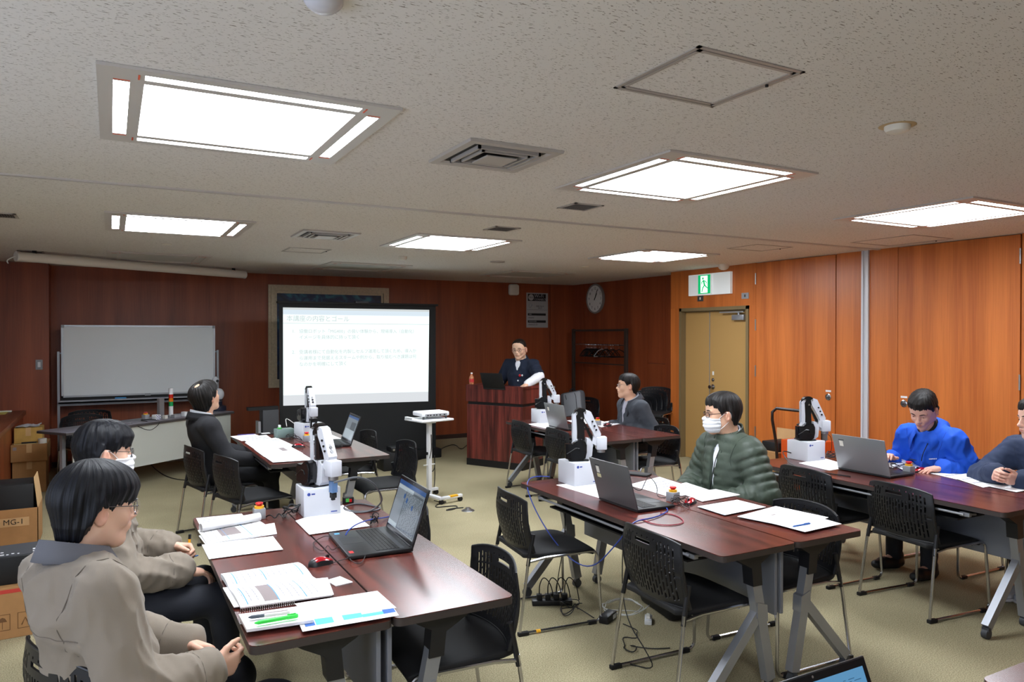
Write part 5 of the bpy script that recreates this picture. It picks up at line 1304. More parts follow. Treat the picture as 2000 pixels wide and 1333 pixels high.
pen((497, 1218), (582, 1203), 0.0068, (mat('hl_green', (60, 225, 80), 0.35, emit=((60, 225, 80), 0.05)), mat('hl_cap', (70, 235, 90), 0.35)), 'bright green highlighter pen on the notebook', 'highlighter_pen', zn, 0.25)
sheet('A2', [(637, 1136), (664, 1128), (689, 1139), (656, 1147)], 'small folded white note between mouse and papers', None, lines=3, name='paper_note', cat='note', stack=0.004)
sheet('A2', [(577, 1018), (670, 987), (722, 1028), (604, 1045)], 'large white sheet under the foreground robot arm', 'white sheets under the robot arms', stack=0.0008)
# rear left table
GB = 'handouts in front of the man in the black suit'
for cs, tx, kw in (([(449, 853), (497, 848), (520, 857), (472, 862)], 'white card with a purple strip at the far end of the rear left table', {}),
        ([(470, 855), (520, 850), (545, 866), (498, 877)], 'printed sheet next to the purple-strip card', dict(lines=6)), ([(478, 865), (540, 855), (577, 872), (500, 880)], 'printed sheet with a pale blue box in the middle of the rear left table', dict(lines=7)),
        ([(496, 878), (560, 869), (592, 886), (516, 893)], 'printed sheet with a grey figure near the robot arm', dict(lines=7, fig=(0.62, 0.25, 0.78, 0.6))), ([(517, 893), (590, 886), (612, 899), (533, 904)], 'printed sheet at the near end of the rear left table', dict(lines=5))):
    sheet('B', cs, tx, GB, **kw)
o = MB().box((0, 0, 0), (0.16, 0.02, 0.003)).build('purple_ruler', mat('purple', (90, 80, 170), 0.4)); x_, y_ = at(464, 851, TZ); o.location = (x_, y_, TZ + 0.004); o.rotation_euler = (0, 0, -0.1); tag(o, 'purple strip lying on the white card by the suited man', 'ruler')
t = thing('notebook', 'small black notebook with a white note on it, far end of rear left table', 'notebook', (*at(508, 851, TZ), TZ)); MB().box((0, 0, 0), (0.15, 0.09, 0.012), bev=0.002).build('cover', M_black, t); MB().box((0.02, 0.01, 0.012), (0.10, 0.08, 0.0135)).build('note', M_paper, t, smooth=0)
sheet('B2', [(582, 858), (640, 846), (668, 858), (620, 868)], 'white sheet under the robot arm by the projection screen', 'white sheets under the robot arms')
t = thing('power_box', 'grey-green box with a green plug beside the rear robot arm', 'power supply', (1.40, 7.30, TZ), R(5))
MB().box((0, 0, 0), (0.17, 0.12, 0.085), bev=0.004).build('housing', mat('box_greygreen', (120, 140, 136), 0.5), t)
MB().box((0.02, 0.03, 0.085), (0.055, 0.07, 0.10), bev=0.003).build('plug', mat('plug_green', (90, 190, 90), 0.4), t); MB().box((0.026, 0.036, 0.10), (0.048, 0.062, 0.125), bev=0.003).build('plug_cap', M_white, t)
# middle table
GC = 'handouts on the middle table'
sheet('C2', [(1086, 948), (1170, 938), (1215, 962), (1172, 974)], 'white sheet under the middle robot arm', 'white sheets under the robot arms')
for cs, tx, kw in (([(1226, 948), (1288, 932), (1375, 960), (1300, 968)], 'sheet nearest the black tray at the far end of the middle table', dict(lines=6)),
        ([(1270, 960), (1340, 943), (1386, 958), (1312, 973)], 'sheet behind the middle emergency stop box', dict(lines=5)),
        ([(1334, 966), (1398, 957), (1446, 968), (1372, 981)], 'stack of printed sheets before the man in green', dict(lines=8, stack=0.004)),
        ([(1362, 990), (1440, 977), (1496, 991), (1415, 1007)], 'single sheet with a blue edge right of the red mouse', dict(lines=8, blue=(0.01,))),
        ([(1440, 1010), (1515, 990), (1618, 1012), (1560, 1034)], 'printed sheet with a dark figure at the near end of the middle table', dict(lines=10, fig=(0.40, 0.3, 0.52, 0.75), stack=0.003)),
        ([(1470, 1013), (1560, 1000), (1644, 1024), (1572, 1040)], 'lower sheet of the pile at the near end of the middle table', dict())):
    sheet('C', cs, tx, GC, **kw)
pen((1548, 1029), (1582, 1023), 0.004, (M_nv, M_nv), 'thin blue pen lying on the papers at the near end of the middle table', 'blue_pen', TZ + 0.012)
o = MB().box((-0.09, -0.05, 0), (0.09, 0.05, 0.012), bev=0.004).build('phone_tray', M_black); x_, y_ = at(1245, 928, TZ); o.location = (x_, y_, TZ); o.rotation_euler = (0, 0, R(-60)); tag(o, 'flat black tray at the far end of the middle table', 'tray')
# table by the lectern
GD = 'handouts on the table by the lectern'
sheet('D2', [(1030, 829), (1085, 822), (1110, 835), (1068, 838)], 'white sheet under the robot arm by the lectern', 'white sheets under the robot arms')
for cs, tx in (([(1107, 822), (1150, 818), (1180, 824), (1130, 830)], 'printed sheet beside the lectern robot arm'), ([(1155, 828), (1195, 822), (1216, 828), (1175, 835)], 'printed sheet before the man in the grey blazer')): sheet('D', cs, tx, GD, lines=4)
# right table
GE = 'handouts on the right table'
sheet('E2', [(1560, 905), (1612, 896), (1665, 912), (1620, 920)], 'white sheet under the right robot arm', 'white sheets under the robot arms')
sheet('E', [(1735, 905), (1780, 893), (1816, 911), (1765, 919)], 'printed sheet with a pale blue box under the open book', GE, lines=6)
sheet('E', [(1812, 924), (1862, 916), (1915, 931), (1868, 937)], 'white sheet between the man in blue and the clasped hands', GE, lines=2)
sheet('E', [(1868, 936), (1915, 930), (1968, 945), (1920, 953)], 'white sheet before the clasped hands', GE, lines=2)
sheet('E', [(1924, 949), (1990, 936), (2040, 952), (1985, 962)], 'white sheet at the right edge of the photo', GE)
booklet('E', [(1716, 905), (1752, 885), (1792, 899), (1745, 915)], 'thick open booklet held by the man in bright blue', None, fold=0.5, bow=0.030, pages=0.012, lines=8, name='open_book', cat='book')

# ------------------------------------------------------------------ lectern bottle, side shelf things
t = thing('drink_bottle', 'small plastic drink bottle with red label on the lectern', 'bottle', (4.26, 8.96, 1.075))
MB().lathe([(0, 0.002), (0.030, 0.002), (0.032, 0.01), (0.032, 0.085), (0.030, 0.10), (0.016, 0.125), (0.013, 0.13), (0.013, 0.142), (0, 0.142)], n=20).build('bottle', mat('tea', (190, 120, 80), 0.15), t)
MB().lathe([(0.0325, 0.03), (0.0325, 0.075)], n=20).build('label_band', mat('label_red', (196, 50, 50), 0.5), t)
MB().lathe([(0.014, 0.142), (0.014, 0.160), (0, 0.160)], n=16).build('cap', M_white, t)
# equipment table things
def onT(f, s, z=0.738): p = Tb0 + tu * (tl * f) + V((-tu.y, tu.x)) * s; return (p.x, p.y, z)
st = onT(0.65, 0.22); t = thing('signal_tower', 'signal lamp tower with red, orange and green rings on the table by the whiteboard', 'signal lamp', st, ta)
z_ = 0.0
for h_, m_, nm in ((0.02, M_grey, 'foot'), (0.11, M_white, 'body'), (0.055, mat('ring_green', (20, 150, 80), 0.3), 'green_ring'), (0.045, mat('ring_orange', (225, 120, 20), 0.3), 'orange_ring'), (0.045, mat('ring_red', (190, 30, 20), 0.3), 'red_ring'), (0.075, M_white, 'top')):
    MB().cyl((0, 0, z_), (0, 0, z_ + h_), 0.026 if nm != 'foot' else 0.04, n=20).build(nm, m_, t); z_ += h_
p_ = onT(0.60, 0.26); o = MB().box((-0.035, -0.02, 0), (0.035, 0.02, 0.235)).box((-0.06, -0.05, 0), (0.06, 0.05, 0.012)).build('aluminium_profile', M_alu, smooth=0); o.location = p_; o.rotation_euler = (0, 0, ta); tag(o, 'upright aluminium profile next to the signal lamp tower', 'bracket')
estop(*onT(0.50, 0.24)[:2], 'grey emergency stop with red button on the table by the whiteboard', ta, 0.738, 1.05)
p_ = onT(0.52, 0.12); o = MB().box((-0.035, -0.035, 0), (0.035, 0.035, 0.06), bev=0.004).build('patterned_cube', M_white); t = o; o.location = p_; o.rotation_euler = (0, 0, ta); tag(o, 'small white cube with blue checks on the table by the whiteboard', 'cube')
m = MB()
for i in range(4):
    for j in range(4):
        if (i + j) % 2: m.box((-0.03 + i * 0.015, -0.0358, 0.005 + j * 0.013), (-0.018 + i * 0.015, -0.035, 0.016 + j * 0.013))
m.build('checks', mat('check_blue', (40, 50, 130), 0.5), t, smooth=0)
p_ = onT(0.575, 0.12); o = MB().box((-0.02, -0.02, 0), (0.02, 0.02, 0.04)).build('small_block', M_det, smooth=0); o.location = p_; o.rotation_euler = (0, 0, ta); tag(o, 'small white block beside the checked cube', 'block')
p_ = onT(0.70, 0.12); o = MB().box((-0.03, -0.03, 0), (0.03, 0.03, 0.055), bev=0.003).build('white_case', M_white); o.location = p_; o.rotation_euler = (0, 0, ta); tag(o, 'white box right of the signal lamp tower', 'box')
p_ = onT(0.635, 0.10); o = MB().box((-0.05, -0.03, 0), (0.05, 0.03, 0.018)).box((-0.048, -0.028, 0.018), (0.048, 0.028, 0.036)).build('terminal_block', M_grey, smooth=0); o.location = p_; o.rotation_euler = (0, 0, ta); tag(o, 'grey finned block in front of the signal lamp tower', 'electronics')
# cobot at the end of that table
x_, y_, _z = onT(0.985, 0.24); t = thing('cobot_arm', 'white and navy round-based robot arm behind the man in the black suit', 'robot arm', (x_, y_, 0.738))
M_navy = mat('cobot_navy', (38, 42, 58), 0.35)
MB().lathe([(0, 0), (0.10, 0), (0.105, 0.02), (0.10, 0.06), (0.06, 0.075), (0, 0.075)], n=28).build('base', M_navy, t)
MB().lathe([(0.052, 0.07), (0.052, 0.15), (0, 0.15)], n=24).build('column', M_navy, t); MB().lathe([(0.054, 0.125), (0.054, 0.135)], n=24).build('ring', M_steel, t)
MB().ball((0.015, 0, 0.215), (0.062, 0.055, 0.080), n=16).build('shoulder', M_rw, t)
MB().tube([(-0.05, 0.0, 0.23), (-0.06, 0.0, 0.30), (-0.02, 0, 0.39)], [0.030, 0.026, 0.030], n=14).build('upper_link', M_rw, t)
MB().ball((-0.03, 0, 0.405), (0.045, 0.04, 0.048), n=16).build('elbow', M_rw, t); MB().cyl((-0.012, -0.042, 0.395), (-0.012, -0.03, 0.395), 0.018).build('joint_cap', M_black, t)
# folded grey frame standing behind rear table
t = thing('speaker_column', 'tall dark grey equipment rack standing left of the projection screen', 'equipment', (1.66, 9.55, 0), R(4))
MB().box((0, 0, 0.02), (0.20, 0.18, 0.80), bev=0.006).build('body', M_darkgrey, t); MB().box((-0.05, 0.02, 0.0), (-0.02, 0.16, 0.66)).build('side_frame', M_grey, t, smooth=0); MB().box((-0.17, 0.02, 0.80), (0.20, 0.12, 0.84)).build('top_arm', M_black, t, smooth=0)
t = thing('wall_shelf', 'narrow pale shelf edge behind the lectern robot arm', 'shelf', (6.25, 11.0, 0.80))
MB().box((0, 0, 0), (0.60, 0.34, 0.04)).build('board', M_det, t, smooth=0); MB().box((0.03, 0.05, -0.80), (0.57, 0.34, 0)).build('cabinet', M_walld, t, smooth=0)
# radio with red digits by the screen
t = thing('audio_unit', 'small black unit with red digits on a low black box at the screen foot', 'audio unit', (3.14, 9.10, -0.20), 0)
MB().box((-0.10, -0.10, 0.20), (0.32, 0.18, 0.44), bev=0.01).build('cabinet', M_black, t); MB().box((0, -0.11, 0.44), (0.24, 0.08, 0.50), bev=0.005).build('unit', M_blackpl, t); MB().box((0.07, -0.112, 0.455), (0.16, -0.11, 0.475)).build('red_display', mat('led_red', (90, 0, 10), 0.3, emit=((200, 30, 50), 0.5)), t, smooth=0); MB().cyl((0.03, -0.112, 0.47), (0.03, -0.125, 0.47), 0.014).build('dial', M_steel, t)
# backpack on chair
t = thing('backpack', 'grey square backpack leaning on a chair in front of the coat rack', 'backpack', (5.98, 9.10, 0.465), R(28))
BM = Matrix.Rotation(R(14), 4, 'Y') @ Matrix.Rotation(R(-12), 4, 'X')
q = MB(); q.M = BM; q.box((-0.02, -0.19, 0.02), (0.12, 0.19, 0.46), bev=0.05); q.build('body', mat('bag_body', (84, 86, 92), 0.8), t)
q = MB(); q.M = BM; q.box((-0.045, -0.165, 0.03), (-0.005, 0.115, 0.43), bev=0.02); q.build('front_panel', mat('bag_panel', (134, 136, 142), 0.8, noise=(200, 0.1)), t)
q = MB(); q.M = BM; q.tube([(-0.046, -0.10, 0.05), (-0.048, -0.10, 0.36), (-0.046, -0.08, 0.41)], 0.004); q.tube([(-0.046, 0.06, 0.33), (-0.048, 0.075, 0.40)], 0.004); q.build('zip', M_black, t)
q = MB(); q.M = BM; q.tube([(0.05, -0.05, 0.45), (0.05, -0.03, 0.50), (0.05, 0.03, 0.50), (0.05, 0.05, 0.45)], 0.012, smooth=2); q.build('handle', M_black, t)
o = MB().ball((0, 0, 0.05), (0.26, 0.20, 0.06), n=16).build('folded_coat', M_seat); o.location = (6.12, 9.16, 0.455); o.rotation_euler = (0, 0, R(25)); tag(o, 'black folded coat lying on the chair under the grey backpack', 'coat')
# bags under tables
def bag(x, y, rz, sx, sy, sz, label, name='briefcase', handle=True, z=0):
    t = thing(name, label, name.split('_')[-1], (x, y, z), R(rz)); MB().box((-sx / 2, -sy / 2, 0), (sx / 2, sy / 2, sz), bev=0.03).build('body', M_black, t)
    if handle: MB().tube([(-0.09, 0, sz - 0.01), (-0.10, 0.01, sz + 0.10), (-0.04, 0.02, sz + 0.17), (0.05, 0.02, sz + 0.15), (0.09, 0, sz - 0.01)], 0.010, smooth=2).build('handle', M_black, t)
    MB().box((-sx / 2 + 0.02, -sy / 2 - 0.003, sz * 0.72), (sx / 2 - 0.02, -sy / 2, sz * 0.75)).build('zip', M_darkgrey, t, smooth=0)
bag(1.10, 6.02, 5, 0.46, 0.13, 0.20, 'black briefcase lying on the carpet under the empty chair')
bag(3.12, 3.62, 80, 0.40, 0.24, 0.40, 'large black bag on the floor under the middle table', 'black_bag', False)
bag(5.62, 2.28, 20, 0.42, 0.20, 0.24, 'black bag on the floor at the right edge under the table', 'black_bag', False)
bag(6.10, 8.86, 28, 0.40, 0.30, 0.26, 'black bag on the floor under the backpack chair', 'black_bag', False)
# hand truck and boxes behind the right table
t = thing('hand_truck', 'black tubular push handle of a platform cart behind the right table', 'cart', (6.50, 5.25, 0), 0)
MB().tube([(-0.30, 0.25, 0.12), (-0.30, 0.25, 0.35), (-0.32, 0.25, 0.60), (-0.38, 0.25, 0.85), (-0.38, 0.25, 0.93), (-0.35, 0.22, 0.97), (-0.33, -0.30, 0.97), (-0.33, -0.33, 0.93), (-0.30, -0.33, 0.12)], 0.016, n=10).build('handle', mat('handle_brown', (36, 22, 20), 0.25), t)
MB().box((-0.34, -0.36, 0.10), (0.50, 0.30, 0.14), bev=0.01).build('platform', M_black, t)
for x, y in ((-0.25, -0.28), (-0.25, 0.22), (0.4, -0.28), (0.4, 0.22)): MB().cyl((x, y - 0.02, 0.05), (x, y + 0.02, 0.05), 0.05).build('wheel', M_darkgrey, t)
t = carton('orange_case', 6.22, 5.10, 6.60, 5.47, 0.14, 0.64, 'orange box with white label and red A on the hand truck', mat('orange_case', (216, 84, 26), 0.5), tape=False)
MB().box((-0.001, 0.20, 0.31), (0, 0.27, 0.40)).build('label_plate', M_paper, t, smooth=0)
text('A', 0.07, M_red, t, frame((-0.003, 0.235, 0.368), (0, -1, 0), (0, 0, 1)), name='lettering', align='CENTER'); text('MSYS', 0.022, M_pk, t, frame((-0.003, 0.235, 0.325), (0, -1, 0), (0, 0, 1)), name='lettering', align='CENTER')
t = carton('cardboard_box', 6.35, 5.62, 6.98, 6.20, 0, 0.46, 'cardboard box with raised flap against the cupboard doors behind the man in green', M_card)
MB().box((0.615, 0.01, 0.46), (0.625, 0.57, 0.64)).build('flap', M_cardl, t, smooth=0)
t = thing('black_case', 'flat black case on the cardboard box behind the man in green', 'case', (6.40, 5.66, 0.46)); MB().box((0, 0, 0), (0.30, 0.24, 0.10), bev=0.008).build('body', M_black, t)

# ------------------------------------------------------------------ cables
def cable(pts, r, m_, label, name='cable', sm=2, grp=None):
    o = MB().tube(pts, r, n=6, smooth=sm).build(name, m_); tag(o, label, 'cable', grp); return o
def cab(px, z, r, m_, label, **k):
    return cable([(*at(u, v, z_ if isinstance(z_, float) else z), z_ if isinstance(z_, float) else z) for (u, v, z_) in [(p + (None,))[:3] for p in px]], r, m_, label, **k)
M_cab = mat('cable_black', (18, 18, 20), 0.5); M_cabb = mat('cable_blue', (42, 66, 150), 0.4); M_cabg = mat('cable_grey', (86, 88, 92), 0.5); M_cabw = mat('cable_white', (214, 214, 210), 0.5); M_cabr = mat('cable_red', (150, 24, 50), 0.4)
zc = TZ + 0.004
def coil(cx, cy, z, R0, n, seed, turns=3.0, ez=0.0):
    rg = random.Random(seed); out = []
    for i in range(int(n * turns)):
        a = 2 * math.pi * i / n; rr = R0 * (1 + rg.uniform(-.25, .25)); out.append((cx + rr * math.cos(a) + rg.uniform(-.1, .1) * R0, cy + rr * math.sin(a), z + rg.uniform(0, 0.03 + ez)))
    return out
pA = [(0.735, 4.17, zc), (0.76, 4.15, zc + 0.02), (0.775, 4.10, zc), (0.80, 4.13, zc + 0.03), (0.82, 4.08, zc), (0.84, 4.14, zc + 0.02)] + coil(0.875, 4.17, zc, 0.045, 9, 3, 3, 0.03) + [(0.91, 4.2, zc)]
cable(pA, 0.0035, M_cab, 'coiled black cable between emergency stop and foreground robot arm')
cab([(653, 943, TZ + 0.28), (672, 938, TZ + 0.30), (700, 931, TZ + 0.32), (728, 942, TZ + 0.27), (742, 962, TZ + 0.17), (748, 980, TZ + 0.07), (728, 998, zc), (700, 1003, zc), (672, 998, zc), (672, 989, zc), (700, 983, zc), (735, 990, zc), (745, 992, zc), (735, 998, zc), (712, 1000, zc), (690, 1000, zc), (672, 994, zc)], zc, 0.0048, M_cabg, 'thick grey cable looping from the foreground robot tool to the table')
t = thing('connector_block', 'small green and black connector block right of the foreground robot base', 'electronics', (*at(672, 985, TZ), TZ)); MB().box((0, 0, 0), (0.06, 0.04, 0.035), bev=0.003).build('body', M_black, t); MB().box((0.01, -0.004, 0.01), (0.03, 0, 0.03)).build('terminal', MATS['plug_green'], t, smooth=0); MB().box((0.03, -0.006, 0.008), (0.045, 0, 0.025)).build('terminal', M_red, t, smooth=0)
cab([(675, 1046, TZ + 0.02), (680, 1036, TZ + 0.04), (700, 1022, TZ + 0.05), (730, 1014, TZ + 0.03), (752, 1012, zc), (800, 1000, zc)], zc, 0.0035, M_cabb, 'blue network cable running from the foreground laptop')
cable([(*at(u, v, zc), zc + 0.012 * (i % 2)) for i, (u, v) in enumerate([(650, 1100), (680, 1096), (705, 1080), (716, 1088), (705, 1104), (685, 1102), (682, 1086), (665, 1070), (648, 1078), (640, 1068), (632, 1080), (612, 1072), (612, 1058), (640, 1050), (652, 1054)])], 0.0020, M_cab, 'thin black mouse cord looped beside the foreground laptop')
cable(coil(*at(731, 1024, zc), zc, 0.022, 8, 5, 3, 0.03), 0.003, M_cab, 'small black coil of wire behind the foreground laptop')
cable([(0.80, 3.30, zc)] and [(1.54, 7.23, zc), (1.50, 7.2, zc + 0.03), (1.47, 7.1, zc), (1.52, 7.04, zc + 0.03), (1.56, 7.1, zc + 0.01), (1.58, 7.0, zc)] + coil(1.50, 7.12, zc, 0.05, 9, 6, 2, 0.03), 0.0030, M_cab, 'tangled black cable left of the rear robot arm')
cab([(560, 833, TZ + 0.12), (557, 815, TZ + 0.16), (575, 828, TZ + 0.10), (588, 836, TZ + 0.05)], TZ, 0.004, M_cabw, 'white cable arching over the grey-green box')
cable([(1.74, 6.45, zc)] + coil(1.74, 6.40, zc, 0.045, 9, 8, 2), 0.002, M_cab, 'thin black mouse cord beside the rear laptop')
# middle table: the blue cable hanging down and back up
c0 = V((2.50, 4.28, TZ + 0.005))
blue = [(2.66, 4.34, TZ + 0.02), (2.56, 4.36, TZ + 0.03), (2.48, 4.33, TZ + 0.02), (2.41, 4.22, TZ - 0.02), (2.40, 4.08, 0.60), (2.40, 3.85, 0.46), (2.39, 3.60, 0.40), (2.38, 3.40, 0.44), (2.38, 3.22, 0.60), (2.40, 3.12, 0.72), (2.44, 3.12, TZ + 0.012), (2.60, 3.14, TZ + 0.006), (2.76, 3.22, TZ + 0.006), (2.80, 3.29, TZ + 0.008)]
cable(blue, 0.0038, M_cabb, 'blue network cable drooping from the middle table over the chair')
cable([(2.52, 3.16, zc), (2.50, 3.05, zc), (2.56, 2.98, zc), (2.66, 2.98, zc), (2.72, 3.06, zc), (2.74, 3.16, zc), (2.70, 3.22, zc)], 0.003, M_cabr, 'dark red cable loop on the middle table behind the near chair')
cable([(2.97, 3.40, zc)] + coil(2.90, 3.28, zc, 0.05, 9, 11, 4, 0.03) + [(2.98, 3.31, zc)], 0.002, M_cab, 'tangle of thin black cords beside the middle mouse')
cable([(2.72, 3.70, zc), (2.76, 3.72, zc + 0.05), (2.80, 3.66, zc + 0.09), (2.86, 3.60, zc + 0.02), (2.90, 3.60, zc + 0.09), (2.95, 3.63, zc + 0.12), (2.98, 3.58, zc + 0.06), (2.93, 3.53, zc), (3.0, 3.50, zc), (3.0, 3.44, zc)], 0.0026, M_cab, 'black cords arching behind the grey laptop')
cable([(2.52, 3.20, TZ), (2.42, 3.18, TZ - 0.01), (2.40, 3.17, 0.60), (2.42, 3.2, 0.35), (2.40, 3.12, 0.22), (2.44, 3.02, 0.10), (2.47, 2.98, 0.008), (2.40, 3.10, 0.008)], 0.003, M_cab, 'black power cord hanging down behind the near chair of the middle table')
cable([(2.60, 4.05, 0.66), (2.58, 4.02, 0.40), (2.55, 4.05, 0.2), (2.56, 4.10, 0.008)], 0.003, M_cab, 'black cord hanging below the far end of the middle table')
# floor clutter under middle table
t = thing('power_strip', 'black power strip with plugs on the carpet under the middle table', 'power strip', (2.50, 4.05, 0), R(-25))
MB().box((-0.13, -0.03, 0), (0.13, 0.03, 0.035), bev=0.006).build('housing', M_blackpl, t)
for i in range(4):
    q = MB(); q.box((-0.10 + i * 0.055, -0.018, 0.035), (-0.065 + i * 0.055, 0.018, 0.07), bev=0.004); q.build('plug', M_black, t)
    q = MB(); x0 = -0.082 + i * 0.055; q.tube([(x0, 0, 0.07), (x0, 0, 0.13), (x0 + 0.03, 0.02, 0.18), (x0 + 0.08, 0.03, 0.12), (x0 + 0.10, 0.04, 0.01)], 0.0035, smooth=2); q.build('lead', M_cab, t)
t = thing('power_adapter', 'black power adapter with white label on the carpet under the middle table', 'power adapter', (2.66, 3.66, 0), R(30)); MB().box((-0.07, -0.03, 0.05 - 0.05), (0.07, 0.03, 0.045), bev=0.006).build('body', M_blackpl, t); MB().box((0.01, -0.031, 0.008), (0.055, -0.03, 0.035)).build('rating_label', M_paper, t, smooth=0)
cable(coil(2.85, 3.75, 0.008, 0.13, 10, 21, 3), 0.003, M_cabw, 'tangle of white cables on the carpet under the middle table')
t = thing('extension_block', 'white extension socket on the carpet under the middle table', 'power strip', (2.86, 3.52, 0), R(50)); MB().box((-0.05, -0.022, 0), (0.05, 0.022, 0.03), bev=0.004).build('housing', M_white, t); MB().box((-0.03, -0.012, 0.03), (0.03, 0.012, 0.045), bev=0.003).build('plug', M_det, t)
cable([(2.70, 3.56, 0.006), (2.72, 3.44, 0.006), (2.66, 3.38, 0.02), (2.64, 3.34, 0.006), (2.58, 3.42, 0.006), (2.52, 3.30, 0.006), (2.47, 3.26, 0.02), (2.50, 3.20, 0.006), (2.56, 3.24, 0.02), (2.53, 3.30, 0.008), (2.62, 3.20, 0.006), (2.72, 3.16, 0.006)], 0.003, M_cab, 'thin black cord curling on the carpet left of the near chair')
cable([(2.60, 3.72, 0.006)] + coil(2.52, 3.86, 0.006, 0.06, 9, 31, 3, 0.05), 0.003, M_cab, 'black cord tangle round the table caster under the middle table')
# open floor
cab([(848, 978), (862, 982), (872, 979), (868, 984), (852, 986), (850, 992), (870, 990), (895, 988), (890, 995), (868, 998), (880, 994), (905, 992)], 0.006, 0.005, M_cab, 'black cable lying on the carpet near the projector cart')
o = MB().lathe([(0, 0.0), (0.065, 0.0), (0.062, 0.006), (0.03, 0.008), (0.025, 0.03), (0, 0.032)], n=28).build('floor_outlet', M_steel); o.location = (*at(914, 998, 0), 0); tag(o, 'round metal floor outlet at the end of the black cable', 'floor outlet')
cab([(842, 850, 0.80), (843, 880, 0.60), (838, 900, 0.40), (842, 925, 0.25), (850, 915, 0.3), (848, 880, 0.5), (850, 935, 0.1), (846, 965, 0.006)], 0.5, 0.005, M_cab, 'black projector cable hanging along the cart post')
cab([(806, 902), (830, 895), (842, 890), (870, 872), (890, 868), (900, 880), (912, 870)], 0.006, 0.006, M_cab, 'black cable on the carpet between screen and lectern')
cab([(290, 900), (300, 915), (330, 935), (375, 940), (405, 930)], 0.006, 0.006, M_cab, 'black cable on the carpet left of the suited man')
cab([(306, 897), (330, 903), (350, 898), (372, 905), (355, 910), (378, 912), (360, 902), (385, 898)], 0.006, 0.005, M_cabw, 'white cables on the carpet under the whiteboard table')
x_, y_ = at(372, 905, 0.006)
cable(coil(x_, y_ - 0.25, 0.006, 0.10, 9, 41, 2), 0.004, M_cab, 'black cord coil on the carpet behind the suited man')
cable([onT(0.44, 0.05, 0.742), onT(0.46, 0.25, 0.745), onT(0.50, 0.12, 0.75), onT(0.50, -0.02, 0.73), onT(0.44, -0.03, 0.64), onT(0.40, -0.02, 0.66), onT(0.36, 0.08, 0.742)], 0.004, M_cab, 'black cable looping over the edge of the table by the whiteboard')
cable([(4.98, 3.55, zc)] + coil(5.10, 3.40, zc, 0.05, 9, 51, 3, 0.02) + [(5.17, 3.26, zc)], 0.002, M_cab, 'thin black cords around the mouse of the man in blue')
cable([(5.02, 4.02, zc)] + coil(5.10, 3.95, zc, 0.06, 9, 52, 4, 0.03), 0.003, M_cab, 'black cable tangle right of the right robot arm')
cable([(4.80, 4.12, TZ + 0.05), (4.74, 4.16, TZ + 0.07), (4.70, 4.10, TZ + 0.03), (4.60, 3.95, TZ + 0.004), (4.52, 3.80, TZ + 0.004), (4.50, 3.6, TZ + 0.006), (4.56, 3.4, TZ + 0.005)], 0.004, M_cab, 'black cable curving from the right robot arm along the table edge')
cable([(4.70, 6.55, zc)] + coil(4.72, 6.50, zc, 0.05, 9, 61, 3, 0.03), 0.002, M_cab, 'thin black cords beside the mouse near the lectern')
cable([(4.43, 7.27, TZ + 0.20), (4.50, 7.30, TZ + 0.22), (4.56, 7.25, TZ + 0.12), (4.56, 7.2, TZ + 0.02), (4.5, 7.1, zc)], 0.004, M_cabw, 'white hose arching from the robot arm before the lectern')
cable([(4.12, 7.10, 0.008), (4.10, 7.0, 0.008), (4.14, 6.95, 0.16), (4.2, 7.0, 0.2), (4.22, 7.1, 0.10), (4.3, 7.15, 0.008)] + coil(4.32, 6.95, 0.01, 0.10, 9, 62, 3, 0.08), 0.004, M_cab, 'black cables on the carpet under the table by the lectern')
t = thing('power_strip', 'black power strip under the table by the lectern', 'power strip', (4.35, 7.12, 0), R(-20)); MB().box((-0.12, -0.03, 0), (0.12, 0.03, 0.04), bev=0.006).build('housing', M_blackpl, t)
x_, y_ = at(364, 1093, 0)
t = thing('dropped_pen', 'blue pen lying on the carpet beside the foreground table', 'pen', (x_, y_, 0.005), R(28)); MB().cyl((0, 0, 0), (0.10, 0, 0), 0.004).build('barrel', M_nv, t); MB().box((-0.015, -0.012, -0.004), (0.01, 0.012, 0.008)).build('clip', M_nv, t, smooth=0)

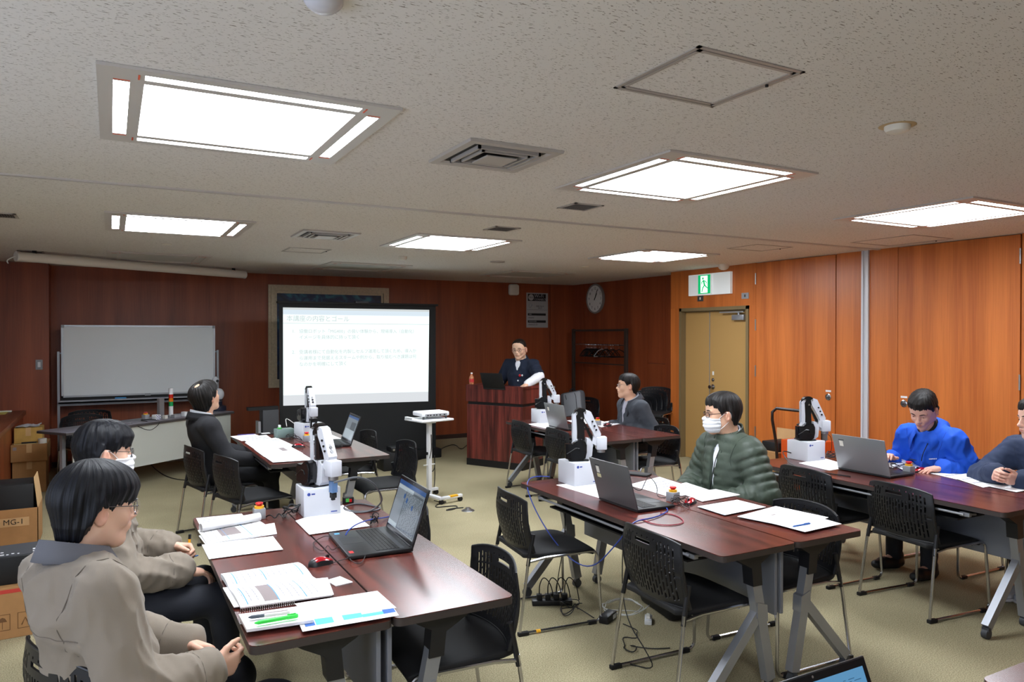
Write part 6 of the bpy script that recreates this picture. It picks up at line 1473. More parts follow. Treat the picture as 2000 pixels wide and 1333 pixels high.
# ------------------------------------------------------------------ people: smooth-blended volumes turned into one surface
class Vol:
    def __init__(s, lo, hi, h):
        s.lo = np.array(lo, float); s.h = h
        s.n = np.maximum(4, np.ceil((np.array(hi, float) - s.lo) / h).astype(int) + 1)
        s.D = np.full(tuple(s.n), 0.5, np.float32)
        s.ax = [s.lo[i] + h * np.arange(s.n[i]) for i in range(3)]
    def sub(s, c0, c1):
        i0 = np.clip(np.floor((np.minimum(c0, c1) - s.lo) / s.h).astype(int), 0, s.n); i1 = np.clip(np.ceil((np.maximum(c0, c1) - s.lo) / s.h).astype(int) + 1, 0, s.n)
        sl = tuple(slice(a, b) for a, b in zip(i0, i1))
        g = (s.ax[0][sl[0]][:, None, None], s.ax[1][sl[1]][None, :, None], s.ax[2][sl[2]][None, None, :])
        return sl, g
    def merge(s, sl, d, k, op):
        o = s.D[sl]
        if o.size == 0: return
        if op == 'u':
            hh = np.maximum(k - np.abs(o - d), 0) / max(k, 1e-6); s.D[sl] = np.minimum(o, d) - hh * hh * k * 0.25
        else:
            d = -d; hh = np.maximum(k - np.abs(o - d), 0) / max(k, 1e-6); s.D[sl] = np.maximum(o, d) + hh * hh * k * 0.25
    def cone(s, a, b, ra, rb=None, k=0.03, op='u', flat=None, puff=None):
        a = np.array(a, float); b = np.array(b, float); rb = ra if rb is None else rb
        m = max(ra, rb) * 1.3 + k + 0.03
        sl, (X, Y, Z) = s.sub(np.minimum(a, b) - m, np.maximum(a, b) + m)
        px, py, pz = X - a[0], Y - a[1], Z - a[2]; d = b - a; L2 = max(d @ d, 1e-9)
        t = np.clip((px * d[0] + py * d[1] + pz * d[2]) / L2, 0, 1)
        qx, qy, qz = px - d[0] * t, py - d[1] * t, pz - d[2] * t
        if flat is not None:
            n, f = np.array(flat[0], float), flat[1]; c = (qx * n[0] + qy * n[1] + qz * n[2]) * (1 / f - 1); qx, qy, qz = qx + c * n[0], qy + c * n[1], qz + c * n[2]
        r = ra + (rb - ra) * t
        if puff: r = r + puff[1] * (np.abs(np.sin(math.pi * t * math.sqrt(L2) / puff[0])) ** 0.6 - 0.5)
        s.merge(sl, np.sqrt(qx * qx + qy * qy + qz * qz) - r, k, op)
    def ell(s, c, r, axes=None, k=0.03, op='u'):
        c = np.array(c, float); r = np.array(r, float); m = max(r) + k + 0.03
        sl, (X, Y, Z) = s.sub(c - m, c + m)
        X, Y, Z = X - c[0], Y - c[1], Z - c[2]
        if axes is None: u, v, w_ = X + 0 * Y + 0 * Z, Y + 0 * X + 0 * Z, Z + 0 * X + 0 * Y
        else: u, v, w_ = [X * a[0] + Y * a[1] + Z * a[2] for a in axes]
        k0 = np.sqrt((u / r[0]) ** 2 + (v / r[1]) ** 2 + (w_ / r[2]) ** 2) + 1e-9; k1 = np.sqrt((u / r[0] ** 2) ** 2 + (v / r[1] ** 2) ** 2 + (w_ / r[2] ** 2) ** 2) + 1e-9
        s.merge(sl, k0 * (k0 - 1) / k1, k, op)
    def grid(s): return s.ax[0][:, None, None], s.ax[1][None, :, None], s.ax[2][None, None, :]
    def folds(s, amp, wl, seed, stretch=(1, 1, 1), zone=None):
        rg = np.random.RandomState(seed); X, Y, Z = s.grid(); acc = 0
        wx = 0.35 * wl * np.sin(X * 9 + Y * 5 + Z * 7 + seed); 
        for i in range(4):
            d = rg.normal(size=3) * np.array(stretch); d /= np.linalg.norm(d); f = 2 * math.pi / (wl * rg.uniform(0.75, 1.6))
            acc = acc + np.sin((X * d[0] + Y * d[1] + Z * d[2] + wx) * f + rg.uniform(0, 6))
        acc = acc / 4
        w_ = 1.0 if zone is None else zone(X, Y, Z)
        s.D += (-amp * w_ * ((1 - np.abs(acc)) ** 2.2 - 0.45)).astype(np.float32)
    def mesh(s):
        D = s.D; nx, ny, nz = D.shape; I = D < 0
        c = np.zeros((nx - 1, ny - 1, nz - 1), np.uint8)
        for a in (0, 1):
            for b in (0, 1):
                for e in (0, 1): c += I[a:nx - 1 + a, b:ny - 1 + b, e:nz - 1 + e]
        act = (c > 0) & (c < 8); idx = -np.ones(c.shape, np.int64); cells = np.argwhere(act); idx[act] = np.arange(len(cells))
        acc = np.zeros((len(cells), 3)); cnt = np.zeros(len(cells)); i, j, k = cells.T
        for axis in range(3):
            o1, o2 = [q for q in range(3) if q != axis]
            for a in (0, 1):
                for b in (0, 1):
                    off = [0, 0, 0]; off[o1] = a; off[o2] = b; off2 = list(off); off2[axis] = 1
                    d0 = D[i + off[0], j + off[1], k + off[2]]; d1 = D[i + off2[0], j + off2[1], k + off2[2]]
                    x = (d0 < 0) != (d1 < 0); t = np.where(x, d0 / np.where(x, d0 - d1, 1), 0)
                    p = np.zeros((len(cells), 3)); p[:, o1] = a; p[:, o2] = b; p[:, axis] = t
                    acc[x] += p[x]; cnt[x] += 1
        vs = s.lo + (cells + acc / np.maximum(cnt, 1)[:, None]) * s.h
        quads = []
        for axis in range(3):
            sl0 = [slice(None)] * 3; sl1 = [slice(None)] * 3; sl0[axis] = slice(0, -1); sl1[axis] = slice(1, None)
            x = I[tuple(sl0)] != I[tuple(sl1)]; e = np.argwhere(x); o1, o2 = [(1, 2), (2, 0), (0, 1)][axis]
            ok = (e[:, o1] > 0) & (e[:, o2] > 0) & (e[:, o1] < D.shape[o1] - 1) & (e[:, o2] < D.shape[o2] - 1); e = e[ok]
            q = []
            for a, b in ((0, 0), (-1, 0), (-1, -1), (0, -1)):
                f = e.copy(); f[:, o1] += a; f[:, o2] += b; q.append(idx[f[:, 0], f[:, 1], f[:, 2]])
            q = np.stack(q, 1); ins = I[e[:, 0], e[:, 1], e[:, 2]]
            q[~ins] = q[~ins][:, ::-1]; quads.append(q)
        q = np.concatenate(quads); q = q[(q >= 0).all(1)]
        return vs, q
def smooth_pts(vs, q, it=1, lam=0.5):
    n = len(vs)
    for _ in range(it):
        acc = np.zeros_like(vs); cnt = np.zeros(n)
        for a in range(4):
            b = (a + 1) % 4
            np.add.at(acc, q[:, a], vs[q[:, b]]); np.add.at(cnt, q[:, a], 1); np.add.at(acc, q[:, b], vs[q[:, a]]); np.add.at(cnt, q[:, b], 1)
        vs = vs * (1 - lam) + lam * acc / np.maximum(cnt, 1)[:, None]
    return vs
def vmesh(name, parts, m, parent, attrs=None, origin=(0, 0, 0)):
    vs = np.concatenate([p[0] for p in parts]) - np.array(origin); off = 0; qs = []
    for p in parts: qs.append(p[1] + off); off += len(p[0])
    q = np.concatenate(qs)
    me = bpy.data.meshes.new(name); me.vertices.add(len(vs)); me.vertices.foreach_set('co', vs.astype(np.float32).ravel())
    me.loops.add(q.size); me.loops.foreach_set('vertex_index', q.astype(np.int32).ravel())
    me.polygons.add(len(q)); me.polygons.foreach_set('loop_start', np.arange(0, q.size, 4, dtype=np.int32)); me.polygons.foreach_set('loop_total', np.full(len(q), 4, np.int32))
    me.update(calc_edges=True); me.validate()
    for k, v in (attrs or {}).items():
        a = me.attributes.new(k, 'FLOAT', 'POINT'); a.data.foreach_set('value', np.asarray(v, np.float32))
    me.materials.append(m); me.shade_smooth()
    o = bpy.data.objects.new(name, me); COL.objects.link(o)
    if parent is not None: o.parent = parent
    return o
def skin_mat(name, c):
    m = mat(name, c, 0.5, spec=0.35)
    if m.get('done'): return m
    m['done'] = 1
    nt = m.node_tree; b = nt.nodes['Principled BSDF']
    b.inputs['Subsurface Weight'].default_value = 0.12; b.inputs['Subsurface Radius'].default_value = (0.02, 0.008, 0.004); b.inputs['Subsurface Scale'].default_value = 0.5
    at_ = nt.nodes.new('ShaderNodeAttribute'); at_.attribute_name = 'tint'; mx = nt.nodes.new('ShaderNodeMix'); mx.data_type = 'RGBA'
    mx.inputs[6].default_value = (*srgb(c), 1); mx.inputs[7].default_value = (*srgb((c[0] * 0.84, c[1] * 0.52, c[2] * 0.52)), 1)
    nt.links.new(at_.outputs['Fac'], mx.inputs[0]); nt.links.new(mx.outputs[2], b.inputs['Base Color'])
    return m
def hair_mat(name, c, c2, rough=0.44):
    if name in MATS: return MATS[name]
    m = mat(name, c, rough, spec=0.25); nt = m.node_tree; b = nt.nodes['Principled BSDF']; L = nt.links.new
    au = nt.nodes.new('ShaderNodeAttribute'); au.attribute_name = 'hu'; av = nt.nodes.new('ShaderNodeAttribute'); av.attribute_name = 'hv'
    cb = nt.nodes.new('ShaderNodeCombineXYZ'); L(au.outputs['Fac'], cb.inputs[0]); L(av.outputs['Fac'], cb.inputs[1])
    mp = nt.nodes.new('ShaderNodeMapping'); mp.inputs['Scale'].default_value = (26, 9, 1); L(cb.outputs[0], mp.inputs[0])
    nz = nt.nodes.new('ShaderNodeTexNoise'); nz.inputs['Scale'].default_value = 1; nz.inputs['Detail'].default_value = 5; L(mp.outputs[0], nz.inputs['Vector'])
    mr = nt.nodes.new('ShaderNodeMapRange'); mr.inputs[1].default_value = 0.42; mr.inputs[2].default_value = 0.72; L(nz.outputs['Fac'], mr.inputs[0])
    mx = nt.nodes.new('ShaderNodeMix'); mx.data_type = 'RGBA'; mx.inputs[6].default_value = (*srgb(c), 1); mx.inputs[7].default_value = (*srgb(c2), 1)
    L(mr.outputs[0], mx.inputs[0]); L(mx.outputs[2], b.inputs['Base Color'])
    bp = nt.nodes.new('ShaderNodeBump'); bp.inputs['Strength'].default_value = 0.6; bp.inputs['Distance'].default_value = 0.003; L(nz.outputs['Fac'], bp.inputs['Height']); L(bp.outputs[0], b.inputs['Normal'])
    return m
def head_volume(h=0.0034, neck=True):
    v = Vol((-0.135, -0.10, -0.21), (0.135, 0.10, 0.145), h)
    v.ell((-0.014, 0, 0.036), (0.098, 0.076, 0.088), k=0.02)
    v.ell((0.022, 0, -0.005), (0.070, 0.064, 0.098), k=0.03)
    v.ell((0.030, 0, 0.055), (0.062, 0.060, 0.050), k=0.03)
    v.cone((-0.010, 0.034, -0.052), (0.062, 0.010, -0.094), 0.032, 0.018, k=0.035); v.cone((-0.010, -0.034, -0.052), (0.062, -0.010, -0.094), 0.032, 0.018, k=0.035)
    v.ell((0.072, 0, -0.096), (0.019, 0.019, 0.015), k=0.03)
    for s in (1, -1):
        v.ell((0.066, s * 0.036, -0.028), (0.020, 0.020, 0.022), k=0.025)                  # cheek
        v.ell((0.096, s * 0.032, 0.008), (0.014, 0.017, 0.011), k=0.014, op='s')           # eye socket
        v.ell((0.074, s * 0.031, 0.006), (0.0150, 0.0150, 0.0125), k=0.004)                # lids
        v.cone((0.088, s * 0.014, 0.028), (0.080, s * 0.048, 0.026), 0.007, 0.005, k=0.014) # brow
        v.ell((-0.014, s * 0.083, -0.010), (0.020, 0.0095, 0.033), [(1, 0, 0.15), (-0.25, s, 0), (-0.15, 0, 1)], k=0.006)
        v.ell((-0.005, s * 0.0965, -0.006), (0.0115, 0.0095, 0.021), k=0.003, op='s'); v.ell((0.004, s * 0.084, -0.010), (0.005, 0.006, 0.007), k=0.003)
        v.ell((0.100, s * 0.011, -0.030), (0.010, 0.008, 0.007), k=0.008)                  # nostril wing
    v.cone((0.086, 0, 0.018), (0.110, 0, -0.022), 0.008, 0.0105, k=0.014); v.ell((0.112, 0, -0.024), (0.010, 0.010, 0.009), k=0.008)
    v.ell((0.088, 0, -0.056), (0.018, 0.028, 0.018), k=0.02)
    v.ell((0.098, 0, -0.0515), (0.009, 0.022, 0.005), k=0.004); v.ell((0.097, 0, -0.0625), (0.009, 0.018, 0.0055), k=0.004)
    v.ell((0.107, 0, -0.0568), (0.008, 0.023, 0.0016), k=0.002, op='s')
    if neck: v.cone((-0.028, 0, -0.055), (-0.045, 0, -0.195), 0.054, 0.060, k=0.035)
    return v
_HV = {}
def head_cached(h, neck):
    if (h, neck) not in _HV: _HV[h, neck] = head_volume(h, neck)
    return _HV[h, neck]
HAIR = {   # hairline height over x, and thickness: top, side, back, front
    'bowl': (((-0.13, -0.100), (-0.05, -0.095), (-0.030, -0.045), (-0.015, 0.008), (0.028, 0.006), (0.048, 0.020), (0.13, 0.020)), (0.022, 0.017, 0.022, 0.018)),
    'messy': (((-0.13, -0.090), (-0.05, -0.080), (-0.030, -0.035), (-0.012, 0.020), (0.030, 0.004), (0.045, 0.030), (0.13, 0.030)), (0.022, 0.015, 0.018, 0.017)),
    'long': (((-0.13, -0.110), (-0.04, -0.100), (-0.025, -0.060), (-0.010, 0.010), (0.040, -0.010), (0.060, 0.040), (0.13, 0.045)), (0.022, 0.022, 0.026, 0.018)),
    'short': (((-0.13, -0.075), (-0.05, -0.065), (-0.034, -0.030), (-0.014, 0.026), (0.024, 0.004), (0.044, 0.044), (0.075, 0.066), (0.13, 0.066)), (0.022, 0.010, 0.012, 0.014)),
    'neat': (((-0.13, -0.080), (-0.05, -0.070), (-0.034, -0.030), (-0.014, 0.024), (0.024, 0.000), (0.046, 0.040), (0.08, 0.060), (0.13, 0.060)), (0.020, 0.013, 0.016, 0.016)),
    'buzz': (((-0.13, -0.055), (-0.05, -0.050), (-0.034, -0.010), (-0.014, 0.030), (0.030, 0.028), (0.050, 0.062), (0.07, 0.092), (0.13, 0.115)), (0.009, 0.003, 0.004, 0.006)),
}
def build_head(t, M, style, skin, haircol, h=0.0034, part=1.0, mask=False, glasses=None, seed=1, bald=False, lids=1.0):
    """M: 4x4 numpy head frame to world. Returns skin surface for the body mesh."""
    v = head_cached(h, True)
    vs, q = v.mesh(); vs = smooth_pts(vs, q, 1, 0.35)
    x, y, z_ = vs.T
    tint = np.clip(1.15 - np.sqrt(((x - 0.100) / 0.016) ** 2 + (y / 0.024) ** 2 + ((z_ + 0.057) / 0.0105) ** 2), 0, 1) * 0.9
    tint = np.maximum(tint, 0.30 * np.clip((np.abs(y) - 0.072) / 0.01, 0, 1)); tint = np.maximum(tint, 0.22 * np.exp(-(((x - 0.07) / 0.03) ** 2 + ((np.abs(y) - 0.04) / 0.02) ** 2 + ((z_ + 0.03) / 0.02) ** 2)))
    W = lambda p: p @ M[:3, :3].T + M[:3, 3]
    skin_part = (W(vs), q, tint)
    # hair: the skull volume grown outwards and cut along the hairline
    hv = Vol((-0.175, -0.135, -0.165), (0.175, 0.135, 0.205), h * 1.12)
    src = head_cached(h, True)
    def sample(X, Y, Z):
        f = [(X - src.lo[0]) / src.h, (Y - src.lo[1]) / src.h, (Z - src.lo[2]) / src.h]
        c = [np.clip(f[i], 0, src.n[i] - 1.001) for i in range(3)]; ext = np.sqrt(sum(((f[i] - c[i]) * src.h) ** 2 for i in range(3)))
        i0 = [a.astype(int) for a in c]; fr = [c[i] - i0[i] for i in range(3)]; r = 0
        for a in (0, 1):
            for b in (0, 1):
                for e in (0, 1): r = r + src.D[i0[0] + a, i0[1] + b, i0[2] + e] * (fr[0] if a else 1 - fr[0]) * (fr[1] if b else 1 - fr[1]) * (fr[2] if e else 1 - fr[2])
        return r + ext
    X, Y, Z = np.meshgrid(*hv.ax, indexing='ij')
    skull = np.sqrt(((X + 0.012) / 0.098) ** 2 + (Y / 0.076) ** 2 + ((Z - 0.034) / 0.090) ** 2)
    skd = (skull - 1) * 0.085
    hd = sample(X, Y, Z); hd = np.where(Z > 0.02, np.minimum(hd, skd + 0.004), hd)
    line, (ttop, tside, tback, tfront) = HAIR[style]
    lx, lz = zip(*line); cut = np.interp(X, lx, lz)
    ang = np.arctan2(Y - 0.012 * part, X + 0.035); rr = np.sqrt((Y) ** 2 + (X + 0.035) ** 2)
    rg = np.random.RandomState(seed); st = 0
    for i in range(6):
        kf = rg.uniform(9, 34); st = st + np.sin(ang * kf + rg.uniform(0, 6) + 26 * (Z - 0.1) * rg.uniform(-1, 1) + 3 * np.sin(ang * 3 + i))
    st = st / 6
    if mask is not None and style in ('messy', 'short'): st = st + 0.3 * np.sin(X * 150 + 4 * np.sin(Y * 60)) * np.sin(Y * 130 + 3 * np.sin(Z * 70 + seed))
    wt = np.clip((Z - 0.06) / 0.06, 0, 1); wf = np.clip(X / 0.08, 0, 1) * (1 - wt); wb = np.clip(-X / 0.08, 0, 1) * (1 - wt); ws = 1 - wt - wf - wb
    th = ttop * wt + tfront * wf + tback * wb + tside * ws
    taper = np.clip((Z - cut + 0.004) / 0.05, 0.08, 1) ** 0.8
    if bald: th = th - 0.035 * np.exp(-(((X + 0.055) / 0.032) ** 2 + (Y / 0.030) ** 2)) * (Z > 0.04)
    amp = 0.0035 if style != 'buzz' else 0.0008
    d = hd - th * taper - amp * st * np.clip(rr / 0.05, 0.3, 1)
    jag = np.sin(ang * 41 + seed) * np.sin(ang * 17 + 2 * seed)
    reg = (cut + (0.012 * st + 0.009 * jag) * (0.3 if style == 'buzz' else 1)) - Z
    d = np.maximum(d, reg * 0.8)
    # keep the face and the ears free
    earr = np.sqrt(((X + 0.010 - 0.006) / 0.030) ** 2 + ((np.abs(Y) - 0.094) / 0.034) ** 2 + ((Z + (0.026 if style in ('bowl', 'long') else 0.010)) / 0.036) ** 2)
    d = np.maximum(d, (1 - earr) * 0.03)
    hv.D = d.astype(np.float32)
    hs, hq = hv.mesh(); hs = smooth_pts(hs, hq, 1, 0.3)
    hu = np.arctan2(hs[:, 1] - 0.012 * part, hs[:, 0] + 0.035); hw = hs[:, 2] * 1.0
    hu = np.abs(hu)
    vmesh('hair', [(W(hs), hq)], haircol, t, {'hu': hu, 'hv': hw}, origin=t.location)
    o0 = np.array(t.location)
    def LW(p): return tuple(W(np.array(p, float)) - o0)
    def front(y, z):
        jy = int(round((y - src.lo[1]) / src.h)); jz = int(round((z - src.lo[2]) / src.h)); col = src.D[:, jy, jz]; k = int(np.max(np.nonzero(col < 0)[0]))
        return src.lo[0] + src.h * (k + col[k] / (col[k] - col[k + 1]))
    # eyes and brows
    for s in (1, -1):
        m = MB(); m.ball((0, 0, 0), 1, n=14); 
        for nm, c, r, mt in (('eye', (0.0765, s * 0.031, 0.0050), (0.0138, 0.0128, 0.0052 * lids), mat('eye_white', (210, 200, 192), 0.3)), ('iris', (0.0862, s * 0.0318, 0.0046), (0.0048, 0.0056, 0.0050 * lids), mat('eye_dark', (20, 14, 12), 0.15))):
            mb = MB(); mb.ball(c, r, n=12); mb.v = [LW(p) for p in mb.v]
            o = mb.build(nm, mt, t)
        mb = MB(); pts = [(front(s * yy, zz_) + 0.0004, s * yy, zz_) for yy, zz_ in ((0.013, 0.0285), (0.021, 0.031), (0.030, 0.033), (0.039, 0.0325), (0.048, 0.029))]; mb.tube(pts, [0.0016, 0.0030, 0.0032, 0.0026, 0.0012], n=6); mb.v = [LW(p) for p in mb.v]; mb.build('eyebrow', haircol, t)
    if mask:
        mv = Vol((-0.02, -0.09, -0.13), (0.135, 0.09, 0.02), 0.0032); X, Y, Z = np.meshgrid(*mv.ax, indexing='ij'); hdm = sample(X, Y, Z)
        hdm = np.minimum(hdm, (np.sqrt(((X - 0.06) / 0.058) ** 2 + (Y / 0.058) ** 2 + ((Z + 0.055) / 0.058) ** 2) - 1) * 0.05)
        top = Z - (-0.006 - 0.22 * np.abs(Y)); bot = -0.108 - Z + 0.0; side = (0.030 + 0.10 * np.abs(Z + 0.055)) - X
        ple = 0.0012 * np.sign(np.sin((Z + 0.05) * 260))
        mv.D = np.maximum(np.maximum(np.maximum(hdm - 0.0055 - ple, top), bot), side).astype(np.float32)
        ms, mq = mv.mesh(); ms = smooth_pts(ms, mq, 1, 0.4); vmesh('face_mask', [(W(ms), mq)], mat('mask_white', (238, 240, 244), 0.8), t, origin=t.location)
        for s in (1, -1):
            mb = MB(); mb.tube([(0.042, s * 0.066, -0.020), (0.018, s * 0.076, 0.004), (-0.012, s * 0.086, 0.022), (-0.030, s * 0.086, 0.006), (-0.026, s * 0.084, -0.028), (0.010, s * 0.073, -0.064), (0.034, s * 0.062, -0.084)], 0.0017, n=6, smooth=2); mb.v = [LW(p) for p in mb.v]; mb.build('ear_loop', M_paper, t)
    if glasses:
        col, rw, rh, rt = glasses
        g = MB(); 
        for s in (1, -1):
            g.tube([(0.108 - 0.25 * abs(0.034 * 1 + rw * math.cos(a) * s * s - 0.034) * 0.2 - 0.01 * (rw * math.cos(a) > 0), s * (0.034 + rw * math.cos(a)), 0.004 + rh * math.sin(a)) for a in [2 * math.pi * k / 20 for k in range(20)]], rt, n=6, closed=True)
            g.tube([(0.100, s * (0.034 + rw), 0.010), (0.085, s * 0.074, 0.012), (0.0, s * 0.083, 0.014), (-0.022, s * 0.085, -0.004)], rt, n=6)
        g.tube([(0.108, 0.034 - rw, 0.008), (0.112, 0, 0.011), (0.108, -(0.034 - rw), 0.008)], rt, n=6)
        g.v = [LW(p) for p in g.v]; gl = g.build('glasses', col, t)
        for s in (1, -1):
            l = MB(); l.cyl((0.1055, s * 0.034, 0.004), (0.1065, s * 0.034, 0.004), 1.0, n=24)
            l.v = [LW((p[0], s * 0.034 + (p[1] - s * 0.034) * rw, 0.004 + (p[2] - 0.004) * rh)) for p in l.v]
            l.build('lens', mat('lens_glass', (245, 248, 255), 0.03, trans=1.0, alpha=0.35, ior=1.05), gl).location = (0, 0, 0)
    return skin_part
def rotm(az_, pitch=0, roll=0):
    a, p, r = map(math.radians, (az_, pitch, roll))
    Rz = np.array([[math.cos(a), -math.sin(a), 0], [math.sin(a), math.cos(a), 0], [0, 0, 1]])
    Ry = np.array([[math.cos(p), 0, math.sin(p)], [0, 1, 0], [-math.sin(p), 0, math.cos(p)]])      # + = nose down
    Rx = np.array([[1, 0, 0], [0, math.cos(r), -math.sin(r)], [0, math.sin(r), math.cos(r)]])
    return Rz @ Ry @ Rx
def unit(v): v = np.array(v, float); return v / np.linalg.norm(v)
def ik(a, b, l1, l2, hint):
    d = b - a; L = min(np.linalg.norm(d), (l1 + l2) * 0.998); u = unit(d)
    x = (l1 * l1 - l2 * l2 + L * L) / (2 * L); hgt = math.sqrt(max(l1 * l1 - x * x, 1e-6)); n = np.array(hint, float); n = n - u * (n @ u); return a + u * x + unit(n) * hgt
def hand_volume(w_, d, n, right, s, curl=(25, 30, 20), spread=0.0, thumb=(0.75, 0.65, 0.10), h=0.003, fc=None):
    """w_: wrist, d: finger direction, n: palm normal"""
    d = unit(d); n = np.array(n, float); n = unit(n - d * (n @ d)); t = np.cross(d, n) if right else np.cross(n, d)
    v = Vol(w_ - 0.17 * s - 0.07, w_ + 0.17 * s + 0.07, h)
    P = lambda a, b, c: w_ + s * (d * a + t * b + n * c)
    v.cone(P(-0.07, 0, 0), P(0.0, 0, 0), 0.028 * s, 0.024 * s, k=0.01, flat=(n, 0.75))
    bases = [(0.090, 0.029, 0), (0.094, 0.010, 0), (0.090, -0.009, 0), (0.082, -0.027, 0)]
    for bx, by, bz in bases: v.cone(P(0.005, by * 0.55, 0), P(bx, by, bz), 0.0165 * s, 0.0115 * s, k=0.016)
    v.ell(P(0.035, 0.020, 0.008), (0.030 * s, 0.018 * s, 0.014 * s), [d, t, n], k=0.016); v.ell(P(0.045, -0.022, 0.005), (0.032 * s, 0.014 * s, 0.013 * s), [d, t, n], k=0.016)
    for i, (bx, by, bz) in enumerate(bases):
        L3 = [(0.042, 0.025, 0.020), (0.046, 0.029, 0.021), (0.042, 0.027, 0.020), (0.034, 0.020, 0.018)][i]; a = 0; p = P(bx, by, bz); cc = fc[i] if fc else curl
        sd = (1.5 - i) * spread; r0 = (0.0092, 0.0094, 0.0090, 0.0080)[i] * s
        for k in range(3):
            a += math.radians(cc[k] + (i - 1) * 3); dv_ = d * math.cos(a) + n * math.sin(a) + t * sd; dv_ = unit(dv_); q_ = p + dv_ * L3[k] * s
            v.cone(p, q_, r0 * (1 - 0.09 * k), r0 * (0.93 - 0.09 * k), k=0.0035); p = q_
    p = P(0.022, 0.026, 0.006)
    dv_ = unit(d * thumb[0] + t * thumb[1] + n * thumb[2]); q_ = p + dv_ * 0.042 * s; v.cone(p, q_, 0.014 * s, 0.011 * s, k=0.014)
    dv2 = unit(dv_ + d * 0.45 - t * 0.15 + n * 0.15); r_ = q_ + dv2 * 0.030 * s; v.cone(q_, r_, 0.0108 * s, 0.0098 * s, k=0.004)
    dv3 = unit(dv2 + d * 0.3 - t * 0.1); v.cone(r_, r_ + dv3 * 0.024 * s, 0.0098 * s, 0.0080 * s, k=0.004)
    vs, q = v.mesh(); return (vs, q, np.clip(0.10 + 0.0 * vs[:, 0], 0, 1))

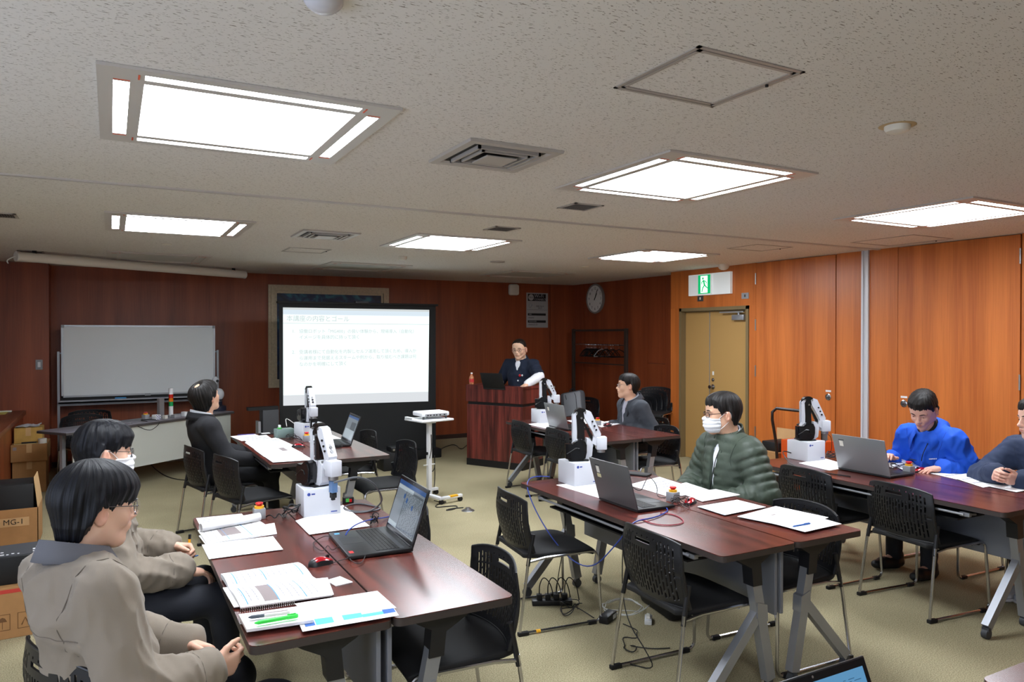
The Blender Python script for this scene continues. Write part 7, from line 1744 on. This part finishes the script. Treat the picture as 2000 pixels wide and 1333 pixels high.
def person(label, head, hip, az, haz, hp=0, hr=0, s=1.03, hs=1.08, hw=1.0, style='short', skin=(222, 178, 150), hairc='black', glasses=None, mask=False, bald=False,
           coat=None, coat_kw=None, trousers=(26, 28, 34), arms=None, legs=None, standing=False, shirt=None, collar=None, h=0.0034, ch=0.010, seed=1, shoes=True, belly=1.0, openf=None, show_legs=True):
    head = np.array(head, float); hip = np.array(hip, float); o0 = np.array((hip[0], hip[1], 0.0))
    t = bpy.data.objects.new('person', None); COL.objects.link(t); t.empty_display_size = 0.1; t.location = o0; tag(t, label, 'person')
    Rh = rotm(haz, hp, hr); Mh = np.eye(4); Mh[:3, :3] = (Rh * hs) @ np.diag([1, hw, 1.0]); Mh[:3, 3] = head
    fwd = rotm(az) @ np.array([1, 0, 0]); side = rotm(az) @ np.array([0, 1, 0]); upz = np.array([0, 0, 1.0])      # side = left
    neck = head + (rotm(haz * 0.5 + az * 0.5, hp * 0.35, hr * 0.5) @ np.array([-0.045, 0, -0.17])) * hs
    sp_ = unit(neck - hip); tf = unit(fwd - sp_ * (fwd @ sp_)); ax3 = [tf, side, sp_]
    haircol = {'black': hair_mat('hair_black', (8, 8, 12), (26, 28, 36), 0.5), 'dark': hair_mat('hair_dark', (14, 12, 12), (48, 44, 42), 0.5), 'brown': hair_mat('hair_brown', (24, 18, 16), (64, 52, 46), 0.5)}[hairc]
    sk = skin_mat('skin_%d_%d_%d' % skin, skin)
    hpart = build_head(t, Mh, style, skin, haircol, h, mask=mask, glasses=glasses, seed=seed, bald=bald, lids=0.35 if hp > 25 else 1.0)
    T = lambda f, a=0, b=0: hip + (neck - hip) * f + tf * a * s + side * b * s
    Lt = np.linalg.norm(neck - hip)
    sh = {q: T(0.90, -0.005, e * 0.175) for q, e in (('L', 1), ('R', -1))}
    arms = arms or {}; el = {}; wr = {}; hands = []
    for q, e in (('L', 1), ('R', -1)):
        a = arms.get(q, {}); wr[q] = np.array(a.get('wrist', sh[q] + fwd * 0.25 * s - upz * 0.42 * s - side * e * 0.08)); 
        el[q] = ik(sh[q], wr[q], 0.285 * s, 0.255 * s, a.get('hint', -upz - fwd * 0.4 + side * e * 0.5))
        d_ = wr[q] - sh[q]; Lm = 0.53 * s
        if np.linalg.norm(d_) > Lm: wr[q] = sh[q] + unit(d_) * Lm
        hd_ = a.get('dir', wr[q] - el[q]); hn = a.get('palm', -upz)
        if a.get('hand', True): hands.append(hand_volume(wr[q] + unit(hd_) * 0.01, hd_, hn, q == 'R', s * 0.96, a.get('curl', (25, 30, 20)), a.get('spread', 0.03), a.get('thumb', (0.75, 0.65, 0.10)), a.get('h', 0.0034)))
    kn = {}; an = {}; hj = {}
    for q, e in (('L', 1), ('R', -1)):
        hj[q] = hip + side * e * 0.090 * s
        lg = (legs or {}).get(q, {})
        if standing: kn[q] = hj[q] * 1.0; kn[q] = np.array([hj[q][0], hj[q][1], hip[2] * 0.52]) + fwd * 0.02; an[q] = np.array([hj[q][0], hj[q][1], 0.09 * s]) + side * e * 0.02
        else:
            la = lg.get('az', az + e * 6); ld = rotm(la) @ np.array([1, 0, 0]); kn[q] = hj[q] + ld * 0.425 * s; kn[q][2] = lg.get('kz', 0.50 * s); fo = lg.get('foot', 0.02)
            an[q] = kn[q] + ld * fo; an[q][2] = lg.get('az_', 0.085)
    # continuous body
    allp = [hip, neck, head] + [sh[q] for q in 'LR'] + [el[q] for q in 'LR'] + [wr[q] for q in 'LR'] + [kn[q] for q in 'LR'] + [an[q] for q in 'LR']
    lo = np.min(allp, 0) - 0.24 * s; hi = np.max(allp, 0) + 0.20 * s; lo[2] = max(lo[2], -0.02)
    b = Vol(lo, hi, 0.013)
    b.ell(T(0.10), (0.095 * s, 0.14 * s, 0.13 * s), ax3, k=0.04); b.ell(T(0.42), (0.085 * s, 0.125 * s, 0.17 * s), ax3, k=0.05); b.ell(T(0.72), (0.092 * s, 0.145 * s, 0.16 * s), ax3, k=0.05)
    for q in 'LR':
        b.cone(T(0.93), sh[q], 0.045 * s, 0.045 * s, k=0.04); b.cone(sh[q], el[q], 0.042 * s, 0.034 * s, k=0.03); b.cone(el[q], wr[q], 0.034 * s, 0.023 * s, k=0.02)
        b.cone(hj[q], kn[q], 0.068 * s, 0.046 * s, k=0.04); b.cone(kn[q], an[q], 0.044 * s, 0.032 * s, k=0.03); b.cone(an[q], an[q] + unit(kn[q] * [1, 1, 0] - hj[q] * [1, 1, 0] + 1e-6 + fwd * 0.1) * 0.10 * s - upz * 0.03, 0.03 * s, 0.026 * s, k=0.02)
    b.cone(T(0.88), neck + (head - neck) * 0.4, 0.058 * s, 0.050 * s, k=0.03)
    bv, bq = b.mesh(); body = [hpart] + hands + [(bv, bq, np.zeros(len(bv)))]
    vmesh('body', [(p[0], p[1]) for p in body], sk, t, {'tint': np.concatenate([p[2] for p in body])}, origin=o0)
    # trousers
    if show_legs:
        v = Vol(lo, hi, 0.012); v.ell(hip, (0.125 * s, 0.165 * s, 0.115 * s), ax3, k=0.05)
        for q in 'LR':
            v.cone(hj[q], kn[q], 0.092 * s, 0.068 * s, k=0.05); v.cone(kn[q], an[q] + upz * 0.01, 0.066 * s, 0.052 * s, k=0.04)
        v.folds(0.007, 0.16, seed + 3); vs, q_ = v.mesh(); keep = vs
        vmesh('trousers', [(smooth_pts(vs, q_, 1), q_)], mat('trousers_%d_%d_%d' % trousers, trousers, 0.8, bump=(300, 0.1)), t, origin=o0)
        if shoes:
            for q in 'LR':
                ld = unit((kn[q] - hj[q]) * [1, 1, 0] + (fwd * 10 if standing else 0)); sc_ = shoes if isinstance(shoes, tuple) else (22, 22, 24); v = Vol(an[q] - [0.24 * s] * 3, an[q] + [0.26 * s] * 3, 0.008)
                v.cone(an[q] + [0, 0, 0.01] - ld * 0.03, an[q] + ld * 0.0 - upz * 0.04, 0.045 * s, 0.042 * s, k=0.02); a_ = an[q] * [1, 1, 0] + upz * 0.040; v.cone(a_ - ld * 0.04, a_ + ld * 0.16 * s, 0.044 * s, 0.036 * s, k=0.03, flat=(upz, 0.85)); v.cone(a_ + ld * 0.01, a_ + ld * 0.10 * s + upz * 0.01, 0.044 * s, 0.038 * s, k=0.03)
                X, Y, Z = v.grid(); v.D = np.maximum(v.D, (0.004 - Z + 0 * X + 0 * Y)).astype(np.float32)
                vs, q_ = v.mesh(); vmesh('shoe', [(vs, q_)], mat('shoe_%d_%d_%d' % sc_, sc_, 0.5), t, origin=o0)
                if isinstance(shoes, tuple):
                    v2 = Vol(an[q] - [0.24 * s] * 3, an[q] + [0.26 * s] * 3, 0.008); v2.cone(a_ * [1, 1, 0] + upz * 0.02 - ld * 0.05, a_ * [1, 1, 0] + upz * 0.02 + ld * 0.165 * s, 0.050 * s, 0.042 * s, flat=(upz, 0.5), k=0.01); X, Y, Z = v2.grid(); v2.D = np.maximum(np.maximum(v2.D, 0.002 - Z + 0 * X + 0 * Y), Z - 0.028 + 0 * X + 0 * Y).astype(np.float32); vs, q_ = v2.mesh(); vmesh('sole', [(vs, q_)], mat('sole', (190, 190, 196), 0.6), t, origin=o0)
    # upper garment
    def garment(name, col, grow, kw, cut=None, sleeves=1.0):
        v = Vol(lo - 0.03, hi + 0.03, ch); g = grow * s; pf = kw.get('puff')
        bl = kw.get('belly', belly)
        v.ell(T(0.06), (0.118 * s * bl + g, 0.158 * s + g, 0.10 * s), ax3, k=0.05)
        v.ell(T(0.34, 0.012), (0.112 * s * bl + g, 0.142 * s + g, 0.19 * s), ax3, k=0.06)
        v.ell(T(0.66, 0.004), (0.108 * s + g, 0.158 * s + g, 0.19 * s), ax3, k=0.06)
        v.ell(T(0.80, -0.018), (0.090 * s + g, 0.150 * s + g, 0.11 * s), ax3, k=0.05)
        v.ell(T(0.94, -0.022), (0.078 * s + g * 0.7, 0.115 * s + g * 0.7, 0.055 * s), ax3, k=0.05)
        for q, e in (('L', 1), ('R', -1)):
            v.cone(T(0.97, -0.012), sh[q] + upz * 0.004, 0.044 * s + g, 0.052 * s + g, k=0.05)
            p2 = sh[q] + (el[q] - sh[q]) * min(1, sleeves * 1.0)
            v.cone(sh[q], p2, 0.060 * s + g, 0.052 * s + g, k=0.035, puff=pf)
            if sleeves >= 1:
                v.cone(el[q], wr[q] - unit(wr[q] - el[q]) * 0.015, 0.053 * s + g, 0.037 * s + g * 1.2, k=0.025, puff=pf)
        v.cone(T(0.92, -0.008), neck + (head - neck) * kw.get('neckh', 0.10), 0.070 * s + g * 0.5, 0.060 * s + g * 0.3, k=0.045)
        if pf:
            X, Y, Z = v.grid(); ph = (X * sp_[0] + Y * sp_[1] + Z * sp_[2]); dist = np.sqrt((X - hip[0]) ** 2 + (Y - hip[1]) ** 2); wgt = np.clip(1.6 - dist / 0.16, 0, 1)
            v.D = (v.D - pf[1] * wgt * (np.abs(np.sin(math.pi * (ph + 0.008 * np.sin(X * 30 + Y * 20)) / pf[0])) ** 0.6 - 0.5)).astype(np.float32)
        v.folds(kw.get('fold', 0.007), kw.get('wl', 0.13), seed, kw.get('stretch', (1, 1, 1))); v.folds(kw.get('fold', 0.007) * 0.55, kw.get('wl', 0.13) * 0.5, seed + 50)
        for c in (cut or []): c(v)
        # hollow the neck opening
        v.cone(neck + (head - neck) * 0.05, head, 0.060 * s, 0.062 * s, k=0.01, op='s')
        vs, q_ = v.mesh(); vs = smooth_pts(vs, q_, 1, 0.4)
        return vmesh(name, [(vs, q_)], col, t, origin=o0)
    ctx = dict(t=t, T=T, tf=tf, side=side, sp=sp_, neck=neck, head=head, hip=hip, s=s, el=el, wr=wr, sh=sh, o0=o0, ax3=ax3, Rh=Rh, kn=kn, an=an, fwd=fwd)
    if shirt: garment('shirt', shirt[0], shirt[1], dict(fold=0.003), None, shirt[2])
    if coat: garment(coat[0], coat[1], coat[2], coat_kw or {}, [f(ctx) for f in (openf or [])], coat[3] if len(coat) > 3 else 1.0)
    if collar: make_collar(ctx, **collar)
    return ctx
def make_collar(c, mat_=None, r=0.066, hgt=0.035, fold=0.045, flare=0.03, gap=22, tip=0.03, lift=0.0, name='collar', tilt=0.10):
    s = c['s']; nk = c['neck'] + (c['head'] - c['neck']) * 0.06 + c['sp'] * lift; u = unit(c['sp'] * 0.8 + unit(c['head'] - c['neck']) * 0.2); f = unit(c['tf'] - u * (c['tf'] @ u)); l = np.cross(u, f)
    N = 40; rows = []
    for k in range(N + 1):
        th = math.radians(gap + (360 - 2 * gap) * k / N); e = (1 - abs(1 - 2 * k / N)) ; fr = max(0, 1 - e / 0.28)
        dirv = f * math.cos(th) * 1.12 + l * math.sin(th); up0 = u * (-tilt * math.cos(th) * 0.35)
        P = [nk + dirv * (r * s + 0.006) + u * (-0.015) + up0 * 0.3, nk + dirv * r * s + u * hgt * s + up0 * (1 + 0), nk + dirv * (r + 0.006) * s + u * (hgt + 0.002) * s + up0,
             nk + dirv * (r + flare * 0.6) * s + u * (hgt - fold * 0.5) * s + up0, nk + dirv * (r + flare) * s + u * (hgt - fold - tip * fr) * s + up0 + f * 0.02 * fr]
        if fold <= 0: P = P[:2]
        rows.append(P)
    n = len(rows[0]); mb = MB(); mb.v = [tuple(p - c['o0']) for row in rows for p in row]; mb.f = [(i * n + j, (i + 1) * n + j, (i + 1) * n + j + 1, i * n + j + 1) for i in range(N) for j in range(n - 1)]; mb.m = [0] * len(mb.f)
    o = mb.build(name, mat_, c['t'], smooth=70, fixn=False); md = o.modifiers.new('solid', 'SOLIDIFY'); md.thickness = 0.0035; md.offset = 0
    return o
def cut_ell(f, a, b, r, k=0.01):
    def g(c):
        def h_(v): v.ell(c['T'](f, a, b), [x * c['s'] for x in r], c['ax3'], k=k, op='s')
        return h_
    return g
def part_tube(c, pts, r, m_, name, n=6, sm=2):
    """tube along points given in the torso frame (f, a, b)"""
    P = [tuple(c['T'](*p) - c['o0']) for p in pts]; MB().tube(P, r, n=n, smooth=sm).build(name, m_, c['t'])

# ------------------------------------------------------------------ the eight people
M_taupe = mat('cloth_taupe', (130, 119, 106), 0.85, bump=(500, 0.15), sheen=0.1); M_collar = mat('cloth_slate', (98, 98, 104), 0.85, bump=(500, 0.15))
M_blueJ = mat('cloth_blue', (14, 80, 196), 0.75, bump=(500, 0.12)); M_green = mat('puffer_green', (58, 68, 57), 0.55, bump=(90, 0.2)); M_suit = mat('suit_black', (30, 30, 34), 0.85, bump=(600, 0.1))
M_blazer = mat('blazer_grey', (58, 62, 69), 0.9, bump=(500, 0.2)); M_navyS = mat('shirt_navy', (22, 32, 52), 0.85, bump=(500, 0.1)); M_navyJ = mat('jacket_navy', (36, 48, 74), 0.8, bump=(500, 0.1))
M_shirtw = mat('shirt_white', (232, 234, 240), 0.8); M_turtle = mat('turtle_black', (22, 22, 24), 0.9)
SKA, SKB = (226, 184, 160), (216, 172, 144)
M_gsil = mat('glasses_silver', (150, 150, 158), 0.25, 0.9); M_gbrn = mat('glasses_brown', (50, 26, 22), 0.3)
n3 = lambda *a: np.array(a, float)
from mathutils.bvhtree import BVHTree
def seams(c, m_, rings=True, yoke=True, r=0.0016, cuffs=True, cuff_mat=None):
    g = [k for k in c['t'].children if k.name.split('.')[0] in ('jacket', 'work_jacket', 'blazer', 'navy_jacket', 'suit_jacket', 'puffer_jacket', 'navy_shirt')][0]
    tree = BVHTree.FromPolygons([v.co[:] for v in g.data.vertices], [p.vertices[:] for p in g.data.polygons]); o0 = c['o0']; s = c['s']
    def line(pts, name, closed=False):
        P = []
        for q in pts:
            loc, nrm, i, d = tree.find_nearest(V(q - o0))
            if loc is not None: P.append(tuple(loc))
        MB().tube(P, r, n=6, closed=closed).build(name, m_, c['t'])
    for q, e in (('L', 1), ('R', -1)):
        if rings:
            ce = c['sh'][q] - c['side'] * e * 0.012; pts = []
            for k in range(22):
                a = 2 * math.pi * k / 22; pts.append(ce + c['tf'] * math.cos(a) * 0.11 * s + n3(0, 0, 1) * math.sin(a) * 0.11 * s - c['side'] * e * 0.035 * (1 - math.sin(a)))
            line(pts, 'armhole_seam', True)
        if cuffs:
            d = unit(c['wr'][q] - c['el'][q]); ce = c['wr'][q] - d * 0.065; x = unit(np.cross(d, [0, 0, 1.0])); y = np.cross(d, x)
            line([ce + x * math.cos(a) * 0.07 + y * math.sin(a) * 0.07 for a in [2 * math.pi * k / 16 for k in range(16)]], 'cuff_seam', True)
    if yoke: line([c['T'](0.74 - 0.03 * abs(b) / 0.15, -0.16, b) for b in [-0.17 + 0.34 * k / 18 for k in range(19)]], 'yoke_seam')
# 1 foreground
c = person('seated man in the left foreground, taupe work jacket, round glasses, seen from behind', (-0.045, 2.66, 1.205), (0.0, 2.60, 0.53), 24, 20, 8, 0, hs=1.05, style='bowl', skin=SKA, hairc='black', glasses=(M_gsil, 0.023, 0.023, 0.0013),
           coat=('jacket', M_taupe, 0.026), coat_kw=dict(fold=0.017, wl=0.20, neckh=0.0), trousers=(30, 32, 40), h=0.0028, ch=0.0085, seed=4,
           arms={'R': dict(wrist=(0.27, 2.53, 0.67), dir=(0.85, 0.48, -0.12), palm=(-0.25, 0.95, 0.1), curl=(32, 42, 28), hint=(-0.5, -0.6, -0.6)), 'L': dict(wrist=(0.22, 2.74, 0.69), dir=(0.75, -0.62, -0.12), palm=(-0.3, -0.55, -0.8), curl=(25, 30, 24), hint=(-0.4, 0.6, -0.6))},
           legs={'L': dict(az=16), 'R': dict(az=2)}, collar=dict(mat_=M_collar, r=0.074, hgt=0.052, fold=0.056, flare=0.030, gap=20, tip=0.050, lift=0.008))
seams(c, mat('seam_taupe', (104, 95, 86), 0.9))
# 2 behind him, masked
c = person('seated man with surgical mask and glasses behind the foreground man, taupe jacket', (-0.03, 3.84, 1.210), (0.0, 3.76, 0.53), 12, 12, 6, 0, hs=1.05, style='messy', skin=SKA, hairc='black', mask=True, glasses=(mat('glasses_black', (30, 30, 36), 0.3), 0.021, 0.019, 0.0014),
           coat=('jacket', M_taupe, 0.026), coat_kw=dict(fold=0.018, wl=0.17, neckh=0.0), trousers=(30, 32, 40), h=0.0032, ch=0.010, seed=9,
           arms={'R': dict(wrist=(0.275, 3.66, 0.675), dir=(0.95, 0.28, -0.30), palm=(0, 0, -1), curl=(18, 22, 18), hint=(-0.5, -0.5, -0.7)), 'L': dict(wrist=(0.24, 3.90, 0.72), dir=(0.9, -0.35, -0.1), palm=(0, -0.8, -0.5), curl=(55, 70, 40), thumb=(0.7, 0.4, 0.5), hint=(-0.4, 0.7, -0.6))},
           legs={'L': dict(az=14), 'R': dict(az=-2)}, collar=dict(mat_=M_collar, r=0.071, hgt=0.048, fold=0.058, flare=0.028, gap=20, tip=0.045, lift=0.006))
seams(c, MATS['seam_taupe'])
wp = c['wr']['L']; t = thing('marker_pen', 'yellow marker with black cap held by the masked man', 'pen', tuple(wp + n3(0.085, -0.035, 0.0)))
MB().cyl((0, 0, -0.05), (0.004, 0, 0.04), 0.006).build('barrel', M_yel, t); MB().cyl((0.004, 0, 0.04), (0.006, 0, 0.062), 0.0065).build('cap', M_black, t)
# 3 suited man, rear left
c = person('seated man in black suit with thinning crown, looking up at the projection screen', (0.715, 6.84, 1.205), (0.80, 6.86, 0.53), 12, 32, -14, 0, style='long', skin=SKB, hairc='dark', bald=True,
           coat=('suit_jacket', M_suit, 0.018), coat_kw=dict(fold=0.005, wl=0.2, neckh=0.0), trousers=(18, 18, 22), h=0.0042, ch=0.012, seed=12,
           arms={'R': dict(wrist=(1.10, 6.66, 0.66), palm=(0, 0, -1)), 'L': dict(wrist=(1.08, 6.98, 0.66), palm=(0, 0, -1))}, collar=dict(mat_=M_shirtw, r=0.066, hgt=0.046, fold=0.035, flare=0.014, gap=18, tip=0.02, lift=0.010))
make_collar(c, mat_=M_suit, r=0.084, hgt=0.034, fold=0.055, flare=0.030, gap=40, tip=0.08, lift=0.008, name='lapel')
# 4 presenter
pc = V((4.41, 8.58)) + V((0.876, 0.482)) * 0.62
c = person('standing presenter in navy short-sleeved shirt over white sleeves, behind the lectern', (4.905, 8.80, 1.545), (5.0, 8.90, 0.93), 214, 222, 10, 0, s=1.07, hw=1.10, style='buzz', skin=(232, 190, 162), hairc='brown', glasses=(M_gbrn, 0.023, 0.015, 0.0013), standing=True,
           shirt=(M_shirtw, 0.010, 1.0), coat=('navy_shirt', M_navyS, 0.022, 0.92), coat_kw=dict(fold=0.012, wl=0.2, neckh=-0.1, belly=1.15), belly=1.0, h=0.0042, ch=0.012, seed=15,
           arms={'R': dict(wrist=(4.64, 8.98, 1.10), palm=(0, 0, -1), hint=(0.2, 0.6, -0.4)), 'L': dict(wrist=(4.76, 8.33, 1.10), palm=(0, 0, -1), hint=(0.5, -0.4, -0.1))}, collar=dict(mat_=M_shirtw, r=0.066, hgt=0.036, fold=0.0, gap=30, lift=0.012), openf=[cut_ell(0.985, 0.075, 0, (0.055, 0.034, 0.050)), cut_ell(0.92, 0.11, 0, (0.05, 0.014, 0.05))])
make_collar(c, mat_=M_navyS, r=0.080, hgt=0.034, fold=0.040, flare=0.026, gap=32, tip=0.03, lift=0.006, name='shirt_collar')
for nm, f, a, b, sz, m_ in (('badge', 0.66, 0.150, 0.052, 0.020, M_red), ('badge', 0.66, 0.147, 0.085, 0.015, M_white), ('name_tag', 0.50, 0.162, 0.03, 0.012, M_white)):
    p = c['T'](f, a - 0.006, b) - c['o0']; MB().ball(tuple(p), (sz * 0.8, sz * 0.8, sz), n=10).build(nm, m_, c['t'])
# 5 man in grey blazer at the table by the lectern
c = person('seated man in dark grey blazer and glasses turned toward the presenter, by the coat rack', (5.07, 6.60, 1.165), (5.17, 6.60, 0.52), 172, 150, -4, 6, style='neat', skin=SKB, hairc='dark', glasses=(M_gsil, 0.021, 0.016, 0.0012),
           shirt=(mat('shirt_stripe', (170, 170, 182), 0.8), 0.010, 1.0), openf=[cut_ell(0.90, 0.09, 0, (0.07, 0.036, 0.085)), cut_ell(0.74, 0.14, 0, (0.05, 0.016, 0.08))], coat=('blazer', M_blazer, 0.024), coat_kw=dict(fold=0.011, wl=0.17, neckh=-0.2), trousers=(30, 30, 36), h=0.0042, ch=0.012, seed=18,
           arms={'R': dict(wrist=(4.98, 6.76, 0.72), hand=False), 'L': dict(wrist=(5.02, 6.48, 0.70), hand=False)}, collar=dict(mat_=mat('shirt_stripe', (150, 150, 160), 0.8), r=0.066, hgt=0.046, fold=0.04, flare=0.02, gap=18, tip=0.03, lift=0.012))
make_collar(c, mat_=M_blazer, r=0.088, hgt=0.045, fold=0.060, flare=0.036, gap=40, tip=0.10, lift=0.010, name='lapel')
# 6 man in green puffer
c = person('seated man in green quilted puffer jacket, white mask and glasses, at the middle table', (3.60, 3.66, 1.215), (3.70, 3.68, 0.53), 176, 152, 4, 0, style='neat', skin=SKB, hairc='dark', mask=True, glasses=(M_gbrn, 0.022, 0.015, 0.0020),
           shirt=(M_shirtw, 0.010, 1.0), coat=('puffer_jacket', M_green, 0.036), coat_kw=dict(puff=(0.055, 0.014), fold=0.004, wl=0.10, neckh=0.12, belly=1.1), trousers=(34, 36, 44), h=0.0034, ch=0.0085, seed=21,
           arms={'R': dict(wrist=(3.44, 3.86, 0.66), hand=False, hint=(0.4, 0.5, -0.5)), 'L': dict(wrist=(3.46, 3.50, 0.66), hand=False, hint=(0.4, -0.6, -0.4))}, openf=[cut_ell(0.55, 0.155, 0.0, (0.06, 0.020, 0.13), 0.006), cut_ell(0.86, 0.13, 0.0, (0.06, 0.030, 0.09), 0.006)],
           collar=dict(mat_=mat('shirt_pale', (206, 214, 232), 0.8), r=0.064, hgt=0.045, fold=0.040, flare=0.018, gap=18, tip=0.03))
seams(c, mat('seam_green', (40, 48, 40), 0.8), yoke=False, r=0.0022)
make_collar(c, mat_=M_green, r=0.080, hgt=0.055, fold=0.085, flare=0.022, gap=30, tip=0.0, name='jacket_collar')
part_tube(c, [(0.95, 0.10, 0.030), (0.80, 0.150, 0.036), (0.55, 0.172, 0.026), (0.36, 0.175, 0.004)], 0.0035, M_black, 'zip')
# 7 man in bright blue jacket
c = person('seated man in bright blue work jacket reading an open book at the right table', (5.33, 3.36, 1.185), (5.60, 3.30, 0.53), 176, 190, 34, -4, style='short', skin=(224, 176, 156), hairc='dark',
           coat=('work_jacket', M_blueJ, 0.020), coat_kw=dict(fold=0.017, wl=0.17, neckh=-0.15), trousers=(34, 36, 44), h=0.0034, ch=0.0095, seed=24,
           arms={'R': dict(wrist=(5.24, 3.56, 0.80), palm=(0, 0, -1), hint=(0.4, 0.4, -0.7)), 'L': dict(wrist=(5.30, 3.20, 0.78), dir=(-0.9, 0.35, -0.1), palm=(0, 0, -1), curl=(12, 14, 10), hint=(0.5, -0.35, -0.8))},
           collar=dict(mat_=M_turtle, r=0.060, hgt=0.050, fold=0.0, gap=2), shoes=True)
make_collar(c, mat_=M_blueJ, r=0.078, hgt=0.034, fold=0.055, flare=0.060, gap=34, tip=0.035, name='jacket_collar')
seams(c, mat('seam_blue', (14, 50, 160), 0.8), yoke=False)
part_tube(c, [(0.93, 0.11, 0.05), (0.80, 0.165, 0.02), (0.70, 0.175, 0.0)], 0.003, M_black, 'zip'); part_tube(c, [(0.68, 0.160, -0.055), (0.66, 0.145, -0.12)], 0.003, M_black, 'pocket_zip')
part_tube(c, [(0.66, 0.168, 0.03), (0.60, 0.165, 0.075), (0.66, 0.150, 0.125)], 0.003, mat('seam_blue', (14, 50, 160), 0.8), 'pocket_flap', sm=0)
for k in range(5):
    p = c['T'](0.735 + 0.002 * k, 0.160 - 0.003 * k, 0.060 + 0.011 * k) - c['o0']; MB().ball(tuple(p), (0.0045, 0.0045, 0.005), n=8).build('chest_lettering', M_white, c['t'])
# 8 man at the right edge
c = person('seated man in navy jacket with clasped hands at the right edge of the photo', (5.395, 2.62, 1.185), (5.72, 2.60, 0.53), 178, 150, 6, 0, style='short', skin=(232, 186, 166), hairc='dark',
           coat=('navy_jacket', M_navyJ, 0.028), coat_kw=dict(fold=0.009, wl=0.14, neckh=0.05), trousers=(22, 22, 26), shoes=(196, 198, 204), h=0.0036, ch=0.010, seed=27,
           arms={'L': dict(wrist=(5.20, 2.62, 0.80), dir=(-0.92, 0.25, 0.10), palm=(0.1, 0.9, 0.3), curl=(50, 55, 30), thumb=(0.8, 0.5, 0.2), hint=(0.3, -0.7, -0.5)), 'R': dict(wrist=(5.18, 2.76, 0.82), dir=(-0.90, -0.38, 0.06), palm=(0.1, -0.9, -0.2), curl=(42, 48, 30), thumb=(0.8, 0.5, 0.3), hint=(0.3, 0.7, -0.4))},
           legs={'L': dict(az=170, foot=-0.05), 'R': dict(az=182, foot=-0.02)}, collar=dict(mat_=M_turtle, r=0.062, hgt=0.048, fold=0.0, gap=2))
seams(c, mat('seam_navy', (22, 30, 48), 0.8), yoke=False)
